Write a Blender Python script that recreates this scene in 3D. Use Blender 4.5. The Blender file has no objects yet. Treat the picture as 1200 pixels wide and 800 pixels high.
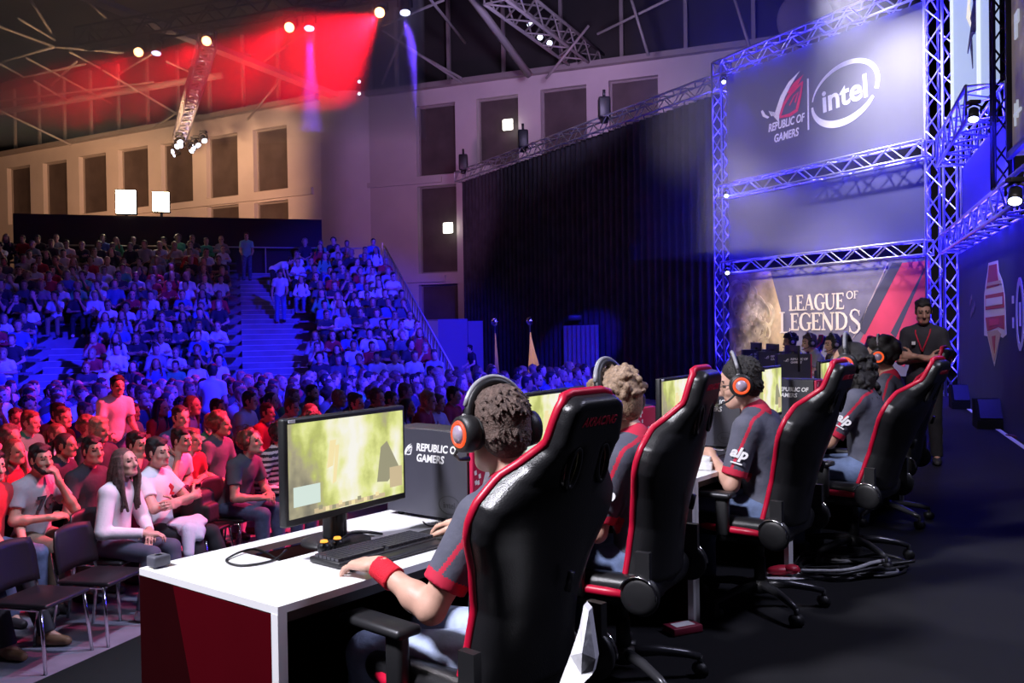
import bpy, bmesh, math, random
import numpy as np
from mathutils import Vector, Matrix, Euler
random.seed(7)
rng = np.random.default_rng(7)
C = bpy.context.scene.collection
R = math.radians
V = Vector
# ---------------------------------------------------------------- camera
CAMZ, FPX = 1.5, 1054.0
ROLL, PITCH = R(0.9), R(-0.76)
cd = bpy.data.cameras.new('camera')
cam = bpy.data.objects.new('camera', cd)
C.objects.link(cam)
CAMM = Matrix.Translation((0, 0, CAMZ)) @ Euler((R(90) + PITCH, 0, 0)).to_matrix().to_4x4() @ Matrix.Rotation(-ROLL, 4, 'Z')
cam.matrix_world = CAMM
cd.sensor_width = 36.0
cd.lens = 36.0 * FPX / 1200.0
cd.clip_start, cd.clip_end = 0.05, 300
bpy.context.scene.camera = cam
_R3 = CAMM.to_3x3()
def ray(px, py):
    return (_R3 @ V(((px - 600) / FPX, -(py - 400) / FPX, -1.0)))
def at(px, py, Y):                     # the point of the sight line that lies at depth Y
    d = ray(px, py); t = Y / d.y
    return V((d.x * t, Y, CAMZ + d.z * t))
def on_z(px, py, z):                   # ... at height z
    d = ray(px, py); t = (z - CAMZ) / d.z
    return V((d.x * t, d.y * t, z))
def on_plane(px, py, p0, n):
    d = ray(px, py); o = V((0, 0, CAMZ)); n = V(n)
    t = (V(p0) - o).dot(n) / d.dot(n)
    return o + d * t
# ---------------------------------------------------------------- materials
MATS = {}
def mat(name, col, rough=0.6, metal=0.0, spec=0.5, emis=None, est=0.0, var=0.0, scale=20.0, bump=0.0, bscale=120.0, coat=0.0, sheen=0.0, sss=0.0, alpha=None, trans=0.0):
    if name in MATS: return MATS[name]
    m = bpy.data.materials.new(name); m.use_nodes = True
    nt = m.node_tree; b = nt.nodes['Principled BSDF']
    c = (*col[:3], 1)
    b.inputs['Base Color'].default_value = c
    b.inputs['Roughness'].default_value = rough
    b.inputs['Metallic'].default_value = metal
    b.inputs['Specular IOR Level'].default_value = spec
    if coat: b.inputs['Coat Weight'].default_value = coat
    if sheen: b.inputs['Sheen Weight'].default_value = sheen
    if trans: b.inputs['Transmission Weight'].default_value = trans
    if emis is not None:
        b.inputs['Emission Color'].default_value = (*emis, 1); b.inputs['Emission Strength'].default_value = est
    if var or bump:
        tc = nt.nodes.new('ShaderNodeTexCoord')
    if var:
        n = nt.nodes.new('ShaderNodeTexNoise'); n.inputs['Scale'].default_value = scale; n.inputs['Detail'].default_value = 4
        nt.links.new(tc.outputs['Object'], n.inputs['Vector'])
        r = nt.nodes.new('ShaderNodeValToRGB')
        r.color_ramp.elements[0].position = 0.3; r.color_ramp.elements[1].position = 0.7
        r.color_ramp.elements[0].color = (*[max(0, x * (1 - var)) for x in col[:3]], 1)
        r.color_ramp.elements[1].color = (*[min(1, x * (1 + var)) for x in col[:3]], 1)
        nt.links.new(n.outputs['Fac'], r.inputs['Fac']); nt.links.new(r.outputs['Color'], b.inputs['Base Color'])
    if bump:
        n2 = nt.nodes.new('ShaderNodeTexNoise'); n2.inputs['Scale'].default_value = bscale; n2.inputs['Detail'].default_value = 3
        nt.links.new(tc.outputs['Object'], n2.inputs['Vector'])
        bp = nt.nodes.new('ShaderNodeBump'); bp.inputs['Strength'].default_value = bump; bp.inputs['Distance'].default_value = 0.01
        nt.links.new(n2.outputs['Fac'], bp.inputs['Height']); nt.links.new(bp.outputs['Normal'], b.inputs['Normal'])
    MATS[name] = m
    return m
def emat(name, col, st):
    if name in MATS: return MATS[name]
    m = bpy.data.materials.new(name); m.use_nodes = True
    nt = m.node_tree; b = nt.nodes['Principled BSDF']
    b.inputs['Base Color'].default_value = (0.02, 0.02, 0.02, 1)
    b.inputs['Emission Color'].default_value = (*col, 1); b.inputs['Emission Strength'].default_value = st
    MATS[name] = m
    return m
# ---------------------------------------------------------------- objects
BASIS = {}
def world(o):
    m = BASIS[o.name]
    while o.parent is not None:
        o = o.parent; m = BASIS[o.name] @ m
    return m
def setm(o, m):
    o.matrix_basis = m; BASIS[o.name] = m.copy()
def tag(o, label=None, cat=None, group=None, kind=None):
    if label: o['label'] = label
    if cat: o['category'] = cat
    if group: o['group'] = group
    if kind: o['kind'] = kind
    return o
def thing(name, label, cat, loc=(0, 0, 0), rz=0.0, group=None, kind=None, m=None):
    o = bpy.data.objects.new(name, None); C.objects.link(o); o.empty_display_size = 0.1
    setm(o, m.copy() if m is not None else Matrix.Translation(loc) @ Matrix.Rotation(rz, 4, 'Z'))
    return tag(o, label, cat, group, kind)
def link(name, me, parent=None, m=None, w=False):
    """link mesh ME as an object; W: its coordinates are world ones, else they are the parent's"""
    o = bpy.data.objects.new(name, me); C.objects.link(o)
    if parent is not None:
        o.parent = parent; KIDS.setdefault(parent.name, []).append(o)
    base = m.copy() if m is not None else Matrix.Identity(4)
    if w and parent is not None: base = world(parent).inverted() @ base
    setm(o, base)
    return o
KIDS = {}
def kids(o):
    return KIDS.get(o.name, [])
def copy_tree(o, m, label=None, group=None, ch=None):
    """a copy of thing O and its parts and sub-parts at matrix M"""
    c = o.copy(); C.objects.link(c); setm(c, m)
    if label: c['label'] = label
    if group: c['group'] = group
    for k in (ch if ch is not None else kids(o)):
        k2 = k.copy(); C.objects.link(k2); k2.parent = c; BASIS[k2.name] = BASIS[k.name].copy()
        for g in kids(k):
            g2 = g.copy(); C.objects.link(g2); g2.parent = k2; BASIS[g2.name] = BASIS[g.name].copy()
    return c
def frame(o, x, y, z):
    """4x4 with origin O and columns x, y, z"""
    x, y, z, o = V(x), V(y), V(z), V(o)
    return Matrix(((x.x, y.x, z.x, o.x), (x.y, y.y, z.y, o.y), (x.z, y.z, z.z, o.z), (0, 0, 0, 1)))
def aim(o, fwd, up=(0, 0, 1)):
    """frame whose +Y looks along FWD"""
    y = V(fwd).normalized(); x = y.cross(V(up)).normalized(); z = x.cross(y)
    return frame(o, x, y, z)
class MB:
    """collects boxes, tubes, prisms ... and links them as ONE mesh"""
    def __init__(s): s.v = []; s.f = []; s.mi = []; s.sm = []
    def add(s, vs, fs, mi=0, smooth=False):
        b = len(s.v); s.v += [tuple(v) for v in vs]
        for f in fs: s.f.append(tuple(b + i for i in f)); s.mi.append(mi); s.sm.append(smooth)
        return s
    def box(s, c, size, m=None, mi=0):
        x, y, z = (q / 2 for q in size); c = V(c)
        vs = [V((sx * x, sy * y, sz * z)) for sz in (-1, 1) for sy in (-1, 1) for sx in (-1, 1)]
        vs = [(m @ v if m is not None else v) + c for v in vs]
        return s.add(vs, [(0, 2, 3, 1), (4, 5, 7, 6), (0, 1, 5, 4), (2, 6, 7, 3), (0, 4, 6, 2), (1, 3, 7, 5)], mi)
    def rbox(s, c, size, r=0.01, m=None, mi=0, seg=2):
        bm = bmesh.new(); bmesh.ops.create_cube(bm, size=1.0)
        for v in bm.verts: v.co = V((v.co.x * size[0], v.co.y * size[1], v.co.z * size[2]))
        r = min(r, min(size) * 0.49)
        bmesh.ops.bevel(bm, geom=bm.edges[:], offset=r, segments=seg, affect='EDGES', profile=0.5)
        bm.verts.index_update(); c = V(c)
        s.add([(m @ v.co if m is not None else v.co) + c for v in bm.verts], [[v.index for v in f.verts] for f in bm.faces], mi, True)
        bm.free(); return s
    def tube(s, pts, r, n=8, mi=0, cap=True, smooth=True, closed=False, flat=None):
        """flat: (vector, factor) squashes the section along that vector"""
        pts = [V(p) for p in pts]; k = len(pts)
        rs = r if isinstance(r, (list, tuple)) else [r] * k
        vs = []; prev = None
        for i, p in enumerate(pts):
            if closed: t = (pts[(i + 1) % k] - pts[i - 1])
            else: t = (pts[min(i + 1, k - 1)] - pts[max(i - 1, 0)])
            t = t.normalized() if t.length > 1e-9 else V((0, 0, 1))
            if prev is None:
                a = t.cross(V((0, 0, 1)))
                if a.length < 0.05: a = t.cross(V((0, 1, 0)))
                a.normalize()
            else:
                a = prev - t * prev.dot(t)
                a = a.normalized() if a.length > 1e-6 else t.orthogonal().normalized()
            prev = a; b = t.cross(a)
            for j in range(n):
                q = 2 * math.pi * (j + 0.5) / n
                o = (a * math.cos(q) + b * math.sin(q)) * rs[i]
                if flat is not None: o = o - flat[0] * o.dot(flat[0]) * (1 - flat[1])
                vs.append(p + o)
        fs = []
        for i in range(k if closed else k - 1):
            for j in range(n):
                a0, b0 = i * n, ((i + 1) % k) * n
                fs.append((a0 + j, a0 + (j + 1) % n, b0 + (j + 1) % n, b0 + j))
        if cap and not closed: fs += [tuple(range(n - 1, -1, -1)), tuple((k - 1) * n + j for j in range(n))]
        return s.add(vs, fs, mi, smooth)
    def cyl(s, p0, p1, r, n=16, mi=0, r2=None, smooth=True):
        return s.tube([p0, p1], [r, r if r2 is None else r2], n, mi, True, smooth)
    def lathe(s, prof, n=24, m=None, mi=0):
        """profile [(radius, z)] turned about z"""
        m = m or Matrix.Identity(4)
        vs = [m @ V((r * math.cos(2 * math.pi * j / n), r * math.sin(2 * math.pi * j / n), z)) for r, z in prof for j in range(n)]
        fs = [(i * n + j, i * n + (j + 1) % n, (i + 1) * n + (j + 1) % n, (i + 1) * n + j) for i in range(len(prof) - 1) for j in range(n)]
        fs += [tuple(range(n - 1, -1, -1)), tuple((len(prof) - 1) * n + j for j in range(n))]
        return s.add(vs, fs, mi, True)
    def prism(s, poly, m, t, mi=0):
        """2D polygon (counter-clockwise in x, y of frame M) thickened by T along the frame's z"""
        n = len(poly)
        vs = [m @ V((x, y, 0)) for x, y in poly] + [m @ V((x, y, t)) for x, y in poly]
        fs = [tuple(range(n - 1, -1, -1)), tuple(range(n, 2 * n))] + [(i, (i + 1) % n, n + (i + 1) % n, n + i) for i in range(n)]
        return s.add(vs, fs, mi)
    def strip(s, pts, w, m, t, mi=0, closed=False):
        """flat 2D ribbon along pts (x, y) of width W (number or list), thickness T, in frame M"""
        P = [V((x, y)) for x, y in pts]; k = len(P)
        ws = w if isinstance(w, (list, tuple)) else [w] * k
        vs = []
        for i, p in enumerate(P):
            if closed: d = P[(i + 1) % k] - P[i - 1]
            else: d = P[min(i + 1, k - 1)] - P[max(i - 1, 0)]
            d = d.normalized() if d.length else V((1, 0)); nn = V((-d.y, d.x)) * ws[i] / 2
            for z in (0, t):
                vs += [m @ V((p.x + nn.x, p.y + nn.y, z)), m @ V((p.x - nn.x, p.y - nn.y, z))]
        fs = []
        for i in range(k if closed else k - 1):
            a, b = 4 * i, 4 * ((i + 1) % k)
            fs += [(a + 2, a + 3, b + 3, b + 2), (a + 1, a, b, b + 1), (a, a + 2, b + 2, b), (a + 3, a + 1, b + 1, b + 3)]
        if not closed: fs += [(0, 1, 3, 2), (4 * (k - 1) + 1, 4 * (k - 1), 4 * (k - 1) + 2, 4 * (k - 1) + 3)]
        return s.add(vs, fs, mi)
    def ell(s, c, r, n=12, m=None, mi=0):
        c = V(c); vs = []; k = max(6, n // 2 + 2)
        for i in range(k + 1):
            th = math.pi * i / k
            for j in range(n):
                ph = 2 * math.pi * j / n
                p = V((r[0] * math.sin(th) * math.cos(ph), r[1] * math.sin(th) * math.sin(ph), -r[2] * math.cos(th)))
                vs.append((m @ p if m is not None else p) + c)
        fs = [(i * n + j, i * n + (j + 1) % n, (i + 1) * n + (j + 1) % n, (i + 1) * n + j) for i in range(k) for j in range(n)]
        return s.add(vs, fs, mi, True)
    def mesh(s, name, mats):
        me = bpy.data.meshes.new(name)
        me.from_pydata(s.v, [], s.f)
        for m in (mats if isinstance(mats, (list, tuple)) else [mats]): me.materials.append(m)
        me.polygons.foreach_set('material_index', s.mi); me.polygons.foreach_set('use_smooth', s.sm)
        me.update()
        return me
    def build(s, name, mats, parent=None, m=None, w=False):
        return link(name, s.mesh(name, mats), parent, m, w)
def smoothstep(a, b, x):
    t = min(1, max(0, (x - a) / (b - a))); return t * t * (3 - 2 * t)
# ---------------------------------------------------------------- lettering
def text_mesh(mb, txt, m, size, t=0.002, shear=0.0, align='LEFT', bold=0.0, mi=0, width=None, space=1.0):
    """letters of TXT in frame M (x along the line, y up, z out of the face)"""
    cu = bpy.data.curves.new('lettering', 'FONT'); cu.body = txt; cu.size = size; cu.shear = shear
    cu.align_x = align; cu.extrude = t / 2; cu.offset = bold; cu.resolution_u = 3; cu.space_character = space
    o = bpy.data.objects.new('lettering_source', cu); C.objects.link(o)
    me = o.to_mesh()
    k = 1.0
    if width:
        xs = [v.co.x for v in me.vertices]; k = width / max(1e-6, max(xs) - min(xs))
    mb.add([m @ V((v.co.x * k, v.co.y, v.co.z + t / 2)) for v in me.vertices], [tuple(p.vertices) for p in me.polygons], mi)
    o.to_mesh_clear(); bpy.data.objects.remove(o); bpy.data.curves.remove(cu)
    return mb
# ---------------------------------------------------------------- smooth bodies: blended tapered limbs meshed with surface nets
def v3(p): return np.array((p[0], p[1], p[2]), dtype=np.float32)
def cone(a, b, ra, rb, k=0.03, tag=0):
    a, b = v3(a), v3(b); r = max(ra, rb)
    def f(P):
        ba = b - a; L = float(ba @ ba) + 1e-12
        d = [P[i] - a[i] for i in range(3)]
        t = np.clip((d[0] * ba[0] + d[1] * ba[1] + d[2] * ba[2]) / L, 0, 1)
        q = (d[0] - t * ba[0]) ** 2 + (d[1] - t * ba[1]) ** 2 + (d[2] - t * ba[2]) ** 2
        return np.sqrt(q) - (ra + t * (rb - ra))
    return (1, f, np.minimum(a, b) - r, np.maximum(a, b) + r, k, tag)
def ell(c, r, M=None, k=0.03, tag=0, op=1):
    c = v3(c); r = v3(r); Rm = np.eye(3, dtype=np.float32) if M is None else np.array(M, dtype=np.float32)[:3, :3]
    e = np.sqrt((Rm ** 2) @ (r ** 2))
    def f(P):
        d = [P[i] - c[i] for i in range(3)]
        l = [d[0] * Rm[0, i] + d[1] * Rm[1, i] + d[2] * Rm[2, i] for i in range(3)]
        k0 = np.sqrt(sum((l[i] / r[i]) ** 2 for i in range(3))); k1 = np.sqrt(sum((l[i] / r[i] ** 2) ** 2 for i in range(3))) + 1e-9
        return k0 * (k0 - 1) / k1
    return (op, f, c - e, c + e, k, tag)
def rbx(c, h, rad, M=None, k=0.03, tag=0, op=1):
    c = v3(c); h = v3(h); Rm = np.eye(3, dtype=np.float32) if M is None else np.array(M, dtype=np.float32)[:3, :3]
    e = np.abs(Rm) @ h
    def f(P):
        d = [P[i] - c[i] for i in range(3)]
        q = [np.abs(d[0] * Rm[0, i] + d[1] * Rm[1, i] + d[2] * Rm[2, i]) - (h[i] - rad) for i in range(3)]
        o = np.sqrt(sum(np.maximum(x, 0) ** 2 for x in q)); n = np.minimum(np.maximum(np.maximum(q[0], q[1]), q[2]), 0)
        return o + n - rad
    return (op, f, c - e, c + e, k, tag)
def half(p, n, k=0.004):
    """cut away everything on the side of plane P that N points to"""
    p, n = v3(p), v3(n); n = n / np.linalg.norm(n)
    return (-2, lambda P: (P[0] - p[0]) * n[0] + (P[1] - p[1]) * n[1] + (P[2] - p[2]) * n[2], None, None, k, 0)
def func(f, lo, hi, k=0.02, tag=0, op=1): return (op, f, v3(lo), v3(hi), k, tag)
_E = [((0,0,0),(1,0,0)),((0,1,0),(1,1,0)),((0,0,1),(1,0,1)),((0,1,1),(1,1,1)),((0,0,0),(0,1,0)),((1,0,0),(1,1,0)),((0,0,1),(0,1,1)),((1,0,1),(1,1,1)),
      ((0,0,0),(0,0,1)),((1,0,0),(1,0,1)),((0,1,0),(0,1,1)),((1,1,0),(1,1,1))]
def nets(D, lo, h):
    S = D < 0
    cnt = np.zeros(tuple(n - 1 for n in D.shape), np.int8)
    for a in (0, 1):
        for b in (0, 1):
            for c in (0, 1):
                cnt += S[a:S.shape[0] - 1 + a, b:S.shape[1] - 1 + b, c:S.shape[2] - 1 + c]
    A = np.argwhere((cnt > 0) & (cnt < 8))
    if not len(A): return np.zeros((0, 3)), np.zeros((0, 4), int)
    ids = np.full(cnt.shape, -1, np.int32); ids[A[:, 0], A[:, 1], A[:, 2]] = np.arange(len(A))
    acc = np.zeros((len(A), 3), np.float32); nn = np.zeros(len(A), np.float32)
    for a, b in _E:
        da = D[A[:, 0] + a[0], A[:, 1] + a[1], A[:, 2] + a[2]]; db = D[A[:, 0] + b[0], A[:, 1] + b[1], A[:, 2] + b[2]]
        x = (da < 0) != (db < 0)
        t = np.where(x, da / np.where(x, da - db, 1), 0)
        acc += x[:, None] * (np.array(a, np.float32) + t[:, None] * (np.array(b, np.float32) - np.array(a, np.float32))); nn += x
    vs = (A + acc / nn[:, None]) * h + lo
    F = []
    for ax in range(3):
        o1, o2 = (ax + 1) % 3, (ax + 2) % 3
        s0 = [slice(1, -1)] * 3; s1 = [slice(1, -1)] * 3
        s0[ax] = slice(0, -1); s1[ax] = slice(1, None)
        a, b = S[tuple(s0)], S[tuple(s1)]
        E = np.argwhere(a != b)
        if not len(E): continue
        ins = a[E[:, 0], E[:, 1], E[:, 2]]
        q = E.copy(); q[:, o1] += 1; q[:, o2] += 1
        def cell(d1, d2):
            r = q.copy(); r[:, o1] -= d1; r[:, o2] -= d2
            return ids[r[:, 0], r[:, 1], r[:, 2]]
        quad = np.stack([cell(1, 1), cell(0, 1), cell(0, 0), cell(1, 0)], 1)
        quad[~ins] = quad[~ins][:, ::-1]
        F.append(quad)
    return vs, np.concatenate(F)
def field(prims, res, pad=None):
    pad = pad or 3 * res
    lo = np.min([p[2] for p in prims if p[0] == 1], 0) - pad; hi = np.max([p[3] for p in prims if p[0] == 1], 0) + pad
    n = np.ceil((hi - lo) / res).astype(int) + 1
    ax = [(lo[i] + np.arange(n[i]) * res).astype(np.float32) for i in range(3)]
    D = np.full(tuple(n), 0.5, np.float32)
    for op, f, a, b, k, tg in prims:
        if a is None: sl = [slice(0, n[i]) for i in range(3)]
        else:
            m = k + 3 * res
            sl = [slice(max(0, int((a[i] - m - lo[i]) / res)), min(n[i], int((b[i] + m - lo[i]) / res) + 2)) for i in range(3)]
            if any(x.stop <= x.start for x in sl): continue
        P = (ax[0][sl[0]][:, None, None], ax[1][sl[1]][None, :, None], ax[2][sl[2]][None, None, :])
        d = f(P); B = D[tuple(sl)]
        if op == 1:
            h = np.maximum(k - np.abs(B - d), 0) / max(k, 1e-6); D[tuple(sl)] = np.minimum(B, d) - h * h * k * 0.25
        else:
            d = -d if op == -1 else d
            h = np.maximum(k - np.abs(B - d), 0) / max(k, 1e-6); D[tuple(sl)] = np.maximum(B, d) + h * h * k * 0.25
    return D, lo
def sdf_mesh(name, prims, res, mats, paint=None, keep=True):
    D, lo = field(prims, res)
    vs, fs = nets(D, lo, res)
    me = bpy.data.meshes.new(name)
    me.vertices.add(len(vs)); me.vertices.foreach_set('co', vs.astype(np.float32).ravel())
    me.loops.add(fs.size); me.loops.foreach_set('vertex_index', fs.astype(np.int32).ravel())
    me.polygons.add(len(fs)); me.polygons.foreach_set('loop_start', np.arange(0, fs.size, 4, dtype=np.int32))
    me.polygons.foreach_set('loop_total', np.full(len(fs), 4, np.int32))
    for m in (mats if isinstance(mats, (list, tuple)) else [mats]): me.materials.append(m)
    cen = vs[fs].mean(1) if len(fs) else np.zeros((0, 3))
    P = (cen[:, 0], cen[:, 1], cen[:, 2])
    tags = sorted({p[5] for p in prims if p[0] == 1})
    mi = np.zeros(len(fs), np.int32)
    if len(tags) > 1:
        best = np.full(len(fs), 9.0)
        for p in prims:
            if p[0] != 1: continue
            d = p[1](P); x = d < best - 1e-5; best[x] = d[x]; mi[x] = p[5]
    if paint is not None: mi = paint(cen, mi)
    me.polygons.foreach_set('material_index', mi.astype(np.int32))
    me.polygons.foreach_set('use_smooth', np.ones(len(fs), bool))
    me.update(calc_edges=True); me.validate()
    return me
# ---------------------------------------------------------------- people
def dvec(l, side=0.0): return V((side, math.sin(l), math.cos(l))).normalized()
def fcone(a, b, ra, rb, k=0.02, tag=0):
    """tapered limb cut off flat at B (a sleeve, a trouser leg)"""
    op, f, lo, hi, k, tag = cone(a, b, ra, rb, k, tag)
    a3, b3 = v3(a), v3(b); L = float(np.linalg.norm(b3 - a3)); u = (b3 - a3) / L
    g = lambda P: np.maximum(f(P), (P[0] - b3[0]) * u[0] + (P[1] - b3[1]) * u[1] + (P[2] - b3[2]) * u[2])
    return (op, g, lo, hi, k, tag)
def head_matrix(yaw=0, pitch=0, roll=0):
    """yaw > 0 turns to the figure's left, pitch > 0 looks down"""
    return (Matrix.Rotation(R(yaw), 3, 'Z') @ Matrix.Rotation(R(-pitch), 3, 'X') @ Matrix.Rotation(R(roll), 3, 'Y'))
def rig(seat=0.45, lean=8, curve=8, nod=10, yaw=0, pitch=5, roll=0, stand=False, twist=0, arms=None, legs=None, bw=1.0, knees=0.0, feet=0.0, hs=1.0):
    J = {'bw': bw, 'hs': hs, 'stand': stand}
    z0 = 0.95 if stand else seat + 0.10
    J['pelvis'] = V((0, 0, z0)); l1, l2, l3 = R(lean), R(lean + curve), R(lean + curve + nod)
    J['d1'], J['d2'] = dvec(l1), dvec(l2)
    J['l1'], J['l2'] = l1, l2
    J['chest'] = J['pelvis'] + 0.27 * J['d1']
    J['neck'] = J['chest'] + 0.235 * J['d2']
    J['M'] = head_matrix(yaw, pitch, roll)
    J['head'] = J['neck'] + 0.125 * dvec(l3) + J['M'] @ V((0, 0.015, 0.05))
    T = Matrix.Rotation(R(twist), 3, 'Z'); J['T'] = T
    for s, n in ((-1, 'L'), (1, 'R')):
        J['s' + n] = J['chest'] + 0.165 * J['d2'] + T @ V((s * 0.162 * bw, 0, 0))
        if stand:
            J['h' + n] = V((s * 0.09, 0, 0.90)); J['k' + n] = V((s * 0.10, 0.02, 0.49)); J['a' + n] = V((s * 0.11, -0.02, 0.08))
        else:
            J['h' + n] = V((s * 0.09, 0.0, seat + 0.095)); J['k' + n] = V((s * (0.13 + knees), 0.43, seat + 0.06)); J['a' + n] = V((s * (0.13 + knees), 0.42 + feet, 0.085))
        J['t' + n] = V((s * 0.15, 1, 0)).normalized()
        J['e' + n] = J['s' + n] + V((s * 0.05, 0.02, -0.29)); J['w' + n] = J['e' + n] + V((-s * 0.02, 0.19, 0.09 if not stand else -0.10))
        J['hand' + n] = None
    for d in (arms, legs):
        for k, v in (d or {}).items(): J[k] = V(v) if isinstance(v, (tuple, list)) and len(v) == 3 and not isinstance(v[0], (tuple, Vector)) else v
    return J
def bas(l, T):
    return np.array((T @ Matrix(((1, 0, 0), (0, math.cos(l), math.sin(l)), (0, -math.sin(l), math.cos(l))))), dtype=np.float32)
def torso_prims(J, i=0.0, tag=0, low=True):
    w = J['bw']; T = J['T']; p = []
    if low: p.append(ell(J['pelvis'] + V((0, -0.012, 0)), (0.165 * w + i, 0.125 * w + i, 0.115 + i), bas(J['l1'], T), 0.05, tag))
    p.append(ell(J['pelvis'] + 0.15 * J['d1'], (0.142 * w + i, 0.105 * w + i, 0.15 + i), bas(J['l1'], T), 0.05, tag))
    p.append(ell(J['chest'] + 0.07 * J['d2'], (0.165 * w + i, 0.112 * w + i, 0.165 + i), bas(J['l2'], T), 0.06, tag))
    p.append(cone(J['sL'] * 0.98, J['sR'] * 0.98 if False else J['sR'], 0.054 + i, 0.054 + i, 0.06, tag))
    for n in 'LR': p.append(cone(J['neck'] + V((0, -0.01, 0.015)), J['s' + n] + V((0, -0.005, 0.010)), 0.046 + i * 0.6, 0.042 + i, 0.045, tag))
    return p
def arm_prims(J, n, i=0.0, tag=0, upper=1.0, fore=1.0, k=0.02, flat=False):
    s, e, w = J['s' + n], J['e' + n], J['w' + n]; p = []
    if upper > 0:
        q = s.lerp(e, upper); c = fcone if flat and fore <= 0 else cone
        p.append(c(s, q, 0.056 + i, 0.056 + i + (0.041 - 0.056) * upper * (0.55 if i > 0.008 else 1), k, tag))
    if fore > 0:
        q = e.lerp(w, fore); c = fcone if flat else cone
        p.append(c(e, q, 0.041 + i, 0.041 + i - 0.014 * fore, k, tag))
        if not flat: p.append(ell(e.lerp(w, 0.28), (0.041 + i,) * 3, None, 0.03, tag))
    return p
def leg_prims(J, n, i=0.0, tag=0, shin=1.0, flat=True):
    h, k, a = J['h' + n], J['k' + n], J['a' + n]
    q = k.lerp(a, shin)
    p = [cone(h, k, 0.082 + i, 0.057 + i, 0.035, tag), (fcone if flat else cone)(k, q, 0.056 + i, 0.056 + i - 0.017 * shin * (0.4 if i > 0.008 else 1), 0.02, tag)]
    p.append(ell(k.lerp(a, 0.3) + V((0, -0.018, 0)), (0.05 + i, 0.05 + i, 0.1), None, 0.03, tag))
    return p
def shoe_prims(J, n, tag=0):
    a, t = J['a' + n], J['t' + n]; z = a.z - 0.045
    h = V((a.x, a.y, z)) - t * 0.04; f = V((a.x, a.y, z)) + t * 0.15
    return [cone(h, V((a.x, a.y, z)) + t * 0.06, 0.043, 0.045, 0.02, tag), cone(V((a.x, a.y, z)) + t * 0.04, f - V((0, 0, 0.008)), 0.046, 0.034, 0.02, tag), cone(a + V((0, 0, 0.02)), h, 0.045, 0.04, 0.02, tag)]
def hand_prims(w, fwd, nrm, n, curl=(25, 35, 20), s=1.0, tag=0, k=0.005, thumb=0.0, fan=0.05):
    fwd = V(fwd).normalized(); nrm = V(nrm); nrm = (nrm - fwd * nrm.dot(fwd)).normalized()
    t = fwd.cross(nrm) * (1 if n == 'L' else -1)
    w = V(w); B = np.array([[t.x, fwd.x, nrm.x], [t.y, fwd.y, nrm.y], [t.z, fwd.z, nrm.z]], dtype=np.float32)
    p = [rbx(w + fwd * 0.052 * s, (0.041 * s, 0.047 * s, 0.0145 * s), 0.0135 * s, B, 0.012, tag), cone(w - fwd * 0.02, w + fwd * 0.03, 0.027 * s, 0.024 * s, 0.02, tag)]
    Ls = [(0.044, 0.026, 0.021), (0.049, 0.030, 0.022), (0.045, 0.028, 0.022), (0.035, 0.021, 0.019)]
    for q in range(4):
        b = w + fwd * (0.094 - 0.003 * abs(q - 1) ** 1.6) * s + t * (0.0315 - 0.0208 * q) * s
        a = 0.0; d0 = (fwd + t * fan * (1.5 - q)).normalized(); rr = [0.0098, 0.009, 0.0082, 0.0072]
        if q == 3: rr = [x * 0.88 for x in rr]
        c = curl[q] if isinstance(curl[0], (tuple, list)) else curl
        for g in range(3):
            a += R(c[g]); d = d0 * math.cos(a) - nrm * math.sin(a); e = b + d * Ls[q][g] * s
            p.append(cone(b, e, rr[g] * s, rr[g + 1] * s, k, tag)); b = e
    b = w + fwd * 0.028 * s + t * 0.032 * s
    for (x, y, z), L, r0, r1 in (((0.75, 0.60, -0.30 - thumb), 0.046, 0.0145, 0.012), ((0.42, 0.85, -0.35 - thumb), 0.034, 0.0118, 0.0105), ((0.22, 0.92, -0.35 - thumb), 0.027, 0.0105, 0.0085)):
        d = (t * x + fwd * y + nrm * z).normalized(); e = b + d * L * s
        p.append(cone(b, e, r0 * s, r1 * s, 0.008 if r0 > 0.014 else k, tag)); b = e
    return p
def mitten_prims(w, fwd, nrm, n, tag=0):
    return hand_prims(w, fwd, nrm, n, (20, 25, 15), 1.05, tag, 0.006)
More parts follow.
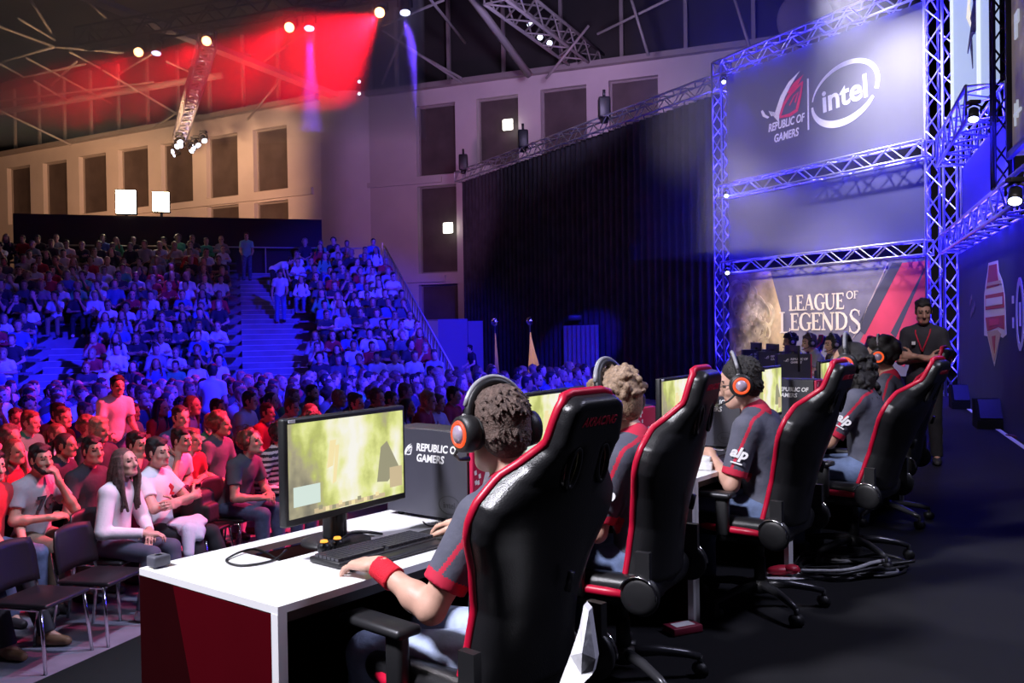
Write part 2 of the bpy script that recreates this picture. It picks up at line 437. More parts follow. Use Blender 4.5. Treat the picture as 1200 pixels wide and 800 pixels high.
def head_prims(J, tag=0, eye=1, lip=0, brow=0, ears=True, nose=1.0):
    c, M, s = J['head'], J['M'], J['hs']
    L = lambda x, y, z: c + M @ V((x * s, y * s, z * s)); Mn = np.array(M, dtype=np.float32); q = lambda *r: tuple(x * s for x in r)
    p = [ell(L(0, -0.012, 0.03), q(0.074, 0.095, 0.084), Mn, 0.03, tag), ell(L(0, 0.022, -0.03), q(0.058, 0.066, 0.085), Mn, 0.03, tag),
         ell(L(0, 0.058, -0.088), q(0.030, 0.026, 0.024), Mn, 0.03, tag), cone(L(-0.048, 0.01, -0.07), L(-0.02, 0.058, -0.092), 0.022 * s, 0.02 * s, 0.03, tag),
         cone(L(0.048, 0.01, -0.07), L(0.02, 0.058, -0.092), 0.022 * s, 0.02 * s, 0.03, tag),
         cone(L(-0.03, 0.072, 0.026), L(0.03, 0.072, 0.026), 0.014 * s, 0.014 * s, 0.02, tag)]
    for x in (-1, 1):
        p.append(ell(L(x * 0.043, 0.058, -0.028), q(0.02, 0.02, 0.02), Mn, 0.02, tag))
        p.append(ell(L(x * 0.032, 0.094, 0.008), q(0.015, 0.015, 0.011), Mn, 0.016, tag, op=-1))
        p.append(ell(L(x * 0.032, 0.0735, 0.007), q(0.0105, 0.0092, 0.0052), Mn, 0.002, eye))
        if brow: p.append(cone(L(x * 0.016, 0.085, 0.030), L(x * 0.046, 0.074, 0.031), 0.0048 * s, 0.0036 * s, 0.003, brow))
        if ears:
            p.append(ell(L(x * 0.078, -0.012, -0.005), q(0.010, 0.019, 0.032), Mn, 0.008, tag))
    p += [cone(L(0, 0.086, 0.012), L(0, 0.106, -0.030), 0.009 * s, 0.0135 * nose * s, 0.012, tag), cone(L(-0.012, 0.092, -0.034), L(0.012, 0.092, -0.034), 0.009 * s, 0.009 * s, 0.008, tag),
          cone(L(-0.019, 0.079, -0.0605), L(0.019, 0.079, -0.0605), 0.0058 * s, 0.0058 * s, 0.004, lip or tag), cone(L(-0.015, 0.079, -0.069), L(0.015, 0.079, -0.069), 0.0065 * s, 0.0065 * s, 0.004, lip or tag)]
    return p
def neck_prims(J, tag=0):
    h = J['head'] + J['M'] @ V((0, -0.02, -0.04)) * J['hs']
    return [cone(J['neck'] + V((0, -0.012, -0.02)), h, 0.058, 0.052, 0.03, tag)]
def hair_prims(J, style='short', tag=0, seed=1, grow=1.0):
    c, M, s = J['head'], J['M'], J['hs']; rd = random.Random(seed)
    L = lambda x, y, z: c + M @ V((x * s, y * s, z * s)); Mn = np.array(M, dtype=np.float32); q = lambda *r: tuple(x * s * grow for x in r)
    p = [ell(L(0, -0.030, 0.046), q(0.082, 0.096, 0.084), Mn, 0.02, tag), ell(L(0, -0.05, -0.01), q(0.074, 0.062, 0.085), Mn, 0.03, tag)]
    for x in (-1, 1): p.append(cone(L(x * 0.07, 0.018, 0.045), L(x * 0.071, 0.008, -0.008), 0.014 * s, 0.008 * s, 0.015, tag))
    if style == 'short':
        for _ in range(26):
            a, b = rd.uniform(0, 2 * math.pi), rd.uniform(0.15, 1.2)
            p.append(ell(L(0.076 * math.sin(b) * math.cos(a), -0.026 + 0.09 * math.sin(b) * math.sin(a), 0.043 + 0.082 * math.cos(b)), q(0.022, 0.022, 0.014), Mn, 0.02, tag))
        p.append(cone(L(-0.042, 0.042, 0.098), L(0.042, 0.046, 0.097), 0.018 * s, 0.016 * s, 0.02, tag))
    if style == 'crop':                                      # short hair combed in fine tufts
        for j in range(620):
            a, b = rd.uniform(0, 2 * math.pi), math.acos(rd.uniform(-0.55, 1))
            n = V((math.sin(b) * math.cos(a), math.sin(b) * math.sin(a), math.cos(b)))
            if n.y > 0.42 and n.z < 0.42: continue
            o = V((0.080 * n.x, -0.030 + 0.094 * n.y, 0.044 + 0.083 * n.z)) * grow
            if n.z < 0: o = V((0.074 * n.x, -0.045 + 0.066 * n.y, 0.0 + 0.09 * n.z)) * grow
            dn = (n * n.z - V((0, 0.35, 1))).normalized(); e = o + n * 0.0022 + dn * rd.uniform(0.014, 0.026) + V((rd.uniform(-0.004, 0.004), rd.uniform(-0.004, 0.004), rd.uniform(-0.003, 0.003)))
            p.append(cone(c + M @ (o * s), c + M @ (e * s), 0.0046, 0.0030, 0.003, tag))
    if style == 'curly':
        for _ in range(190):
            a, b = rd.uniform(0, 2 * math.pi), math.acos(rd.uniform(-0.35, 1))
            if math.sin(b) * math.sin(a) > 0.45 and math.cos(b) < 0.35: continue
            g = rd.uniform(1.02, 1.2); r = rd.uniform(0.010, 0.017)
            p.append(ell(L(0.084 * g * math.sin(b) * math.cos(a), -0.026 + 0.10 * g * math.sin(b) * math.sin(a), 0.04 + 0.09 * g * math.cos(b)), (r * s,) * 3, None, 0.006, tag))
    if style == 'bushy':
        for _ in range(60):
            a, b = rd.uniform(0, 2 * math.pi), math.acos(rd.uniform(-0.6, 1))
            if math.sin(b) * math.sin(a) > 0.4 and math.cos(b) < 0.35: continue
            p.append(ell(L(0.092 * math.sin(b) * math.cos(a), -0.03 + 0.105 * math.sin(b) * math.sin(a), 0.035 + 0.095 * math.cos(b)), q(0.03, 0.03, 0.03), Mn, 0.02, tag))
    if style in ('long', 'mane'):
        wide = 1.0 if style == 'long' else 1.35; n = 14 if style == 'long' else 26
        for j in range(n):
            a = R(-8 + 196 * j / (n - 1)); x, y = math.cos(a), -math.sin(a)
            st = L(0.078 * x, -0.02 + 0.085 * y, 0.03); dl = 0.34 + rd.uniform(-0.03, 0.03)
            e1 = st + V((0, 0, -0.15)) + M @ V((0.03 * x * wide, 0.03 * y, 0)); e2 = e1 + V((rd.uniform(-0.01, 0.01), -0.01, -(dl - 0.15))) + M @ V((0.02 * x * wide, 0.01, 0))
            p += [cone(st, e1, 0.024, 0.024 * wide, 0.005, tag), cone(e1, e2, 0.024 * wide, 0.010, 0.004, tag)]
            if style == 'mane':
                for _ in range(16):
                    t = rd.uniform(0, 1); b = (st.lerp(e1, t * 2) if t < 0.5 else e1.lerp(e2, t * 2 - 1)); p.append(ell(b + V((rd.uniform(-0.04, 0.04), rd.uniform(-0.04, 0.04), 0)), (rd.uniform(0.012, 0.026),) * 3, None, 0.004, tag))
    if style == 'wavy':
        for j in range(24):
            a = R(-28 + 236 * j / 23); x, y = math.cos(a), -math.sin(a); P = []; ph = rd.uniform(0, 6); ln = rd.uniform(0.36, 0.44)
            st = L(0.074 * x, -0.022 + 0.084 * y, 0.045); out = M @ V((x, y, 0))
            for i in range(8):
                t = i / 7; w = 0.030 * math.sin(math.pi * min(1, t * 1.15)) + 0.009 * math.sin(ph + 9 * t) * t
                P.append(st + out * w + V((0.008 * math.cos(ph + 8 * t) * t, 0.05 * t * (1 if y > -0.2 else -0.3), -ln * t)))
            for i in range(7): p.append(cone(P[i], P[i + 1], 0.021 - 0.0012 * i, 0.0198 - 0.0014 * i, 0.006, tag))
    if style == 'ponytail':
        p += [cone(L(0, -0.12, 0.04), L(0, -0.17, 0.0), 0.025 * s, 0.03 * s, 0.02, tag), cone(L(0, -0.17, 0.0), L(0, -0.15, -0.14), 0.03 * s, 0.012 * s, 0.02, tag)]
    return p
def beard_prims(J, tag):
    c, M, s = J['head'], J['M'], J['hs']; L = lambda x, y, z: c + M @ V((x * s, y * s, z * s))
    return [cone(L(x * 0.062, 0.012, -0.045), L(x * 0.03, 0.062, -0.098), 0.017 * s, 0.018 * s, 0.012, tag) for x in (-1, 1)] + [cone(L(-0.03, 0.062, -0.098), L(0.03, 0.062, -0.098), 0.018 * s, 0.018 * s, 0.012, tag)]
def hands(J, n, tag=0):
    h = J['hand' + n]
    if h is None:
        f = (J['w' + n] - J['e' + n]).normalized(); return hand_prims(J['w' + n], f, V((0, 0.2, 1)) if not J['stand'] else V(((-1 if n == 'L' else 1), 0.2, 0)), n, tag=tag)
    if h == 'none': return []
    return hand_prims(J['w' + n], h[0], h[1], n, *(h[2:] if len(h) > 2 else ()), tag=tag)
skin_l = mat('skin_light', (0.62, 0.36, 0.27), 0.5, var=0.06, scale=30, bump=0.05, bscale=260)
skin_t = mat('skin_tan', (0.48, 0.27, 0.19), 0.5, var=0.06, scale=30, bump=0.05, bscale=260)
skin_d = mat('skin_olive', (0.40, 0.22, 0.15), 0.5, var=0.06, scale=30)
eye_m = mat('eye_dark', (0.07, 0.045, 0.04), 0.2)
lip_m = mat('lip_rose', (0.42, 0.17, 0.15), 0.45)
hair_k = mat('hair_black', (0.013, 0.011, 0.011), 0.6, var=0.4, scale=60, bump=0.5, bscale=180)
hair_b = mat('hair_brown', (0.10, 0.062, 0.050), 0.65, var=0.4, scale=60, bump=0.6, bscale=200)
hair_f = mat('hair_fair', (0.30, 0.20, 0.13), 0.5, var=0.45, scale=70, bump=0.6, bscale=160)
hair_r = mat('hair_chestnut', (0.13, 0.05, 0.03), 0.5, var=0.4, scale=60, bump=0.5, bscale=180)
white_shirt = mat('cotton_white', (0.78, 0.78, 0.80), 0.85, var=0.05, scale=8, bump=0.3, bscale=25)
grey_shirt = mat('cotton_grey', (0.34, 0.34, 0.37), 0.85, var=0.08, scale=8, bump=0.3, bscale=25)
dark_shirt = mat('cotton_dark', (0.035, 0.035, 0.045), 0.85, var=0.15, scale=8, bump=0.3, bscale=25)
slate_shirt = mat('cotton_slate', (0.10, 0.11, 0.14), 0.85, var=0.1, scale=8, bump=0.3, bscale=25)
red_shirt = mat('cotton_red', (0.45, 0.03, 0.04), 0.85, var=0.1, scale=8, bump=0.3, bscale=25)
blue_shirt = mat('cotton_blue', (0.10, 0.16, 0.42), 0.85, var=0.1, scale=8, bump=0.3, bscale=25)
green_shirt = mat('cotton_green', (0.08, 0.45, 0.22), 0.85, var=0.1, scale=8)
yellow_shirt = mat('cotton_yellow', (0.75, 0.68, 0.25), 0.85, var=0.1, scale=8)
jeans = mat('denim_blue', (0.10, 0.14, 0.26), 0.85, var=0.25, scale=14, bump=0.3, bscale=60)
jeans_pale = mat('denim_pale', (0.42, 0.50, 0.72), 0.85, var=0.2, scale=12, bump=0.3, bscale=50)
pants_k = mat('trousers_black', (0.02, 0.02, 0.025), 0.85, var=0.2, scale=10)
pants_khaki = mat('trousers_khaki', (0.20, 0.16, 0.11), 0.85, var=0.15, scale=10)
shoe_k = mat('shoe_dark', (0.03, 0.03, 0.035), 0.6)
shoe_w = mat('shoe_white', (0.7, 0.7, 0.7), 0.6)
def person(label, J, m, look, res=0.008, sleeve=(0.62, 0.0), style='short', group=None, seed=1, paint=None, paint_skin=None, short_legs=1.0, name='person', neckline=0.0, beard=False, shirt_res=None, shirt_inf=0.013, ears=True, legs=True, extra_skin=(), grow=1.0):
    """LOOK: skin, hair, shirt (list), trousers (list), shoes. One body; hair and clothes are its parts."""
    sk = look['skin']
    P = torso_prims(J, -0.004)
    for n in 'LR':
        P += arm_prims(J, n) + hands(J, n)
        if legs: P += leg_prims(J, n, -0.002, flat=False) + [cone(J['a' + n], J['a' + n] + J['t' + n] * 0.12 + V((0, 0, -0.045)), 0.036, 0.026, 0.02)]
    P += neck_prims(J) + head_prims(J, 0, 1, 2, 3, ears) + list(extra_skin)
    if beard: P += beard_prims(J, 3)
    root = link(name, sdf_mesh('person', P, res, [sk, eye_m, lip_m, look['hair']], paint_skin), m=m)
    tag(root, label, 'person', group)
    if style: link('hair', sdf_mesh('hair', hair_prims(J, style, 0, seed, grow), 0.0042 if style == 'crop' else min(res, 0.007), look['hair']), root)
    S = torso_prims(J, shirt_inf)
    for n in 'LR':
        if sleeve[1] > 0: S += arm_prims(J, n, shirt_inf, 0, 1.0, sleeve[1], flat=True)
        else: S += arm_prims(J, n, shirt_inf + 0.004, 0, sleeve[0], 0.0, flat=True)
    S.append(fcone(J['neck'] + V((0, -0.012, -0.06)), J['neck'] + V((0, -0.016, 0.015 + neckline)), 0.085, 0.064, 0.02))
    link('shirt', sdf_mesh('shirt', S, shirt_res or res, look['shirt'], paint), root)
    if legs:
        Q = [ell(J['pelvis'] + V((0, -0.012, -0.02)), (0.172 * J['bw'], 0.13 * J['bw'], 0.105), None, 0.05)]
        for n in 'LR': Q += leg_prims(J, n, 0.012, 0, short_legs)
        link('trousers', sdf_mesh('trousers', Q, res * 1.2, look['trousers']), root)
        for n in 'LR': link('shoe', sdf_mesh('shoe', shoe_prims(J, n) + [half((0, 0, 0.004), (0, 0, -1))], res * 1.1, look['shoes']), root)
    return root
def crowd_mesh(name, J, style, res, sleeve=0.62, fore=0.0, seed=1, mats=6):
    """a whole small figure in one mesh: slots skin, eyes, hair, shirt, trousers, shoes"""
    P = []
    for n in 'LR': P += arm_prims(J, n, 0, 0) + hands(J, n, 0)
    P += neck_prims(J) + head_prims(J, 0, 1) + torso_prims(J, 0.012, 3)
    for n in 'LR':
        P += (arm_prims(J, n, 0.014, 3, 1.0, fore, flat=True) if fore else arm_prims(J, n, 0.018, 3, sleeve, 0, flat=True)) + leg_prims(J, n, 0.012, 4) + shoe_prims(J, n, 5)
    P += hair_prims(J, style, 2, seed)
    return sdf_mesh(name, P, res, [skin_l, eye_m, hair_b, grey_shirt, jeans, shoe_k])
# ---------------------------------------------------------------- hall, stands, trusses, banners
UP = V((0, 0, 1)); FZ = -0.75
carpet = mat('stage_carpet', (0.0050, 0.0050, 0.0075), 0.95, spec=0.3, var=0.08, scale=14, bump=0.4, bscale=300)
hall_floor_m = mat('hall_floor', (0.16, 0.17, 0.21), 0.7, var=0.15, scale=5, bump=0.1, bscale=60)
plaster_w = mat('plaster_warm', (0.55, 0.50, 0.47), 0.9, var=0.06, scale=0.6, bump=0.1, bscale=8)
pane_m = mat('blind_grey', (0.085, 0.066, 0.062), 0.5, var=0.2, scale=1.2)
roof_m = mat('roof_sheet', (0.030, 0.028, 0.026), 0.9, var=0.3, scale=0.4)
steel_roof = mat('roof_steel', (0.30, 0.27, 0.25), 0.6, 0.1)
steel_pale = mat('pale_steel', (0.55, 0.48, 0.42), 0.5, 0.2)
alu = mat('truss_aluminium', (0.75, 0.76, 0.80), 0.32, 0.85)
black_cloth = mat('black_drape', (0.05, 0.048, 0.06), 0.95, var=0.3, scale=2)
grey_cloth = mat('grey_curtain', (0.30, 0.30, 0.34), 0.9, var=0.1, scale=3)
navy_cloth = mat('navy_backdrop', (0.035, 0.04, 0.12), 0.8, var=0.15, scale=1.0)
slate_cloth = mat('slate_banner', (0.11, 0.11, 0.125), 0.75, var=0.05, scale=1.0)
black_m = mat('black_plastic', (0.014, 0.014, 0.016), 0.45, bump=0.1, bscale=300)
dark_metal = mat('dark_metal', (0.04, 0.04, 0.045), 0.4, 0.6)
chrome = mat('chrome', (0.8, 0.8, 0.82), 0.15, 1.0)
white_print = mat('white_print', (0.85, 0.85, 0.87), 0.6)
def struct(o): o['kind'] = 'structure'; return o
# floors
E0, ED = V((-1.88, 4.5, 0)), V((0.337, 0.9415, 0)).normalized()
EN = V((-ED.y, ED.x, 0))                                   # from the stage edge out over the hall floor
def Epos(s, d, z=FZ): p = E0 + ED * s + EN * d; return V((p.x, p.y, z))
b = MB(); b.prism([(p.x, p.y) for p in (E0 + ED * -12, V((20, -8, 0)), V((20, 26, 0)), V((5.2, 26, 0)), E0 + ED * 18)], Matrix.Translation((0, 0, -0.12)), 0.12)
struct(b.build('floor_stage', carpet))
b = MB(); q0, q1 = E0 + ED * -12, E0 + ED * 18
b.box((q0 + q1) / 2 + V((0.06, 0, -0.44)) - EN * 0.12, (30, 0.04, 0.6), Matrix.Rotation(math.atan2(ED.y, ED.x), 3, 'Z'))
struct(b.build('trim_1', black_cloth))
b = MB(); b.box((0, 28, FZ - 0.05), (100, 80, 0.1)); struct(b.build('floor', hall_floor_m))
# walls with recessed windows
def wall_frame(a, bq):
    a = V((a[0], a[1], 0)); bq = V((bq[0], bq[1], 0)); x = bq - a; L = x.length; x.normalize(); return frame((a[0], a[1], 0), x, UP, x.cross(UP)), L
def holed_wall(name, F, L, z0, z1, holes, m, depth=0.35, win0=1, pane=None):
    """HOLES: [(x0, x1, [(z0, z1), ...])] along the wall; each hole gets a recessed window of its own"""
    b = MB(); xs = 0.0
    Q = lambda x, z, d=0.0: F @ V((x, z, -d))
    quad = lambda pts: b.add(pts, [(0, 1, 2, 3)])
    for x0, x1, rows in sorted(holes):
        quad([Q(xs, z0), Q(x0, z0), Q(x0, z1), Q(xs, z1)]); zz = z0
        for a, c in sorted(rows):
            quad([Q(x0, zz), Q(x1, zz), Q(x1, a), Q(x0, a)]); zz = c
            for p, q in (((x0, a), (x0, c)), ((x1, c), (x1, a)), ((x1, a), (x0, a)), ((x0, c), (x1, c))):
                quad([Q(*p), Q(*q), Q(*q, depth), Q(*p, depth)])
        quad([Q(x0, zz), Q(x1, zz), Q(x1, z1), Q(x0, z1)]); xs = x1
    quad([Q(xs, z0), Q(L, z0), Q(L, z1), Q(xs, z1)])
    b.box(F @ V((L / 2, (z0 + z1) / 2, -0.6)), (L, z1 - z0, 0.2), F.to_3x3())
    struct(b.build(name, m)); k = win0
    for x0, x1, rows in sorted(holes):
        for a, c in rows:
            w = MB(); w.box(F @ V(((x0 + x1) / 2, (a + c) / 2, -depth - 0.02)), (x1 - x0, c - a, 0.04), F.to_3x3())
            o = struct(w.build('window_%d' % k, pane or pane_m)); k += 1
            fr = MB()
            for xx in (x0 + 0.04, x1 - 0.04): fr.box(F @ V((xx, (a + c) / 2, -depth + 0.03)), (0.08, c - a, 0.06), F.to_3x3())
            for zz in (a + 0.04, c - 0.04): fr.box(F @ V(((x0 + x1) / 2, zz, -depth + 0.03)), (x1 - x0 - 0.16, 0.08, 0.06), F.to_3x3())
            fr.build('window_frame', steel_roof, o, w=True)
    return k
WT = 13.1
CA, CB = V((-9.4, 45.0)), V((-6.9, 44.6))                 # the two ends of the rounded corner
LW = (CA + V((-0.875, 0.485)) * 34, CA); RW = (CB, CB + V((0.925, -0.38)) * 24)
FL, LL = wall_frame(LW[0], LW[1]); FR, LR_ = wall_frame(RW[0], RW[1])
def hole(F, x0, x1, *rows):
    n = F.to_3x3() @ V((0, 0, 1)); p0 = F.translation; I = F.inverted()
    xm = (x0 + x1) / 2; X = [(I @ on_plane(x, rows[0][0], p0, n)).x for x in (x0, x1)]
    return (X[0], X[1], [tuple(sorted((I @ on_plane(xm, y, p0, n)).y for y in r)) for r in rows])
hl = [hole(FL, 8, 35, (195, 262)), hole(FL, 50, 78, (189, 262)), hole(FL, 92, 124, (181, 255)), hole(FL, 138, 173, (173, 248)), hole(FL, 188, 225, (166, 240)),
      hole(FL, 241, 278, (158, 231), (241, 275)), hole(FL, 296, 336, (149, 223), (236, 270))]
hr = [hole(FR, 487, 533, (122, 205), (217, 320), (333, 376)), hole(FR, 558, 607, (113, 193), (206, 300)), hole(FR, 633, 687, (102, 180), (200, 300)), hole(FR, 713, 771, (91, 170))]
k = holed_wall('wall_left', FL, LL, FZ, WT, hl, plaster_w)
holed_wall('wall_back', FR, LR_, FZ, WT, hr, plaster_w, win0=k)
b = MB(); pts = []
for j in range(9):                                         # the rounded corner bulges out a little
    t = j / 8; p = CA.lerp(CB, t); o = V((0.10, -0.99)) * math.sin(math.pi * t) * 0.55; pts.append(p + o)
b.add([(p.x, p.y, z) for z in (FZ, WT + 0.25) for p in pts], [(j, j + 1, 10 + j, 9 + j) for j in range(8)], 0, True)
b.add([(p.x, p.y, WT + 0.25) for p in pts] + [(CA.x, CA.y + 0.6, WT + 0.25), (CB.x, CB.y + 0.6, WT + 0.25)], [(0, 9, 10, 8, 7, 6, 5, 4, 3, 2, 1)])
struct(b.build('wall_corner', plaster_w))
# band course and cornice, clerestory above the wall, roof
b = MB()
for F, L in ((FL, LL), (FR, LR_)):
    b.box(F @ V((L / 2, WT + 0.1, 0.1)), (L, 0.24, 0.5), F.to_3x3())
struct(b.build('trim_2', steel_roof))
def wz(F, px, py): return (F.inverted() @ on_plane(px, py, F.translation, F.to_3x3() @ V((0, 0, 1)))).y
b = MB(); b.box(FL @ V((LL - 10, wz(FL, 316, 229.5), 0.08)), (19, 0.35, 0.2), FL.to_3x3()); b.box(FR @ V((1.7, wz(FR, 510, 211), 0.05)), (4.6, 0.25, 0.14), FR.to_3x3()); b.box(FR @ V((2.6, wz(FR, 512, 326.5), 0.05)), (3.0, 0.3, 0.14), FR.to_3x3())
struct(b.build('trim_3', plaster_w))
b = MB()
for F, L in ((FL, LL), (FR, LR_)):
    b.box(F @ V((L / 2, WT + 2.7, -1.6)), (L + 4, 5.4, 0.2), F.to_3x3())
struct(b.build('wall_clerestory', roof_m))
for j in range(18):
    F, x = (FL, LL - 1.2 - j * 2.55) if j < 11 else (FR, 1.0 + (j - 11) * 2.9)
    b = MB(); b.box(F @ V((x, WT + 2.3, -1.1)), (0.16, 4.6, 0.16), F.to_3x3()); struct(b.build('trim_%d' % (4 + j), steel_roof))
b = MB(); b.add([(-60, 70, 17.5), (40, 70, 17.5), (40, -5, 20.5), (-60, -5, 20.5), (-60, 70, 17.7), (40, 70, 17.7), (40, -5, 20.7), (-60, -5, 20.7)], [(0, 1, 2, 3), (7, 6, 5, 4), (0, 4, 5, 1), (2, 6, 7, 3), (1, 5, 6, 2), (0, 3, 7, 4)])
struct(b.build('ceiling', roof_m))
# roof steel: each member a rod in the lattice plane under the roof
def roof_pt(px, py, z):
    p = on_z(px, py, z)
    for F in (FL, FR):
        n = F.to_3x3() @ V((0, 0, 1)); q = on_plane(px, py, F.translation + n * 0.7, n)
        if 0 < q.y < p.y: p = q
    return p
def rod(px, r, z, m=steel_roof, label=None, zz=None):
    p, q = roof_pt(*px[0], z), roof_pt(*px[1], z)
    b = MB(); b.tube([p, q], r, 6); o = b.build('roof_strut', m)
    return tag(o, label, 'roof strut', 'roof struts in the dark roof') if label else o
RL = 'thin grey steel strut of the dark roof framework'
for s in (((-20, 24), (64, 55)), ((-20, 79), (64, 55)), ((82, 61), (117, 80)), ((120, 82), (222, 142)), ((31, 68), (130, 121)), ((-20, 120), (84, 170)), ((22, 22), (64, 47)),
          ((33, -4), (60, 38)), ((95, -4), (124, 20)), ((-10, 99), (100, 75)), ((40, 95), (78, 117)), ((0, 75), (27, 90)), ((-10, 120), (180, 96)), ((140, 86), (180, 62)),
          ((64, 55), (145, 62)), ((60, 100), (90, 72)), ((448, 35), (541, 97)), ((500, -6), (545, 50)), ((448, 98), (475, 30)), ((520, 0), (448, 30)), ((541, 92), (470, 52)), ((290, 140), (330, 92)),
          ((300, 78), (356, 40)), ((240, 60), (300, 64)), ((195, 72), (240, 92)), ((640, 92), (690, 30)), ((760, 66), (740, 0)), ((880, 60), (860, -4)), ((700, 40), (790, -4)), ((180, 150), (228, 118))):
    rod(s, 0.06, 14.3, label=RL)
rod(((552, -4), (620, 88)), 0.16, 14.3, label='thick grey roof strut slanting down to the wall top, mid roof')
rod(((-10, 133), (260, 88)), 0.18, 14.3, label='broad grey purlin lying across the dark windows of the upper gallery')
# pale catwalk beam
p, q = roof_pt(96, -6, 14.0), roof_pt(392, 112, 14.0)
b = MB(); b.box((p + q) / 2, (0.5, (q - p).length, 0.22), aim((0, 0, 0), q - p).to_3x3())
tag(b.build('roof_beam', steel_pale), 'long pale steel beam crossing under the roof above the stands', 'roof beam')
def truss(name, label, cat, p0, p1, w, bay, r=0.025, up=UP, m=None, group=None, dirs=4, lr=None):
    p0, p1 = V(p0), V(p1); d = (p1 - p0); L = d.length; d.normalize()
    a = d.cross(V(up)); a = a.normalized() if a.length > 1e-3 else V((1, 0, 0)); c = a.cross(d)
    root = thing(name, label, cat, p0, 0, group); m = m or alu
    cor = [a * (sx * w / 2) + c * (sy * w / 2) for sx, sy in ((-1, -1), (1, -1), (1, 1), (-1, 1))]
    for k in cor:
        MB().tube([p0 + k, p1 + k], r, 8).build('chord', m, root, w=True)
    b = MB(); n = max(2, int(L / bay))
    for s in range(4):
        k0, k1 = cor[s], cor[(s + 1) % 4]
        for j in range(n):
            x, y = (k0, k1) if j % 2 == 0 else (k1, k0)
            b.tube([p0 + d * (L * j / n) + x, p0 + d * (L * (j + 1) / n) + y], lr or r * 0.6, 5, cap=False)
        for j in (0, n): b.tube([p0 + d * (L * j / n) + k0, p0 + d * (L * j / n) + k1], r * 0.6, 5, cap=False)
    b.build('lattice', m, root, w=True)
    return root
truss('roof_truss', 'wide grey lattice roof truss slanting down to the wall top', 'truss', on_z(580, -12, 14.0), on_z(706, 84, 13.6), 0.9, 0.8, 0.07, m=steel_roof)
truss('wall_truss', 'pale horizontal lattice truss along the wall top over the black drape', 'truss', on_z(706, 88, 13.2), on_z(846, 66, 13.2), 0.7, 0.7, 0.06, m=steel_pale)
b = MB(); p = at(944, 22, 36); b.lathe([(0.01, 0), (1.05, 0.02), (1.1, 0.12), (1.05, 0.2), (0.9, 0.22), (0.01, 0.3)], 32, aim(p, (-0.1, -1, -0.15)) @ Matrix.Rotation(R(90), 4, 'X'))
tag(b.build('ceiling_disc', mat('disc_grey', (0.20, 0.18, 0.19), 0.7)), 'large round grey disc up under the roof above the banner', 'disc')
# ---------------------------------------------------------------- wing wall: drape, towers, banners
WR = V((8.9, 18.8, 0)); WX = V((0.456, -0.89, 0)).normalized(); WZ = WX.cross(UP)
FB = frame(WR, WX, UP, WZ)                                  # x runs left to right along the banner, 0 at the tower at its right end
IB = FB.inverted()
def bxy(px, py): p = IB @ on_plane(px, py, WR, WZ); return (p.x, p.y)
def drape(name, x0, x1, zl, zr, z0, F, off, m, amp=0.06, pitch=0.35):
    n = int((x1 - x0) / pitch * 6); b = MB(); vs = []
    for j in range(n + 1):
        x = x0 + (x1 - x0) * j / n; y = amp * math.sin(j / 6 * 2 * math.pi) + off; zt = zl + (zr - zl) * j / n
        vs += [F @ V((x, z0, y)), F @ V((x, zt, y)), F @ V((x, z0, y - 0.03)), F @ V((x, zt, y - 0.03))]
    fs = []
    for j in range(n):
        a, c = 4 * j, 4 * j + 4
        fs += [(a, c, c + 1, a + 1), (c + 2, a + 2, a + 3, c + 3), (a + 1, c + 1, c + 3, a + 3)]
    return b.add(vs, fs, 0, True).build(name, m)
XL = bxy(848, 300)[0]; XF = bxy(540, 300)[0]
zt_l, zt_r = bxy(541, 212)[1], bxy(840, 108)[1]
tag(drape('black_drape', XF, XL - 0.1, zt_l, zt_r, FZ, FB, -0.15, black_cloth), 'huge black drape hanging between the stands and the banner stage', 'drape')
xd0, xd1 = bxy(663, 400)[0], bxy(703, 400)[0]
tag(drape('curtain', xd0, xd1, bxy(683, 381)[1], bxy(683, 381)[1], FZ, FB, 0.08, grey_cloth, 0.05, 0.3), 'narrow grey doorway curtain lit blue at the foot of the black drape', 'curtain')
b = MB(); p = FB @ V((bxy(678, 372)[0], bxy(678, 372)[1], 0.15)); b.rbox(p, (0.5, 0.15, 0.22), 0.03); b.box(p + V((0, 0.08, 0)), (0.3, 0.04, 0.1))
tag(b.build('exit_lamp', dark_metal), 'small dark lamp box above the grey doorway curtain', 'lamp')
def FBp(x, z, o=0.0): return FB @ V((x, z, o))
truss('drape_truss', 'long lattice truss sloping along the top of the black drape', 'truss', FBp(XF - 0.3, zt_l + 0.25, -0.1), FBp(XL, zt_r + 0.25, -0.1), 0.42, 0.5, 0.03)
for px, py, lab in ((433 + 110, 193, 'lowest'), (613, 166, 'middle'), (708, 130, 'highest')):
    x, z = bxy(px, py); b = MB(); p = FBp(x, z + 0.1, 0.0)
    b.rbox(p, (0.4, 0.4, 0.7), 0.06); b.cyl(p + V((0, 0, 0.35)), p + V((0, 0, 0.6)), 0.05, 8); b.cyl(p - V((0, 0, 0.35)), p - V((0, 0, 0.5)), 0.12, 10)
    tag(b.build('chain_hoist', black_m), lab + ' black chain hoist on the sloping drape truss', 'hoist')
TW = 0.42
xr = 0.12
zb_l, zb_r = bxy(851, 88)[1], bxy(1096, 4)[1]
ztop = (zb_l + zb_r) / 2
truss('tower_truss', 'slim blue-lit truss tower between the black drape and the banners', 'truss tower', FBp(XL, 0), FBp(XL, ztop + 0.5), 0.36, 0.4, 0.028, up=WZ, group='stage truss towers')
truss('tower_truss', 'tall blue-lit truss tower standing beside the banner with red stripes', 'truss tower', FBp(xr, 0), FBp(xr, ztop + 1.5), TW, 0.42, 0.03, up=WZ)
truss('tower_truss', 'truss tower behind the navy backdrop, upper half showing beside the banner tower', 'truss tower', FBp(xr + 0.75, 0, -0.1), FBp(xr + 0.75, ztop + 1.5, -0.1), TW, 0.42, 0.03, up=WZ)
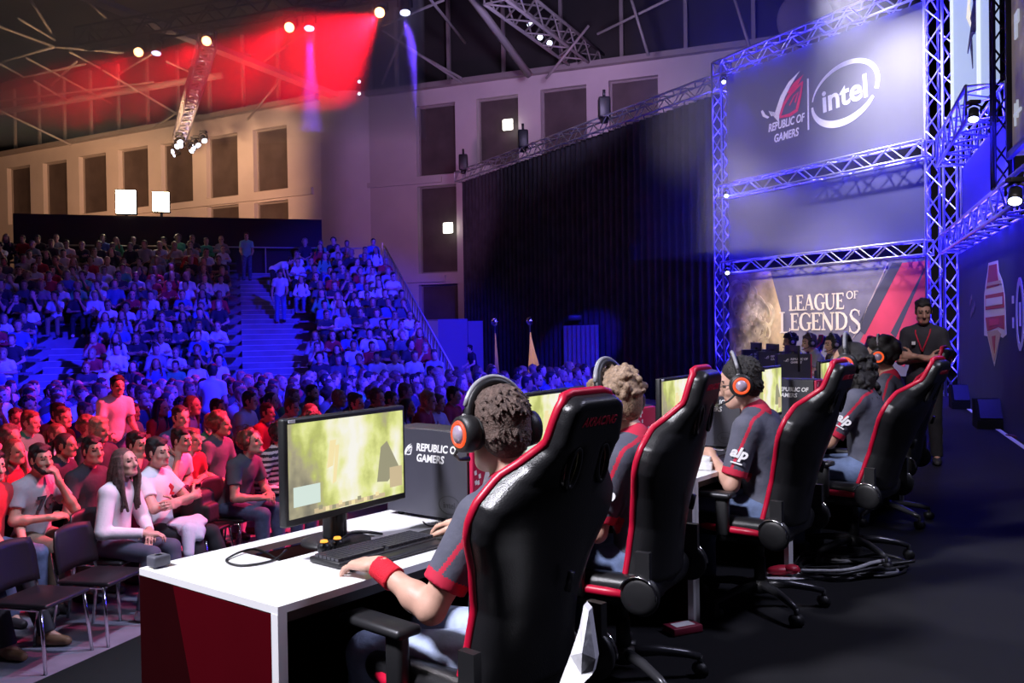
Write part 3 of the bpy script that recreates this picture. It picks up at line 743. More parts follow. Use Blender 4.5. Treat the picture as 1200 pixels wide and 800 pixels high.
zm = (bxy(860, 222)[1] + bxy(1096, 176)[1]) / 2; zl_ = (bxy(860, 312)[1] + bxy(1096, 292)[1]) / 2
truss('banner_truss', 'top blue-lit horizontal truss above the grey sponsor banner', 'truss', FBp(XL, ztop + 0.25, 0.1), FBp(xr, ztop + 0.25, 0.1), 0.40, 0.42, 0.03)
truss('banner_truss', 'middle horizontal truss under the grey sponsor banner', 'truss', FBp(XL + 0.2, zm, 0.15), FBp(xr - 0.2, zm, 0.15), 0.34, 0.42, 0.028)
truss('banner_truss', 'lowest horizontal truss above the game logo banner', 'truss', FBp(XL + 0.2, zl_, 0.15), FBp(xr - 0.2, zl_, 0.15), 0.30, 0.42, 0.026)
def panel(name, label, cat, x0, x1, z0, z1, F, off, m, t=0.04):
    root = thing(name, label, cat, F @ V(((x0 + x1) / 2, z0, off)))
    b = MB(); b.box(F @ V(((x0 + x1) / 2, (z0 + z1) / 2, off - t / 2)), (x1 - x0, z1 - z0, t), F.to_3x3()); b.build('panel', m, root, w=True)
    return root
xs0, xs1 = XL + 0.2, xr - 0.3
ban = panel('sponsor_banner', 'wide grey sponsor banner with red eye logo and white oval chip logo', 'banner', xs0, xs1, zm + 0.2, ztop + 0.05, FB, 0, slate_cloth)
fab = panel('dark_banner', 'plain dark cloth panel between the sponsor banner and the game banner', 'banner', xs0, xs1, zl_ + 0.2, zm - 0.2, FB, -0.02, mat('dark_cloth', (0.06, 0.06, 0.12), 0.8))
def F2(F, x, y, off=0.0, ang=0.0, sc_=1.0): return F @ Matrix.Translation((x, y, off)) @ Matrix.Rotation(ang, 4, 'Z') @ Matrix.Scale(sc_, 4)
red_print = mat('red_print', (0.80, 0.05, 0.10), 0.6)
def eye_logo(mb, M, mi_white=0, mi_red=1, t=0.006):
    """the angular eye mark: swept white brow with two barbs over a red blade"""
    mb.prism([(-0.12, -0.02), (0.05, 0.28), (0.30, 0.52), (0.62, 0.66), (0.34, 0.42), (0.16, 0.20), (0.00, -0.10), (-0.02, -0.26), (-0.20, -0.06), (-0.32, 0.06), (-0.24, -0.08)], M, t, mi_white)
    mb.prism([(-0.55, 0.10), (-0.50, -0.02), (-0.36, -0.10), (-0.30, -0.08), (-0.42, 0.0), (-0.50, 0.12)], M, t, mi_white)
    mb.prism([(0.24, 0.30), (0.44, 0.46), (0.72, 0.56), (0.54, 0.38), (0.36, 0.26)], M, t, mi_red)
    mb.strip([(0.02, -0.14), (0.14, 0.08), (0.34, 0.26), (0.70, 0.42)], [0.05, 0.07, 0.08, 0.04], M, t, mi_red)
    mb.strip([(0.69, 0.42), (0.62, 0.16), (0.52, -0.10)], [0.04, 0.07, 0.08], M, t, mi_red)
    mb.strip([(0.54, -0.12), (0.30, -0.18), (0.0, -0.16)], [0.07, 0.07, 0.04], M, t, mi_red)
    mb.strip([(0.30, 0.02), (0.44, 0.18), (0.56, 0.24), (0.46, 0.04)], 0.035, M, t, mi_red)
    return mb
# sponsor banner print
cx, cy = bxy(915, 126); b = MB(); eye_logo(b, F2(FB, cx - 0.05, cy - 0.05, 0.004, 0.02, 1.18)); b.build('eye_logo', [white_print, red_print], ban, w=True)
cx, cy = bxy(921, 146); b = MB()
text_mesh(b, 'REPUBLIC OF', F2(FB, cx, cy - 0.05, 0.004, 0.02), 0.28, 0.006, 0.2, 'CENTER', 0.006, width=1.25); text_mesh(b, 'GAMERS', F2(FB, cx, cy - 0.36, 0.004, 0.02), 0.28, 0.006, 0.2, 'CENTER', 0.006, width=0.85)
b.build('lettering', white_print, ban, w=True)
a, c = bxy(947, 92), bxy(948, 152); b = MB(); b.box(FBp(a[0], (a[1] + c[1]) / 2, 0.006), (0.05, a[1] - c[1], 0.008), FB.to_3x3()); b.build('divider_line', white_print, ban, w=True)
cx, cy = bxy(989, 109); b = MB(); M = F2(FB, cx, cy, 0.004, 0.0)
text_mesh(b, 'intel', F2(FB, cx + 0.03, cy - 0.27, 0.004, 0.06), 0.74, 0.008, 0.0, 'CENTER', 0.016, width=1.32)
arc = [(math.cos(R(t)) * 0.98, math.sin(R(t)) * 0.66) for t in range(165, -30, -7)]
b.strip([(x * math.cos(0.17) - y * math.sin(0.17), x * math.sin(0.17) + y * math.cos(0.17)) for x, y in arc], [0.03 + 0.08 * min(1, j / 12) for j in range(len(arc))], M, 0.008)
arc = [(math.cos(R(t)) * 0.98, math.sin(R(t)) * 0.66) for t in range(176, 325, 7)]
b.strip([(x * math.cos(0.17) - y * math.sin(0.17), x * math.sin(0.17) + y * math.cos(0.17)) for x, y in arc], [0.06 + 0.11 * math.sin(math.pi * j / len(arc)) for j in range(len(arc))], M, 0.008)
b.build('oval_logo', white_print, ban, w=True)
# game banner: cloth with pale creature-like swirls, red stripes and serif lettering
gold_print = mat('gold_print', (0.80, 0.62, 0.28), 0.6, var=0.35, scale=3)
tan_print = mat('tan_print', (0.62, 0.46, 0.20), 0.7, var=0.55, scale=1.6)
grey_print = mat('grey_print', (0.17, 0.16, 0.19), 0.7, var=0.25, scale=1.5)
line_print = mat('line_print', (0.06, 0.06, 0.08), 0.7)
cream_print = mat('cream_print', (0.85, 0.76, 0.52), 0.6)
rose_print = mat('rose_print', (0.62, 0.05, 0.095), 0.7, var=0.12, scale=1.5)
ztb = zl_ - 0.17
gb = panel('game_banner', 'wide game banner with cream serif lettering and red diagonal stripes', 'banner', xs0, xs1, 0.35, ztb, FB, 0, grey_print)
b = MB(); nrm = F2(FB, 0, 0, 0.003)
def clipx(poly): return [(min(max(x, xs0), xs1), min(max(y, 0.36), ztb - 0.01)) for x, y in poly]
xa = bxy(858, 360)[0]; xe = bxy(920, 360)[0]
b.prism(clipx([(xa - 0.2, 0.4), (xe - 0.35, 0.4), (xe, 1.0), (xe - 0.15, 1.9), (xe - 0.5, ztb), (xa - 0.2, ztb)]), nrm, 0.004)
rr = random.Random(5)
b.build('cloth_print', tan_print, gb, w=True)
b = MB()
for j in range(60):                                         # loose ornamental swirls in place of the painted creature
    x0, y0 = xa + rr.uniform(0.1, 1.3), rr.uniform(0.7, ztb - 0.4); q = rr.uniform(0.15, 0.45); s = rr.choice((-1, 1)); a0 = rr.uniform(0, 6)
    P = [(x0 + q * (1 - i / 16) * math.cos(a0 + s * i * 0.35), y0 + q * (1 - i / 16) * math.sin(a0 + s * i * 0.35)) for i in range(14)]
    if all(xs0 < x < xe and 0.4 < y < ztb - 0.05 for x, y in P): b.strip(P, [0.10 * (1 - i / 15) + 0.015 for i in range(14)], F2(FB, 0, 0, 0.008), 0.004)
b.build('ornament', gold_print, gb, w=True)
def bpoly(pts): return [bxy(*p) for p in pts]
b = MB()
b.prism(clipx(bpoly([(1098, 304), (1056, 308), (1008, 400), (1060, 430), (1098, 340)])), F2(FB, 0, 0, 0.003), 0.004, 0)
b.build('red_stripe', rose_print, gb, w=True)
b = MB()
b.prism(clipx(bpoly([(1046, 308), (1058, 307), (1014, 392), (1003, 384)])), F2(FB, 0, 0, 0.008), 0.003, 0)
b.prism(clipx(bpoly([(1090, 303), (1098, 303), (1050, 396), (1044, 390)])), F2(FB, 0, 0, 0.008), 0.003, 0)
b.build('dark_stripe', line_print, gb, w=True)
b = MB(); b.strip(bpoly([(1041, 308), (1016, 362)]), 0.03, F2(FB, 0, 0, 0.008), 0.003); b.strip(bpoly([(1016, 362), (1006, 388), (998, 398)]), 0.02, F2(FB, 0, 0, 0.008), 0.003)
b.build('pale_line', mat('pale_line', (0.45, 0.36, 0.30), 0.6), gb, w=True)
# serif letters from strokes: (points, widths)
def serif(x, y, w, t): return ([(x - w, y), (x + w, y)], t)
GL = {
 'L': (0.62, [([(0.16, 0), (0.16, 1)], 0.17), serif(0.16, 0.97, 0.15, 0.07), ([(0.02, 0.03), (0.58, 0.03)], 0.08), ([(0.56, 0.0), (0.60, 0.24)], [0.10, 0.03])]),
 'E': (0.64, [([(0.16, 0), (0.16, 1)], 0.17), ([(0.02, 0.97), (0.56, 0.97)], 0.08), ([(0.16, 0.52), (0.44, 0.52)], 0.07), ([(0.02, 0.03), (0.58, 0.03)], 0.08), ([(0.54, 0.99), (0.57, 0.78)], [0.10, 0.03]), ([(0.56, 0.0), (0.61, 0.24)], [0.10, 0.03]), ([(0.44, 0.42), (0.44, 0.62)], 0.05)]),
 'A': (0.84, [([(0.12, 0), (0.42, 1.02)], 0.07), ([(0.42, 1.02), (0.70, 0)], 0.17), ([(0.24, 0.34), (0.58, 0.34)], 0.07), serif(0.12, 0.03, 0.13, 0.07), serif(0.70, 0.03, 0.15, 0.07)]),
 'G': (0.84, [([(0.74, 0.78), (0.62, 0.95), (0.42, 1.0), (0.22, 0.9), (0.12, 0.68), (0.10, 0.45), (0.16, 0.2), (0.32, 0.03), (0.52, 0.0), (0.70, 0.08)], [0.05, 0.07, 0.08, 0.13, 0.18, 0.19, 0.17, 0.12, 0.08, 0.10]), ([(0.70, 0.05), (0.70, 0.42)], 0.15), serif(0.70, 0.42, 0.16, 0.07), ([(0.76, 0.98), (0.75, 0.72)], [0.05, 0.03])]),
 'U': (0.84, [([(0.16, 0.98), (0.16, 0.35), (0.22, 0.12), (0.38, 0.01), (0.54, 0.06), (0.65, 0.2), (0.68, 0.4), (0.68, 0.98)], [0.17, 0.17, 0.16, 0.12, 0.08, 0.07, 0.07, 0.07]), serif(0.16, 0.97, 0.15, 0.07), serif(0.68, 0.97, 0.13, 0.07)]),
 'N': (0.92, [([(0.18, 0), (0.18, 1)], 0.08), ([(0.14, 1.0), (0.74, 0.0)], 0.17), ([(0.76, 0), (0.76, 1)], 0.08), serif(0.18, 0.03, 0.13, 0.07), serif(0.08, 0.97, 0.10, 0.07), serif(0.76, 0.97, 0.13, 0.07)]),
 'D': (0.86, [([(0.18, 0), (0.18, 1)], 0.17), ([(0.04, 0.97), (0.36, 0.97), (0.58, 0.88), (0.72, 0.68), (0.74, 0.45), (0.68, 0.22), (0.52, 0.07), (0.34, 0.03), (0.04, 0.03)], [0.07, 0.08, 0.12, 0.17, 0.18, 0.16, 0.12, 0.08, 0.07])]),
 'S': (0.66, [([(0.52, 0.80), (0.46, 0.94), (0.32, 1.0), (0.18, 0.93), (0.12, 0.78), (0.20, 0.62), (0.36, 0.5), (0.50, 0.36), (0.52, 0.18), (0.42, 0.05), (0.28, 0.0), (0.14, 0.06), (0.08, 0.22)], [0.04, 0.06, 0.08, 0.12, 0.15, 0.16, 0.17, 0.16, 0.15, 0.12, 0.08, 0.06, 0.04]), ([(0.53, 0.96), (0.53, 0.72)], [0.05, 0.03]), ([(0.07, 0.04), (0.07, 0.30)], [0.05, 0.03])]),
 'O': (0.90, [([(0.45 + 0.34 * math.cos(R(t)), 0.5 + 0.5 * math.sin(R(t))) for t in range(0, 361, 24)], [0.10 + 0.08 * abs(math.cos(R(t))) for t in range(0, 361, 24)])]),
 'F': (0.60, [([(0.16, 0), (0.16, 1)], 0.17), ([(0.02, 0.97), (0.56, 0.97)], 0.08), ([(0.16, 0.52), (0.44, 0.52)], 0.07), serif(0.16, 0.03, 0.15, 0.07), ([(0.54, 0.99), (0.57, 0.78)], [0.10, 0.03])])}
def serif_text(mb, txt, M, x0, x1, y0, h, t=0.006, heights=None):
    hs = heights or [1.0] * len(txt); tot = sum(GL[c][0] * k for c, k in zip(txt, hs)); k0 = (x1 - x0) / tot; x = x0
    for c, hk in zip(txt, hs):
        wd, strokes = GL[c]; yb = y0 - (h * (hk - 1) * 0.6)
        for P, w in strokes:
            wl = [q * h * 1.12 for q in w] if isinstance(w, list) else w * h * 1.12
            mb.strip([(x + p[0] * k0 * hk, yb + p[1] * h * hk) for p in P], wl, M, t)
        x += wd * k0 * hk
    return mb
b = MB(); M = F2(FB, 0, 0, 0.012)
p0, p1 = bxy(925, 364), bxy(990, 360); h1 = bxy(945, 345)[1] - bxy(945, 363)[1]
serif_text(b, 'LEAGUE', M, p0[0], p1[0], p0[1], h1)
p2 = bxy(992, 352); serif_text(b, 'OF', M, p2[0], p2[0] + 0.36, p2[1] + 0.04, 0.17)
p0, p1 = bxy(914, 387), bxy(1011, 384); h2 = bxy(945, 366)[1] - bxy(945, 386)[1]
serif_text(b, 'LEGENDS', M, p0[0], p1[0], p0[1], h2, heights=[1.28, 1, 1, 1, 1, 1, 1.3])
b.build('lettering', cream_print, gb, w=True)
# ---------------------------------------------------------------- backdrop along the stage rear, screens, its trusses
SW0 = V((6.3, 11.05, 0)); SX = -ED; FS = frame(SW0, SX, UP, SX.cross(UP)); IS = FS.inverted(); SN = SX.cross(UP)
def sxy(px, py, off=0.0): p = IS @ on_plane(px, py, SW0 + SN * off, SN); return (p.x, p.y)
xf = sxy(1124, 400)[0]
zlo = (sxy(1140, 282)[1] + sxy(1198, 246)[1]) / 2
nav = panel('navy_backdrop', 'navy cloth backdrop with a printed dagger-shaped crest at the stage rear', 'backdrop', xf, 6.0, 0.0, zlo - 0.1, FS, 0, navy_cloth)
b = MB(); white_p, crest_red, crest_gold = mat('crest_white', (0.72, 0.66, 0.66), 0.6), mat('crest_red', (0.42, 0.03, 0.04), 0.6), mat('crest_gold', (0.50, 0.36, 0.22), 0.6)
def spoly(pts): return [sxy(*p) for p in pts][::-1]
M1, M2, M3 = F2(FS, 0, 0, 0.004), F2(FS, 0, 0, 0.010), F2(FS, 0, 0, 0.016)
def ccw(P): return P if sum(P[i][0] * P[(i + 1) % len(P)][1] - P[(i + 1) % len(P)][0] * P[i][1] for i in range(len(P))) > 0 else P[::-1]
def sp(pts, M, mi): b.prism(ccw([sxy(*p) for p in pts]), M, 0.005, mi)
sp([(1159, 308), (1170, 305), (1171, 318), (1175, 328), (1178, 345), (1180, 392), (1176, 396), (1173, 394), (1166, 429), (1158, 394), (1154, 393), (1154, 346), (1156, 330), (1158, 318)], M1, 0)
sp([(1160, 311), (1169, 309), (1170, 322), (1172, 334), (1157, 338), (1159, 322)], M2, 1)
sp([(1156, 346), (1177, 342), (1178, 360), (1156, 363)], M2, 1)
sp([(1157, 350), (1176, 347), (1176, 356), (1157, 359)], M3, 0)
sp([(1156, 372), (1178, 369), (1178, 386), (1171, 383), (1158, 388)], M2, 1)
sp([(1161, 374), (1172, 373), (1172, 380), (1161, 382)], M3, 3)
sp([(1158, 389), (1170, 386), (1174, 391), (1166, 424)], M2, 2)
sp([(1164, 394), (1168, 393), (1167, 414), (1165, 404)], M3, 1)
sp([(1159, 331), (1174, 328), (1175, 332), (1158, 335)], M3, 2)
b.build('crest', [white_p, crest_red, crest_gold, rose_print], nav, w=True)
b = MB()
for px, py in ((1138, 352), (1142, 360), (1139, 366)): b.box(FS @ V((*sxy(px, py), 0.005)), (0.25, 0.10, 0.006), FS.to_3x3() @ Matrix.Rotation(0.5, 3, 'Z'))
b.build('faint_mark', mat('faint_print', (0.14, 0.10, 0.20), 0.7), nav, w=True)
b = MB(); x, y = sxy(1196, 368); P = [(x + 0.22 * math.cos(R(t)), y + 0.42 * math.sin(R(t))) for t in range(0, 360, 20)]
b.strip(P, 0.10, F2(FS, 0, 0, 0.005), 0.005, closed=True); b.box(FS @ V((x, y, 0.008)), (0.10, 0.3, 0.006), FS.to_3x3()); x, y = sxy(1188, 378); b.box(FS @ V((x, y, 0.008)), (0.10, 0.14, 0.006), FS.to_3x3()); b.box(FS @ V((x, y + 0.3, 0.008)), (0.12, 0.1, 0.006), FS.to_3x3())
b.build('white_mark', white_print, nav, w=True)
truss('rear_truss', 'low blue-lit truss running above the navy backdrop', 'truss', FS @ V((xf - 0.1, zlo + 0.12, 0.1)), FS @ V((6.0, zlo + 0.12, 0.1)), 0.34, 0.42, 0.03)
z2 = (sxy(1142, 152)[1] + sxy(1166, 112)[1]) / 2
x2 = sxy(1168, 100)[0]
truss('rear_truss', 'high blue-lit truss under the pale tall screen', 'truss', FS @ V((xf - 0.1, z2, 0.1)), FS @ V((x2 - 0.3, z2, 0.1)), 0.5, 0.42, 0.03)
panel('blue_cloth', 'plain cloth panel glowing blue between the two rear trusses', 'backdrop', xf - 0.2, x2, zlo + 0.35, z2 - 0.3, FS, -0.1, mat('sky_cloth', (0.25, 0.26, 0.42), 0.8))
# pale tall screen with dark brush figure, big screen nearer
scr = thing('tall_screen', 'tall pale lit screen with a dark brush figure high above the stage', 'screen', FS @ V((xf, z2 + 0.4, 0.1)))
xq = sxy(1166, 60)[0]; zq = z2 + 0.26
b = MB(); b.box(FS @ V(((xf + xq) / 2, zq + 3, 0.0)), (xq - xf, 6, 0.12), FS.to_3x3()); b.build('panel', emat('screen_pale', (0.50, 0.62, 0.95), 0.75), scr, w=True)
b = MB()
for xx in (xf + 0.05, xf + (xq - xf) * 0.78):
    b = MB(); b.box(FS @ V((xx, zq + 3, 0.08)), (0.10, 6, 0.05), FS.to_3x3()); b.build('white_bar', emat('screen_white', (0.85, 0.93, 1.0), 1.0), scr, w=True)
b = MB(); ex = lambda pts: [((IS @ on_plane(x, y, SW0 + SN * 0.08, SN)).x, (IS @ on_plane(x, y, SW0 + SN * 0.08, SN)).y) for x, y in pts]
for P, w in (([(1141, -12), (1143, 8), (1139, 22), (1142, 34)], [0.25, 0.5, 0.35, 0.1]), ([(1134, 62), (1137, 45), (1140, 30), (1142, 24), (1144, 32), (1142, 38)], [0.04, 0.16, 0.3, 0.42, 0.25, 0.06]), ([(1138, 50), (1139, 62), (1140, 80)], [0.2, 0.14, 0.03])):
    b.strip(ex(P), w, F2(FS, 0, 0, 0.075), 0.01)
b.build('brush_figure', mat('brush_dark', (0.05, 0.04, 0.08), 0.6), scr, w=True)
b = MB(); b.strip(ex([(1136, -10), (1134, 14), (1138, 30)]), [0.3, 0.35, 0.1], F2(FS, 0, 0, 0.07), 0.01); b.build('cream_mark', emat('screen_cream', (1, 0.92, 0.72), 0.9), scr, w=True)
sc2 = thing('large_screen', 'large dim screen cut by the frame edge above the navy backdrop', 'screen', FS @ V((1.5, zlo + 0.5, 0.15)))
xg = sxy(1182, 150, 0.2)[0]; zg = zlo + 0.62
b = MB(); b.box(FS @ V((xg + 3, zg + 3.5, 0.1)), (6, 7, 0.14), FS.to_3x3())
mscr = emat('screen_game', (0.5, 0.4, 0.42), 0.35); b.build('panel', mscr, sc2, w=True)
nt = mscr.node_tree; n = nt.nodes.new('ShaderNodeTexNoise'); n.inputs['Scale'].default_value = 1.7; n.inputs['Detail'].default_value = 5; rp = nt.nodes.new('ShaderNodeValToRGB')
tc = nt.nodes.new('ShaderNodeTexCoord'); nt.links.new(tc.outputs['Object'], n.inputs['Vector'])
for i, (p, c) in enumerate(((0.3, (0.10, 0.06, 0.20, 1)), (0.5, (0.30, 0.24, 0.30, 1)), (0.6, (0.40, 0.30, 0.30, 1)), (0.7, (0.75, 0.70, 0.72, 1)))):
    e = rp.color_ramp.elements[i] if i < 2 else rp.color_ramp.elements.new(p); e.position = p; e.color = c
nt.links.new(n.outputs['Fac'], rp.inputs['Fac']); nt.links.new(rp.outputs['Color'], nt.nodes['Principled BSDF'].inputs['Emission Color'])
b = MB(); b.box(FS @ V((xg + 0.02, zg + 3.5, 0.2)), (0.08, 7, 0.06), FS.to_3x3()); b.box(FS @ V((xg + 3, zg, 0.2)), (6, 0.08, 0.06), FS.to_3x3()); b.build('frame', dark_metal, sc2, w=True)
b = MB(); b.box(FS @ V((xg + 0.5, zg + 1.5, 0.19)), (0.22, 0.14, 0.02), FS.to_3x3()); b.box(FS @ V((xg + 0.45, zg + 1.36, 0.19)), (0.12, 0.16, 0.02), FS.to_3x3()); b.build('screen_badge', emat('screen_mark', (0.75, 0.8, 1.0), 0.5), sc2, w=True)
b = MB(); b.box(FS @ V((xg + 0.5, zg + 0.42, 0.19)), (0.40, 0.035, 0.02), FS.to_3x3()); b.box(FS @ V((xg + 0.36, zg + 0.42, 0.19)), (0.04, 0.26, 0.02), FS.to_3x3()); b.box(FS @ V((xg + 0.5, zg + 0.46, 0.19)), (0.04, 0.2, 0.02), FS.to_3x3())
b.build('screen_text', emat('screen_mark', (0.75, 0.8, 1.0), 0.9), sc2, w=True)
x3 = sxy(1174, 120, 0.2)[0]
truss('screen_truss', 'vertical dark truss pole between the two stage screens', 'truss', FS @ V((x3, zlo + 0.3, 0.2)), FS @ V((x3, 12, 0.2)), 0.20, 0.30, 0.022, up=SN, m=dark_metal)
# stage floor lamps and the white tape at the foot of the backdrop
def floor_lamp(px, py, label):
    p = on_z(px, py, 0.0); root = thing('stage_monitor', label, 'stage monitor', (p.x, p.y, 0), math.atan2(ED.y, ED.x) + R(90))
    b = MB(); b.prism([(-0.25, 0), (0.25, 0), (0.25, 0.12), (-0.05, 0.40), (-0.25, 0.40)], frame((-0.3, 0, 0), (0, 1, 0), (0, 0, 1), (1, 0, 0)), 0.6); b.build('cabinet', mat('monitor_black', (0.006, 0.006, 0.007), 0.9, spec=0.1), root)
    b = MB(); b.box((0, 0.115, 0.275), (0.52, 0.36, 0.012), Matrix.Rotation(R(-43), 3, 'X')); b.build('grille', dark_metal, root)
    return root
floor_lamp(1136, 478, 'black wedge stage monitor by the foot of the banner tower')
floor_lamp(1170, 501, 'black wedge stage monitor nearer along the navy backdrop')
b = MB(); p, q = on_z(1116, 466, 0.004), on_z(1206, 528, 0.004); b.box((p + q) / 2 + V((0, 0, 0)), ((q - p).length, 0.06, 0.006), Matrix.Rotation(math.atan2((q - p).y, (q - p).x), 3, 'Z'))
tag(b.build('floor_tape', white_print), 'white tape line on the stage floor below the navy backdrop', 'tape')
b = MB(); p = on_z(1193, 512, 0.0) + V((0, 0.0, 0)); b.rbox(p + V((0.12, 0, 0.55)), (0.05, 0.05, 1.1), 0.01); b.box(p + V((0.12, 0, 0.01)), (0.4, 0.3, 0.02))
tag(b.build('sign_post', mat('rust_post', (0.12, 0.03, 0.02), 0.6)), 'slim dark red post on a base plate by the navy backdrop', 'post')
# ---------------------------------------------------------------- lamps on trusses
lens_red, lens_blue, lens_white, lens_warm = emat('lens_red', (1, 0.35, 0.12), 22), emat('lens_blue', (0.55, 0.6, 1.0), 7), emat('lens_white', (0.75, 0.8, 1.0), 5), emat('lens_warm', (1, 0.85, 0.55), 30)
def moving_head(p, d, lens, label, group=None, s=1.0, name='hanging_spotlight'):
    """lamp hung at P, its head looking along D"""
    root = thing(name, label, 'stage light', p, 0, group); p = V(p); d = V(d).normalized()
    h = p - V((0, 0, 0.42 * s))
    b = MB(); b.rbox(p - V((0, 0, 0.06 * s)), (0.34 * s, 0.28 * s, 0.12 * s), 0.02 * s); b.build('base', black_m, root, w=True)
    sd = d.cross(UP); sd = sd.normalized() if sd.length > 0.05 else V((1, 0, 0))
    b = MB(); b.tube([h + sd * 0.2 * s, h + sd * 0.2 * s + V((0, 0, 0.22 * s)), h + V((0, 0, 0.32 * s)), h - sd * 0.2 * s + V((0, 0, 0.22 * s)), h - sd * 0.2 * s], 0.035 * s, 6); b.build('yoke', black_m, root, w=True)
    M = aim(h, d, UP if abs(d.z) < 0.97 else (0, 1, 0)) @ Matrix.Rotation(R(-90), 4, 'X')
    b = MB(); b.lathe([(0.08 * s, -0.24 * s), (0.14 * s, -0.18 * s), (0.15 * s, 0.05 * s), (0.17 * s, 0.2 * s), (0.15 * s, 0.2 * s), (0.14 * s, 0.16 * s)], 16, M); b.build('lamp_head', black_m, root, w=True)
    b = MB(); b.lathe([(0.001, 0.2 * s), (0.145 * s, 0.19 * s), (0.145 * s, 0.165 * s)], 16, M); b.build('lens', lens, root, w=True)
    return root
LT0, LT1 = at(96, 46, 30.5), at(480, -22, 26.0)
truss('light_truss', 'dark lattice lighting truss under the roof with red and blue lamps', 'truss', LT0, LT1, 0.6, 0.6, 0.04, m=dark_metal)
def lt(px): 
    # point of the lighting truss seen at column px
    lo, hi = 0.0, 1.0
    for _ in range(30):
        m = (lo + hi) / 2; p = LT0.lerp(LT1, m); c = _R3.transposed() @ (p - V((0, 0, CAMZ)))
        if 600 + FPX * c.x / -c.z < px: lo = m
        else: hi = m
    return LT0.lerp(LT1, lo) - V((0, 0, 0.3))
# (lamps themselves are placed with the lights, in the lighting section)
hang0, hang1 = on_z(244, 46, 11.4), on_z(206, 178, 11.2)
hang1 = hang0.lerp(hang1, 0.86)
truss('hanging_truss', 'bright ladder-like truss running away under the red light', 'truss', hang0, hang1, 0.5, 0.5, 0.05, m=mat('truss_bright', (0.85, 0.8, 0.85), 0.35, 0.5))
rl = random.Random(8)
for j in range(10):
    t = 0.66 + 0.034 * j + rl.uniform(-0.012, 0.012); p = hang0.lerp(hang1, t); s = -0.4 if j % 2 else 1
    moving_head(p + V((s * rl.uniform(0.3, 0.75), 0, -0.3 + rl.uniform(-0.5, 0.1))), (rl.uniform(-0.9, 1.2), -0.7, rl.uniform(-0.9, -0.2)), lens_white, 'small white-blue lamp in the cluster hanging from the ladder-like truss', 'lamps on the ladder-like truss', 0.85)
for j, (px, py) in enumerate(((620, 30), (632, 45), (643, 52))):
    moving_head(at(px, py, 38) + V((0, 0, 0.4)), (0.2, -0.9, -0.4), lens_white, 'small white lamp beside the wide roof truss', 'lamps beside the wide roof truss', 0.8)
for j in range(2):
    moving_head(at(421, 104 - j * 0 - 14 * j + 0, 40), (0.1, -0.9, -0.3), lens_white, 'small white lamp hanging in the red beam above the rounded wall corner', 'small lamps in the red beam', 0.5)
for px, py, lab in ((595, 146, 'upper small glowing box standing in for a bright reflection in a dark window'), (525, 267, 'lower small glowing box standing in for a window reflection by the edge of the drape')):
    n = FR.to_3x3() @ V((0, 0, 1)); p = on_plane(px, py, FR.translation + n * 0.35, n); root = thing('glint_box', lab, 'lamp', p)
    b = MB(); b.rbox(p, (0.5, 0.12, 0.5), 0.05, FR.to_3x3().to_4x4().to_3x3() @ Matrix.Rotation(R(90), 3, 'X')); b.build('glint_face', emat('glint_glow', (1, 0.95, 0.85), 5), root, w=True)  # glowing box stands in for a bright reflection in the window
    b = MB(); b.box(p - n * 0.2, (0.1, 0.36, 0.1)); b.build('bracket', dark_metal, root, w=True)
# ---------------------------------------------------------------- grandstand
BC, BU, BV = V((-1.6, 24.0, FZ)), V((0.956, 0.292, 0)).normalized(), V((-0.292, 0.956, 0)).normalized()
FT = frame(BC, BU, BV, UP)
RISE, TREAD, NR = 0.317, 0.82, 14
UL = -24.0
AIS = [(-5.35, -3.75, 0, NR), (-10.4, -9.3, 0, 6)]            # aisles: u range, rows
stand_m = mat('stand_boards', (0.22, 0.22, 0.26), 0.7, var=0.15, scale=2)
edge_m = mat('step_edge', (0.62, 0.62, 0.66), 0.6)
st = thing('grandstand', 'tiered grandstand full of spectators, with a central stairway', 'grandstand', BC, kind='structure')
b = MB()
prof = [(0, 0)]
for r in range(NR): prof += [(r * TREAD, (r + 1) * RISE), ((r + 1) * TREAD, (r + 1) * RISE)]
prof += [(NR * TREAD + 1.2, NR * RISE), (NR * TREAD + 1.2, 0)]
b.prism(prof[::-1] if False else prof, frame(FT @ V((UL, 0, 0)), BV, UP, BU), -UL)
b.build('tiers', stand_m, st, w=True)
for u0, u1, r0, r1 in AIS:                                   # stairways: half steps between the tiers, pale nosings
    b = MB(); e = MB()
    for r in range(r0, r1):
        b.box(FT @ V(((u0 + u1) / 2, r * TREAD - TREAD * 0.25, r * RISE + RISE * 0.25)), (u1 - u0, TREAD * 0.5, RISE * 0.5), FT.to_3x3())
        for yy, zz in ((-TREAD * 0.5, RISE * 0.5), (0, RISE)):
            e.box(FT @ V(((u0 + u1) / 2, r * TREAD + yy + 0.035, r * RISE + zz + 0.004)), (u1 - u0, 0.09, 0.012), FT.to_3x3())
    s_ = b.build('stairway', stand_m, st, w=True); e.build('step_edge', edge_m, s_, w=True)
b = MB()
for r in range(NR):
    yv, zv = (r + 1) * TREAD - 0.4, (r + 1) * RISE
    segs, x = [], UL
    for u0, u1, r0, r1 in sorted(AIS):
        if r0 <= r < r1: segs.append((x, u0 - 0.1)); x = u1 + 0.1
    segs.append((x, -0.15))
    for x0, x1 in segs: b.box(FT @ V(((x0 + x1) / 2, yv, zv + 0.38)), (x1 - x0, 0.36, 0.05), FT.to_3x3())
b.build('bench_boards', mat('bench_board', (0.12, 0.12, 0.16), 0.6), st, w=True)
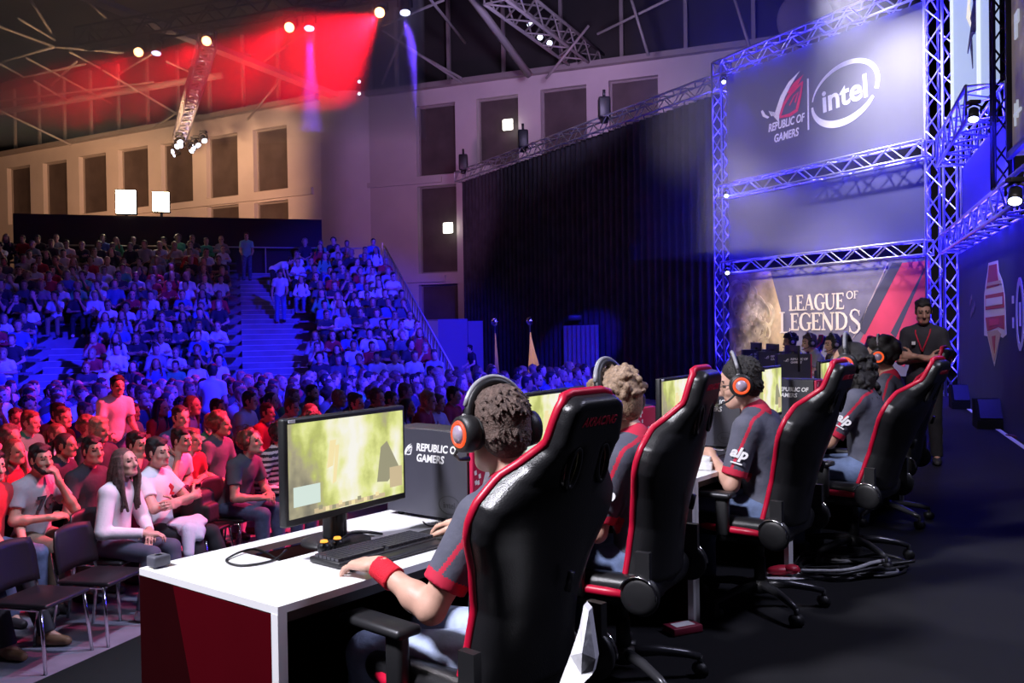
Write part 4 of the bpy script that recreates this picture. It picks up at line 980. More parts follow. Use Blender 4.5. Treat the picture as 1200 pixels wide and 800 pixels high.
# guard rail with uprights down the right-hand end, and along the top
b = MB()
for r in range(NR + 1):
    y, z = r * TREAD, max(0, r) * RISE
    b.tube([FT @ V((0.05, y, z)), FT @ V((0.05, y, z + 1.15))], 0.03, 6)
    b.tube([FT @ V((0.05, y + 0.47, z + RISE * 0.3)), FT @ V((0.05, y + 0.47, z + 1.3))], 0.02, 6)
b.tube([FT @ V((0.05, 0, 1.15)), FT @ V((0.05, NR * TREAD, NR * RISE + 1.15))], 0.03, 6); b.tube([FT @ V((0.05, 0, 0.6)), FT @ V((0.05, NR * TREAD, NR * RISE + 0.6))], 0.03, 6)
b.build('end_railing', steel_pale, st, w=True)
b = MB(); yb = NR * TREAD + 1.1
b.tube([FT @ V((-14.6, yb - 0.3, NR * RISE + 1.1)), FT @ V((0, yb - 0.3, NR * RISE + 1.1))], 0.025, 6)
for j in range(11): b.tube([FT @ V((-14.6 + j * 1.46, yb - 0.3, NR * RISE)), FT @ V((-14.6 + j * 1.46, yb - 0.3, NR * RISE + 1.1))], 0.02, 6)
b.build('top_railing', steel_pale, st, w=True)
# dark fascia wall behind the top tier, with the two bright floodlights on it
Iu = FT.inverted()
def tpt(px, py, v): p = on_plane(px, py, FT @ V((0, v, 0)), BV); return Iu @ p
ua, ub = tpt(15, 260, yb + 0.1).x, tpt(377, 260, yb + 0.1).x
zt = (tpt(30, 250, yb + 0.1).z + tpt(360, 257, yb + 0.1).z) / 2
b = MB(); b.box(FT @ V(((ua + ub) / 2, yb + 0.25, (NR * RISE + zt) / 2)), (ub - ua, 0.25, zt - NR * RISE), FT.to_3x3())
struct(tag(b.build('partition_wall', mat('fascia_dark', (0.035, 0.02, 0.022), 0.8)), 'dark partition behind the top tier of the stand', 'partition'))
for px, lab, r in ((148, 'larger of the two dazzling floodlights on top of the dark partition', 0.95), (189, 'smaller tilted floodlight of the two on top of the dark partition', 0.8)):
    q = tpt(px, 237, yb + 0.25); p = FT @ q; root = thing('floodlight', lab, 'floodlight', p)
    b = MB(); b.rbox(p, (r * 0.8, 0.25, r), 0.04, FT.to_3x3()); b.build('housing', black_m, root, w=True)
    b = MB(); b.box(p - BV * 0.135, (r * 0.72, 0.02, r * 0.9), FT.to_3x3()); b.build('glass', lens_warm, root, w=True)
    b = MB(); b.cyl(p - V((0, 0, r / 2)), FT @ V((q.x, q.y, zt)), 0.05, 8); b.build('foot', black_m, root, w=True)
# partition panels and two flags beside the stand
PY = 34.0
pp = mat('partition_mauve', (0.26, 0.20, 0.24), 0.8)
for x0, x1, y, m, lab in ((513, 548, 374, pp, 'pale partition panel right beside the stand end'), (548, 566, 376, pp, 'narrow partition panel before the edge of the black drape')):
    p, q = at(x0, y, PY), at(x1, y, PY); b = MB(); b.box(((p.x + q.x) / 2, PY, (p.z + FZ) / 2), (q.x - p.x - 0.02, 0.1, p.z - FZ)); tag(b.build('partition_panel', m), lab, 'partition')
def flag(px, ytop, half_w, lab):
    Y = 25.0; p = at(px, ytop, Y); root = thing('flag', lab, 'flag', (p.x, Y, FZ))
    b = MB(); b.tube([(p.x, Y, FZ), p], 0.02, 8); b.build('pole', dark_metal, root, w=True)
    b = MB(); b.ell(p + V((0, 0, 0.09)), (0.10, 0.10, 0.12)); b.build('finial', chrome, root, w=True)
    b = MB(); b.cyl((p.x, Y, FZ), (p.x, Y, FZ + 0.08), 0.22, 16); b.build('stand_base', dark_metal, root, w=True)
    n = 8; b = MB(); vs = []; zt_ = p.z - 0.22; zb = FZ + 0.5
    for i in range(10):
        t = i / 9; z = zt_ + (zb - zt_) * t; w = 0.03 + half_w * t ** 1.3
        for j in range(n):
            s = j / (n - 1) - 0.2; vs.append((p.x + w * s, Y - 0.04 + 0.05 * t * math.sin(j * 2.2), z))
    b.add(vs, [(i * n + j, i * n + j + 1, (i + 1) * n + j + 1, (i + 1) * n + j) for i in range(9) for j in range(n - 1)], 0, True)
    o = b.build('cloth', mat('flag_yellow', (0.78, 0.52, 0.05), 0.8, var=0.1, scale=3), root, w=True); mo = o.modifiers.new('thick', 'SOLIDIFY'); mo.thickness = 0.012
flag(580, 381, 0.17, 'thin furled yellow flag on a pole before the black drape')
flag(621, 380, 0.60, 'fuller draped yellow flag on a pole before the black drape')
# ---------------------------------------------------------------- the players' desks and gear
DA, DR, DN = V((-0.66, 2.48, 0)), V((0.616, 0.788, 0)).normalized(), V((-0.788, 0.616, 0)).normalized()
FD = frame(DA, DR, DN, UP)                                   # x along the row, y from the players towards the audience
PITCHX = 1.27
FD2 = frame((4.35, 12.2, 0), V((0.07, 0.9975, 0)).normalized(), V((-0.9975, 0.07, 0)).normalized(), UP)
white_top = mat('desk_white', (0.80, 0.80, 0.82), 0.35, var=0.02, scale=3)
maroon = mat('panel_maroon', (0.016, 0.0006, 0.0015), 0.6, spec=0.05, var=0.08, scale=3)
crimson = mat('panel_crimson', (0.060, 0.0006, 0.0035), 0.6, spec=0.05, var=0.06, scale=3)
desk_dark = mat('desk_dark', (0.025, 0.02, 0.022), 0.6)
tray_m = mat('tray_brown', (0.12, 0.05, 0.05), 0.5)
def slab(mb, x0, x1, y0, y1, z0, z1, hole=None, mi=0):
    if not hole: return mb.box(((x0 + x1) / 2, (y0 + y1) / 2, (z0 + z1) / 2), (x1 - x0, y1 - y0, z1 - z0), None, mi)
    a0, a1, b0, b1 = hole
    O = [(x0, y0), (x1, y0), (x1, y1), (x0, y1)]; I = [(a0, b0), (a1, b0), (a1, b1), (a0, b1)]
    vs = [(*p, z1) for p in O] + [(*p, z1) for p in I] + [(*p, z0) for p in O] + [(*p, z0) for p in I]; fs = []
    for i in range(4):
        j = (i + 1) % 4
        fs += [(i, j, 4 + j, 4 + i), (8 + j, 8 + i, 12 + i, 12 + j), (8 + i, 8 + j, j, i), (4 + i, 4 + j, 12 + j, 12 + i)]
    return mb.add(vs, fs, mi)
def make_desk(M, label, group):
    root = thing('gaming_desk', label, 'desk', m=M, group=group); W = PITCHX - 0.006
    b = MB(); slab(b, 0, W, 0, 0.72, 0.720, 0.742, (0.32, 0.76, 0.41, 0.64)); b.build('desk_top', white_top, root)
    b = MB(); b.box((0.54, 0.525, 0.66), (0.48, 0.26, 0.02)); b.box((0.54, 0.400, 0.685), (0.48, 0.012, 0.05)); b.box((0.54, 0.650, 0.685), (0.48, 0.012, 0.05)); b.build('cable_tray', tray_m, root)
    MD = frame((0.0, 0, 0), (0, 1, 0), (0, 0, 1), (1, 0, 0))
    for x, nm in ((0.0, 'end_panel'), (W - 0.03, 'end_panel')):
        b = MB(); Q = Matrix.Translation((x, 0, 0)) @ MD
        b.prism([(0.03, 0.0), (0.72, 0.0), (0.72, 0.718), (0.03, 0.718)], Q, 0.03, 0)
        e = b.build(nm, maroon, root)
        b = MB(); b.prism([(0.03, 0.0), (0.30, 0.0), (0.52, 0.716), (0.03, 0.716)], Matrix.Translation((-0.002 if x == 0 else W + 0.001 - x, 0, 0)) @ Q if x == 0 else Matrix.Translation((W - x, 0, 0)) @ Q, 0.001 if x else 0.002, 0); b.build('crimson_wedge', crimson, e)
        b = MB(); b.box((x + 0.015, 0.015, 0.36), (0.032, 0.03, 0.72)); b.build('edge_strip', white_top, root)
    b = MB(); b.box((W / 2, 0.70, 0.36), (W - 0.07, 0.03, 0.66)); b.build('front_panel', maroon, root)
    b = MB(); b.box((W / 2, 0.05, 0.699), (W - 0.08, 0.03, 0.042)); b.build('cross_rail', desk_dark, root)
    return root
# ---- monitor: tall-footed flat screen showing a bright green and yellow game view
scr_m = bpy.data.materials.new('game_view'); scr_m.use_nodes = True
def game_nodes():
    nt = scr_m.node_tree; p = nt.nodes['Principled BSDF']; tc = nt.nodes.new('ShaderNodeTexCoord'); mp = nt.nodes.new('ShaderNodeMapping')
    mp.inputs['Scale'].default_value = (2.6, 1.0, 0.9); mp.inputs['Rotation'].default_value = (0, 0.25, 0); nt.links.new(tc.outputs['Object'], mp.inputs['Vector'])
    n = nt.nodes.new('ShaderNodeTexNoise'); n.inputs['Scale'].default_value = 2.3; n.inputs['Detail'].default_value = 3; n.inputs['Roughness'].default_value = 0.45; nt.links.new(mp.outputs['Vector'], n.inputs['Vector'])
    r = nt.nodes.new('ShaderNodeValToRGB'); cols = ((0.28, (0.20, 0.19, 0.14)), (0.38, (0.42, 0.38, 0.24)), (0.45, (0.52, 0.56, 0.16)), (0.52, (0.78, 0.82, 0.30)), (0.58, (0.92, 0.90, 0.58)), (0.66, (0.97, 0.95, 0.86)))
    for i, (q, c) in enumerate(cols):
        e = r.color_ramp.elements[i] if i < 2 else r.color_ramp.elements.new(q); e.position = q; e.color = (*c, 1)
    sx = nt.nodes.new('ShaderNodeSeparateXYZ'); nt.links.new(tc.outputs['Object'], sx.inputs[0])
    def ma(op, a, b_):
        q = nt.nodes.new('ShaderNodeMath'); q.operation = op
        for k, v in enumerate((a, b_)):
            if isinstance(v, (int, float)): q.inputs[k].default_value = v
            elif v is not None: nt.links.new(v, q.inputs[k])
        return q.outputs[0]
    n2 = nt.nodes.new('ShaderNodeTexNoise'); n2.inputs['Scale'].default_value = 14; n2.inputs['Detail'].default_value = 4; nt.links.new(tc.outputs['Object'], n2.inputs['Vector'])
    off = ma('ABSOLUTE', ma('SUBTRACT', sx.outputs[0], 0.0), None)          # the bright glade lies mid-view, dull woods at the sides
    f_ = ma('ADD', ma('SUBTRACT', n.outputs['Fac'], ma('MULTIPLY', off, 0.95)), ma('MULTIPLY', n2.outputs['Fac'], 0.30))
    nt.links.new(ma('SUBTRACT', f_, 0.02), r.inputs['Fac']); nt.links.new(r.outputs['Color'], p.inputs['Emission Color']); p.inputs['Emission Strength'].default_value = 0.95
    p.inputs['Base Color'].default_value = (0.02, 0.02, 0.02, 1); p.inputs['Roughness'].default_value = 0.35
game_nodes()
ui_pale, ui_gold, ui_tan, ui_dark = emat('view_pale', (0.72, 0.86, 0.78), 0.9), emat('view_gold', (0.95, 0.80, 0.42), 0.95), emat('view_tan', (0.75, 0.60, 0.36), 0.8), emat('view_dark', (0.40, 0.38, 0.24), 0.8)
MWD, MHT, MZ0 = 0.61, 0.36, 0.115                          # panel width, height, foot clearance
def make_monitor(M, label, group):
    root = thing('monitor', label, 'monitor', m=M, group=group)   # local: x right, -y to the player, z up
    b = MB(); b.rbox((0, 0.012, MZ0 + MHT / 2), (MWD, 0.032, MHT), 0.008); b.build('casing', black_m, root)
    b = MB(); b.box((0, -0.0055, MZ0 + MHT / 2 + 0.004), (MWD - 0.034, 0.003, MHT - 0.045)); s = b.build('screen', scr_m, root)
    X0, Z0, sw, sh = -(MWD - 0.034) / 2, MZ0 + 0.0265, MWD - 0.034, MHT - 0.045
    def quad(x0, x1, z0, z1, m, nm, d=0.0015):
        q = MB(); q.box((X0 + (x0 + x1) / 2 * sw, -0.007 - d, Z0 + (z0 + z1) / 2 * sh), ((x1 - x0) * sw, 0.001, (z1 - z0) * sh)); return q.build(nm, m, s)
    quad(0.03, 0.24, 0.12, 0.33, ui_pale, 'map_inset'); quad(0.86, 0.98, 0.10, 0.34, ui_tan, 'side_inset')
    b = MB(); rd = random.Random(3)
    b.box((X0 + 0.5 * sw, -0.0085, Z0 + 0.035 * sh), (0.62 * sw, 0.001, 0.05 * sh)); b.build('bar_strip', ui_tan, s)
    b = MB()
    for px_, pz, w_, h_ in ((0.30, 0.62, 0.05, 0.30), (0.345, 0.5, 0.03, 0.42)): b.prism([(X0 + px_ * sw, Z0 + (pz - h_ / 2) * sh), (X0 + (px_ + w_) * sw, Z0 + (pz - h_ / 2 + .02) * sh), (X0 + (px_ + w_ + 0.03) * sw, Z0 + (pz + h_ / 2) * sh), (X0 + (px_ + 0.03) * sw, Z0 + (pz + h_ / 2) * sh)], frame((0, -0.007, 0), (1, 0, 0), (0, 0, 1), (0, -1, 0)), 0.001)
    b.build('light_shaft', ui_gold, s)
    for k in range(10):
        q = MB(); q.box((X0 + (0.24 + 0.055 * k) * sw, -0.0095, Z0 + (0.035 + 0.03 * (k % 3 == 0)) * sh), (0.030 * sw, 0.001, 0.045 * sh)); q.build('icon', ui_gold if k % 2 else ui_dark, s)
    q = MB(); q.prism([(X0 + 0.74 * sw, Z0 + 0.2 * sh), (X0 + 0.84 * sw, Z0 + 0.18 * sh), (X0 + 0.95 * sw, Z0 + 0.34 * sh), (X0 + 0.84 * sw, Z0 + 0.66 * sh), (X0 + 0.78 * sw, Z0 + 0.6 * sh)], frame((0, -0.007, 0), (1, 0, 0), (0, 0, 1), (0, -1, 0)), 0.001); q.build('shade_figure', ui_dark, s)
    b = MB(); b.rbox((0, 0.075, MZ0 + 0.05), (0.09, 0.05, 0.30), 0.015); b.cyl((0, 0.07, 0.012), (0, 0.07, MZ0), 0.028, 12); b.build('stand_neck', black_m, root)
    b = MB(); b.lathe([(0.001, 0), (0.125, 0), (0.125, 0.010), (0.10, 0.018), (0.001, 0.02)], 28, Matrix.Translation((0, 0.07, 0))); b.build('stand_foot', black_m, root)
    b = MB(); b.rbox((0, 0.035, MZ0 + MHT / 2), (0.26, 0.05, 0.2), 0.015); b.build('rear_hump', black_m, root)
    b = MB(); b.box((-0.27, -0.005, MZ0 + MHT - 0.010), (0.03, 0.002, 0.010)); b.build('maker_badge', white_print, root)
    return root
# ---- pc tower with printed side panel and a red figured front
tower_side = mat('tower_side', (0.055, 0.055, 0.075), 0.35, var=0.06, scale=4)
tower_red = mat('tower_red', (0.50, 0.012, 0.07), 0.4)
def make_tower(M, label, group):
    root = thing('pc_tower', label, 'computer', m=M, group=group)  # local: x 0..0.19 along the row, y 0..0.45 away from the player
    W_, D_, H_ = 0.185, 0.45, 0.350
    b = MB(); b.rbox((W_ / 2, D_ / 2, H_ / 2 + 0.012), (W_ - 0.006, D_, H_), 0.008); b.build('case', black_m, root)
    b = MB(); b.prism([(-D_ + 0.004, 0.016), (-0.004, 0.016), (-0.004, H_ + 0.004), (-D_ / 2, H_ + 0.012), (-D_ + 0.004, H_ + 0.006)], frame((0.002, 0, 0), (0, -1, 0), (0, 0, 1), (-1, 0, 0)), 0.006); sd = b.build('side_panel', tower_side, root)
    PM = frame((-0.004, 0, 0), (0, -1, 0), (0, 0, 1), (-1, 0, 0))
    b = MB(); eye_logo(b, PM @ Matrix.Translation((-0.335, H_ - 0.085, 0)) @ Matrix.Scale(0.055, 4), 0, 0, 0.02); b.build('eye_logo', white_print, sd)
    b = MB(); text_mesh(b, 'REPUBLIC OF', PM @ Matrix.Translation((-0.275, H_ - 0.075, 0)), 0.042, 0.001, 0.15, 'LEFT', 0.0012, width=0.235); text_mesh(b, 'GAMERS', PM @ Matrix.Translation((-0.275, H_ - 0.118, 0)), 0.042, 0.001, 0.15, 'LEFT', 0.0012, width=0.15); b.build('lettering', white_print, sd)
    b = MB(); P = [(-0.10 + 0.055 * math.cos(R(t)), 0.07 + 0.036 * math.sin(R(t))) for t in range(0, 330, 15)]; b.strip(P, 0.004, PM, 0.001); text_mesh(b, 'intel', PM @ Matrix.Translation((-0.10, 0.058, 0)), 0.036, 0.001, 0, 'CENTER'); b.build('oval_logo', mat('print_grey', (0.03, 0.03, 0.04), 0.5), sd)
    b = MB(); b.rbox((W_ / 2, -0.008, H_ / 2 + 0.012), (W_ - 0.008, 0.02, H_ - 0.01), 0.006); fr = b.build('front_panel', tower_red, root)
    b = MB(); QM = frame((0, -0.0185, 0), (1, 0, 0), (0, 0, 1), (0, -1, 0)); rd = random.Random(9)
    b.prism([(0.06, 0.06), (0.12, 0.05), (0.15, 0.12), (0.13, 0.20), (0.155, 0.24), (0.10, 0.26), (0.075, 0.19), (0.05, 0.13)], QM, 0.001)
    b.build('figure_print', white_print, fr)
    b = MB()
    for _ in range(11): x, y = rd.uniform(0.015, 0.05), rd.uniform(0.04, 0.35); b.prism([(x, y), (x + 0.012, y + 0.002), (x + 0.010, y + 0.02), (x - 0.003, y + 0.016)], QM, 0.001)
    b.build('dash_pattern', white_print, fr)
    for xx in (0.03, 0.155):
        for yy in (0.05, 0.40): MB().cyl((xx, yy, 0), (xx, yy, 0.014), 0.014, 10).build('rubber_foot', black_m, root)
    return root
key_m = mat('key_black', (0.035, 0.035, 0.045), 0.35); legend_m = mat('key_legend', (0.55, 0.55, 0.6), 0.5)
def make_keyboard(M, label, group):
    root = thing('keyboard', label, 'keyboard', m=M, group=group)
    b = MB(); b.rbox((0, 0, 0.012), (0.44, 0.155, 0.02), 0.006); b.build('case', black_m, root)
    b = MB(); b.rbox((0, -0.105, 0.009), (0.44, 0.06, 0.014), 0.005); b.build('wrist_rest', dark_metal, root)
    b = MB(); l = MB()
    for r_ in range(6):
        n = 20
        for c_ in range(n):
            if r_ == 0 and 4 <= c_ <= 9:
                if c_ != 6: continue
            x, y = -0.205 + c_ * 0.0215 + 0.002 * r_ * 0, -0.058 + r_ * 0.0205
            w = 0.0185 if not (r_ == 0 and c_ == 6) else 0.115
            b.box((x, y, 0.026), (w, 0.017, 0.012))
            if (c_ * 7 + r_ * 3) % 2 == 0: l.box((x - 0.002, y + 0.003, 0.0323), (0.006, 0.007, 0.0006))
    k_ = b.build('key_pattern', key_m, root)
    return root
def make_mouse(M, label, group):
    root = thing('mouse', label, 'mouse', m=M, group=group)
    me = sdf_mesh('shell', [ell((0, 0, 0.008), (0.033, 0.060, 0.030), None, 0.01), half((0, 0, 0.002), (0, 0, -1))], 0.004, black_m); link('shell', me, root)
    b = MB(); b.cyl((-0.004, 0.035, 0.034), (0.004, 0.035, 0.034), 0.008, 10); b.build('wheel', lens_red if False else dark_metal, root)
    return root
def make_pad(M, label, group):
    root = MB().rbox((0, 0, 0.002), (0.30, 0.25, 0.004), 0.002).build('mouse_pad', mat('pad_black', (0.02, 0.018, 0.02), 0.9), m=M); return tag(root, label, 'mouse pad', group)
# ---- headset, built round a head's own frame
def make_headset(J, M, label, glow=True, group=None, hk=1.0):
    hm = M @ Matrix.Translation(J['head']) @ J['M'].to_4x4() @ Matrix.Scale(J['hs'] * hk, 4)
    root = thing('headset', label, 'headset', m=hm, group=group)
    arc = [(0.098 * math.sin(R(t)), -0.01, 0.035 + 0.108 * math.cos(R(t))) for t in range(-90, 91, 10)]
    b = MB(); b.tube(arc, 0.014, 8, flat=(V((0, 0, 1)), 1.0)); b.build('headband', black_m, root)
    b = MB(); b.tube([(x * 1.13, y, 0.035 + (z - 0.035) * 1.13) for x, y, z in arc[2:-2]], 0.008, 8); b.build('outer_bow', mat('headset_grey', (0.30, 0.30, 0.33), 0.3), root)
    for s in (-1, 1):
        Q = frame((s * 0.084, -0.005, -0.004), (0, 1, 0), (0, 0, s) if s > 0 else (0, 0, 1), (s, 0, 0)); Q = frame((s * 0.084, -0.005, -0.004), (0, s, 0), (0, 0, 1), (s, 0, 0))
        b = MB(); b.lathe([(0.02, 0.0), (0.050, 0.0), (0.056, 0.012), (0.056, 0.024), (0.052, 0.046), (0.040, 0.050), (0.001, 0.050)], 24, Q); c = b.build('ear_cup', black_m, root)
        b = MB(); b.lathe([(0.030, -0.006), (0.050, -0.010), (0.052, 0.004), (0.030, 0.004)], 24, Q); b.build('ear_cushion', mat('cushion_black', (0.02, 0.02, 0.02), 0.8), c)
        b = MB(); b.tube([Q @ V((0.034 * math.cos(t), 0.034 * math.sin(t), 0.050)) for t in [2 * math.pi * k / 20 for k in range(20)]], 0.0065, 6, closed=True)
        b.build('glow_ring', emat('glow_orange', (1.0, 0.10, 0.015), 1.0) if glow else dark_metal, c)
        b = MB(); b.lathe([(0.001, 0.050), (0.027, 0.050), (0.026, 0.056), (0.001, 0.058)], 18, Q); b.build('cup_badge', mat('badge_grey', (0.45, 0.36, 0.48), 0.3, 0.2), c)
        b = MB(); b.tube([(s * 0.106, -0.005, 0.05), (s * 0.122, -0.005, 0.02), (s * 0.126, -0.005, -0.004)], 0.010, 8); b.build('yoke', mat('headset_silver', (0.55, 0.55, 0.58), 0.25, 0.6), root)
    b = MB(); b.tube([(-0.115, 0.02, -0.03), (-0.11, 0.07, -0.06), (-0.07, 0.115, -0.075), (-0.03, 0.125, -0.075)], [0.006, 0.005, 0.005, 0.009], 8); b.build('microphone', black_m, root)
    return root
# ---- racing chair: local +y is where the sitter looks
leather = mat('chair_leather', (0.012, 0.012, 0.014), 0.32, bump=0.12, bscale=220)
piping_m = mat('chair_piping', (0.50, 0.004, 0.035), 0.4)
stitch_m = mat('chair_stitch', (0.65, 0.015, 0.06), 0.5)
BH = 0.87
_WH = [(0, 0.228), (0.10, 0.205), (0.22, 0.195), (0.35, 0.232), (0.45, 0.280), (0.50, 0.286), (0.55, 0.272), (0.60, 0.228), (0.66, 0.172), (0.72, 0.140), (0.80, 0.130), (0.84, 0.120), (0.87, 0.098)]
def bw_(h):
    h = np.asarray(h); return np.interp(h, [a for a, _ in _WH], [c for _, c in _WH])
BACKM = Matrix.Translation((0, -0.20, 0.475)) @ Matrix.Rotation(R(14), 4, 'X')   # back frame: z up the backrest, +y forward
def back_c(x, h, w): return 0.075 * (np.abs(x) / w) ** 2.2 * np.clip((0.74 - h) / 0.12, 0, 1) + 0.02 * np.sin(h * 5.0)
def back_sdf(P):
    x, y, h = P; w = bw_(h); c = back_c(x, h, np.maximum(w, 0.1)); r = 0.03
    t = 0.046 - 0.010 * np.clip((h - 0.6) / 0.2, 0, 1)
    q0, q1, q2 = np.abs(x) - w + r + y * 0, np.abs(y - c) - t + r, np.abs(h - BH / 2) - BH / 2 + r + x * 0 + y * 0
    return np.sqrt(np.maximum(q0, 0) ** 2 + np.maximum(q1, 0) ** 2 + np.maximum(q2, 0) ** 2) + np.minimum(np.maximum(np.maximum(q0, q1), q2), 0) - r
def slot_prim(s, grow=0.0):
    def f(P):
        x, y, h = P; q = np.sqrt(((np.abs(h - 0.675) - 0.035 + (x - s * 0.066) * 0) .clip(0)) ** 2 + (x - s * (0.066 + 0.10 * (0.675 - h))) ** 2) - 0.021 - grow
        return q + y * 0
    return func(f, (s * 0.066 - 0.06, -0.2, 0.6), (s * 0.066 + 0.06, 0.2, 0.76), 0.012, 0, -1)
def make_chair(M, label, group):
    root = thing('gaming_chair', label, 'chair', m=M, group=group)
    me = sdf_mesh('backrest', [func(back_sdf, (-0.3, -0.09, -0.01), (0.3, 0.14, BH + 0.01), 0.01), slot_prim(-1), slot_prim(1)], 0.009, leather)
    bk = link('backrest', me, root, BACKM)
    H = [BH * j / 46 for j in range(47)]
    def edge(s, y):
        out = []
        for h in H:
            w = float(bw_(h)); out.append(V((s * (w - 0.004), float(back_c(w, h, w)) + y, h)))
        return out
    b = MB(); L_, R_ = edge(-1, 0.022), edge(1, 0.022)
    top = [V((x, 0.0 + 0.01, BH + 0.001)) for x in (-0.07, -0.035, 0, 0.035, 0.07)]
    b.tube(L_[:-1] + [V((-0.10, 0.01, BH - 0.006))] + top + [V((0.10, 0.01, BH - 0.006))] + R_[:-1][::-1], 0.0145, 8); b.build('piping', piping_m, bk)
    for s in (-1, 1):
        b = MB(); b.tube([V((s * (0.066 + 0.10 * (0.675 - (0.675 + 0.056 * math.sin(a)))) + 0.022 * math.cos(a), -0.036 + 0.02 * math.sin(5 * 0.675), 0.675 + 0.056 * math.sin(a))) for a in [2 * math.pi * k / 20 for k in range(20)]], 0.008, 6, closed=True); b.build('slot_rim', black_m, bk)
    b = MB(); text_mesh(b, 'AKRACING', frame((0, -0.0335, 0.795), (1, 0, 0), (0, 0, 1), (0, -1, 0)) @ Matrix.Rotation(R(4), 4, 'X'), 0.036, 0.004, 0.3, 'CENTER', 0.0006, width=0.155)
    for v in range(len(b.v)): x, y, z = b.v[v]; b.v[v] = (x, -0.034 + 0.02 * math.sin(z * 5.0) - 0.002 + (y + 0.0335) * 0.3, z)
    b.build('head_lettering', stitch_m, bk)
    b = MB(); b.tube([(0.0, -0.050, 0.30), (0.0, -0.053, 0.36)], 0.010, 8); b.build('zip_pull', dark_metal, bk)
    S = [rbx((0, 0.04, 0.455), (0.235, 0.255, 0.055), 0.045, None, 0.03)] + [cone((s * 0.235, -0.16, 0.475), (s * 0.225, 0.24, 0.475), 0.05, 0.045, 0.04) for s in (-1, 1)]
    st_ = link('seat', sdf_mesh('seat', S, 0.010, leather), root)
    for s in (-1, 1):
        b = MB(); b.tube([(s * 0.262, -0.18, 0.455), (s * 0.285, -0.05, 0.462), (s * 0.278, 0.14, 0.462), (s * 0.225, 0.285, 0.465)], 0.019, 8); b.build('side_trim', piping_m, st_)
        b = MB(); b.lathe([(0.001, 0), (0.078, 0), (0.082, 0.012), (0.075, 0.03), (0.05, 0.036), (0.001, 0.038)], 28, frame((s * 0.272, -0.195, 0.465), (0, s, 0), (0, 0, 1), (s, 0, 0))); b.box((s * 0.285, -0.21, 0.55), (0.03, 0.06, 0.17)); h_ = b.build('hinge_cover', black_m, root)
        b = MB(); b.tube([(s * 0.31 + 0.068 * 0, -0.195 + 0.076 * math.cos(R(t)), 0.465 + 0.076 * math.sin(R(t))) for t in range(20, 200, 15)], 0.004, 6); b.build('hinge_rim', chrome, h_)
        b = MB(); b.rbox((s * 0.30, 0.07, 0.53), (0.045, 0.07, 0.20), 0.015); b.tube([(s * 0.20, 0.05, 0.405), (s * 0.30, 0.07, 0.42), (s * 0.30, 0.07, 0.47)], 0.022, 8); b.build('arm_post', black_m, root)
        b = MB(); b.rbox((s * 0.30, 0.15, 0.640), (0.095, 0.28, 0.032), 0.014); b.build('arm_pad', dark_metal, root)
    b = MB(); b.tube([(0.315, -0.15, 0.46), (0.325, -0.03, 0.52), (0.325, 0.02, 0.545)], 0.014, 8); b.build('recline_lever', black_m, root)
    b = MB(); b.rbox((0, 0, 0.38), (0.24, 0.30, 0.055), 0.015); b.build('tilt_plate', dark_metal, root)
    b = MB(); b.cyl((0, 0, 0.10), (0, 0, 0.27), 0.03, 14); b.cyl((0, 0, 0.26), (0, 0, 0.37), 0.024, 14); b.build('gas_column', black_m, root)
    b = MB(); b.lathe([(0.001, 0.085), (0.05, 0.085), (0.055, 0.12), (0.045, 0.15), (0.001, 0.15)], 16); b.build('hub', black_m, root)
    for k in range(5):
        a = R(72 * k + 18); d = V((math.cos(a), math.sin(a), 0))
        b = MB(); b.tube([d * 0.03 + V((0, 0, 0.125)), d * 0.16 + V((0, 0, 0.122)), d * 0.27 + V((0, 0, 0.103)), d * 0.335 + V((0, 0, 0.085))], [0.026, 0.022, 0.019, 0.015], 8); lg = b.build('base_leg', mat('base_dark', (0.05, 0.05, 0.058), 0.3, 0.4), root)
        t = V((-d.y, d.x, 0)); p = d * 0.335
        b = MB(); b.cyl(p + t * 0.027 + V((0, 0, 0.03)), p - t * 0.027 + V((0, 0, 0.03)), 0.03, 16); b.cyl(p + V((0, 0, 0.03)), p + V((0, 0, 0.09)), 0.012, 8); b.build('caster', black_m, root)
    return root
ORD = ('first', 'second', 'third', 'fourth', 'fifth')
GR = lambda k: None
def rowM(F, x, y, z=0.0, rz=0.0): return F @ Matrix.Translation((x, y, z)) @ Matrix.Rotation(R(rz), 4, 'Z')
CHAIRS = [(0.575, -0.27, -4), (1.73, -0.06, 8), (3.02, -0.13, 0), (4.32, -0.22, -4), (5.60, -0.06, 4)]
DT = 0.742
desk0 = mon0 = tow0 = kb0 = ms0 = pad0 = ch0 = None
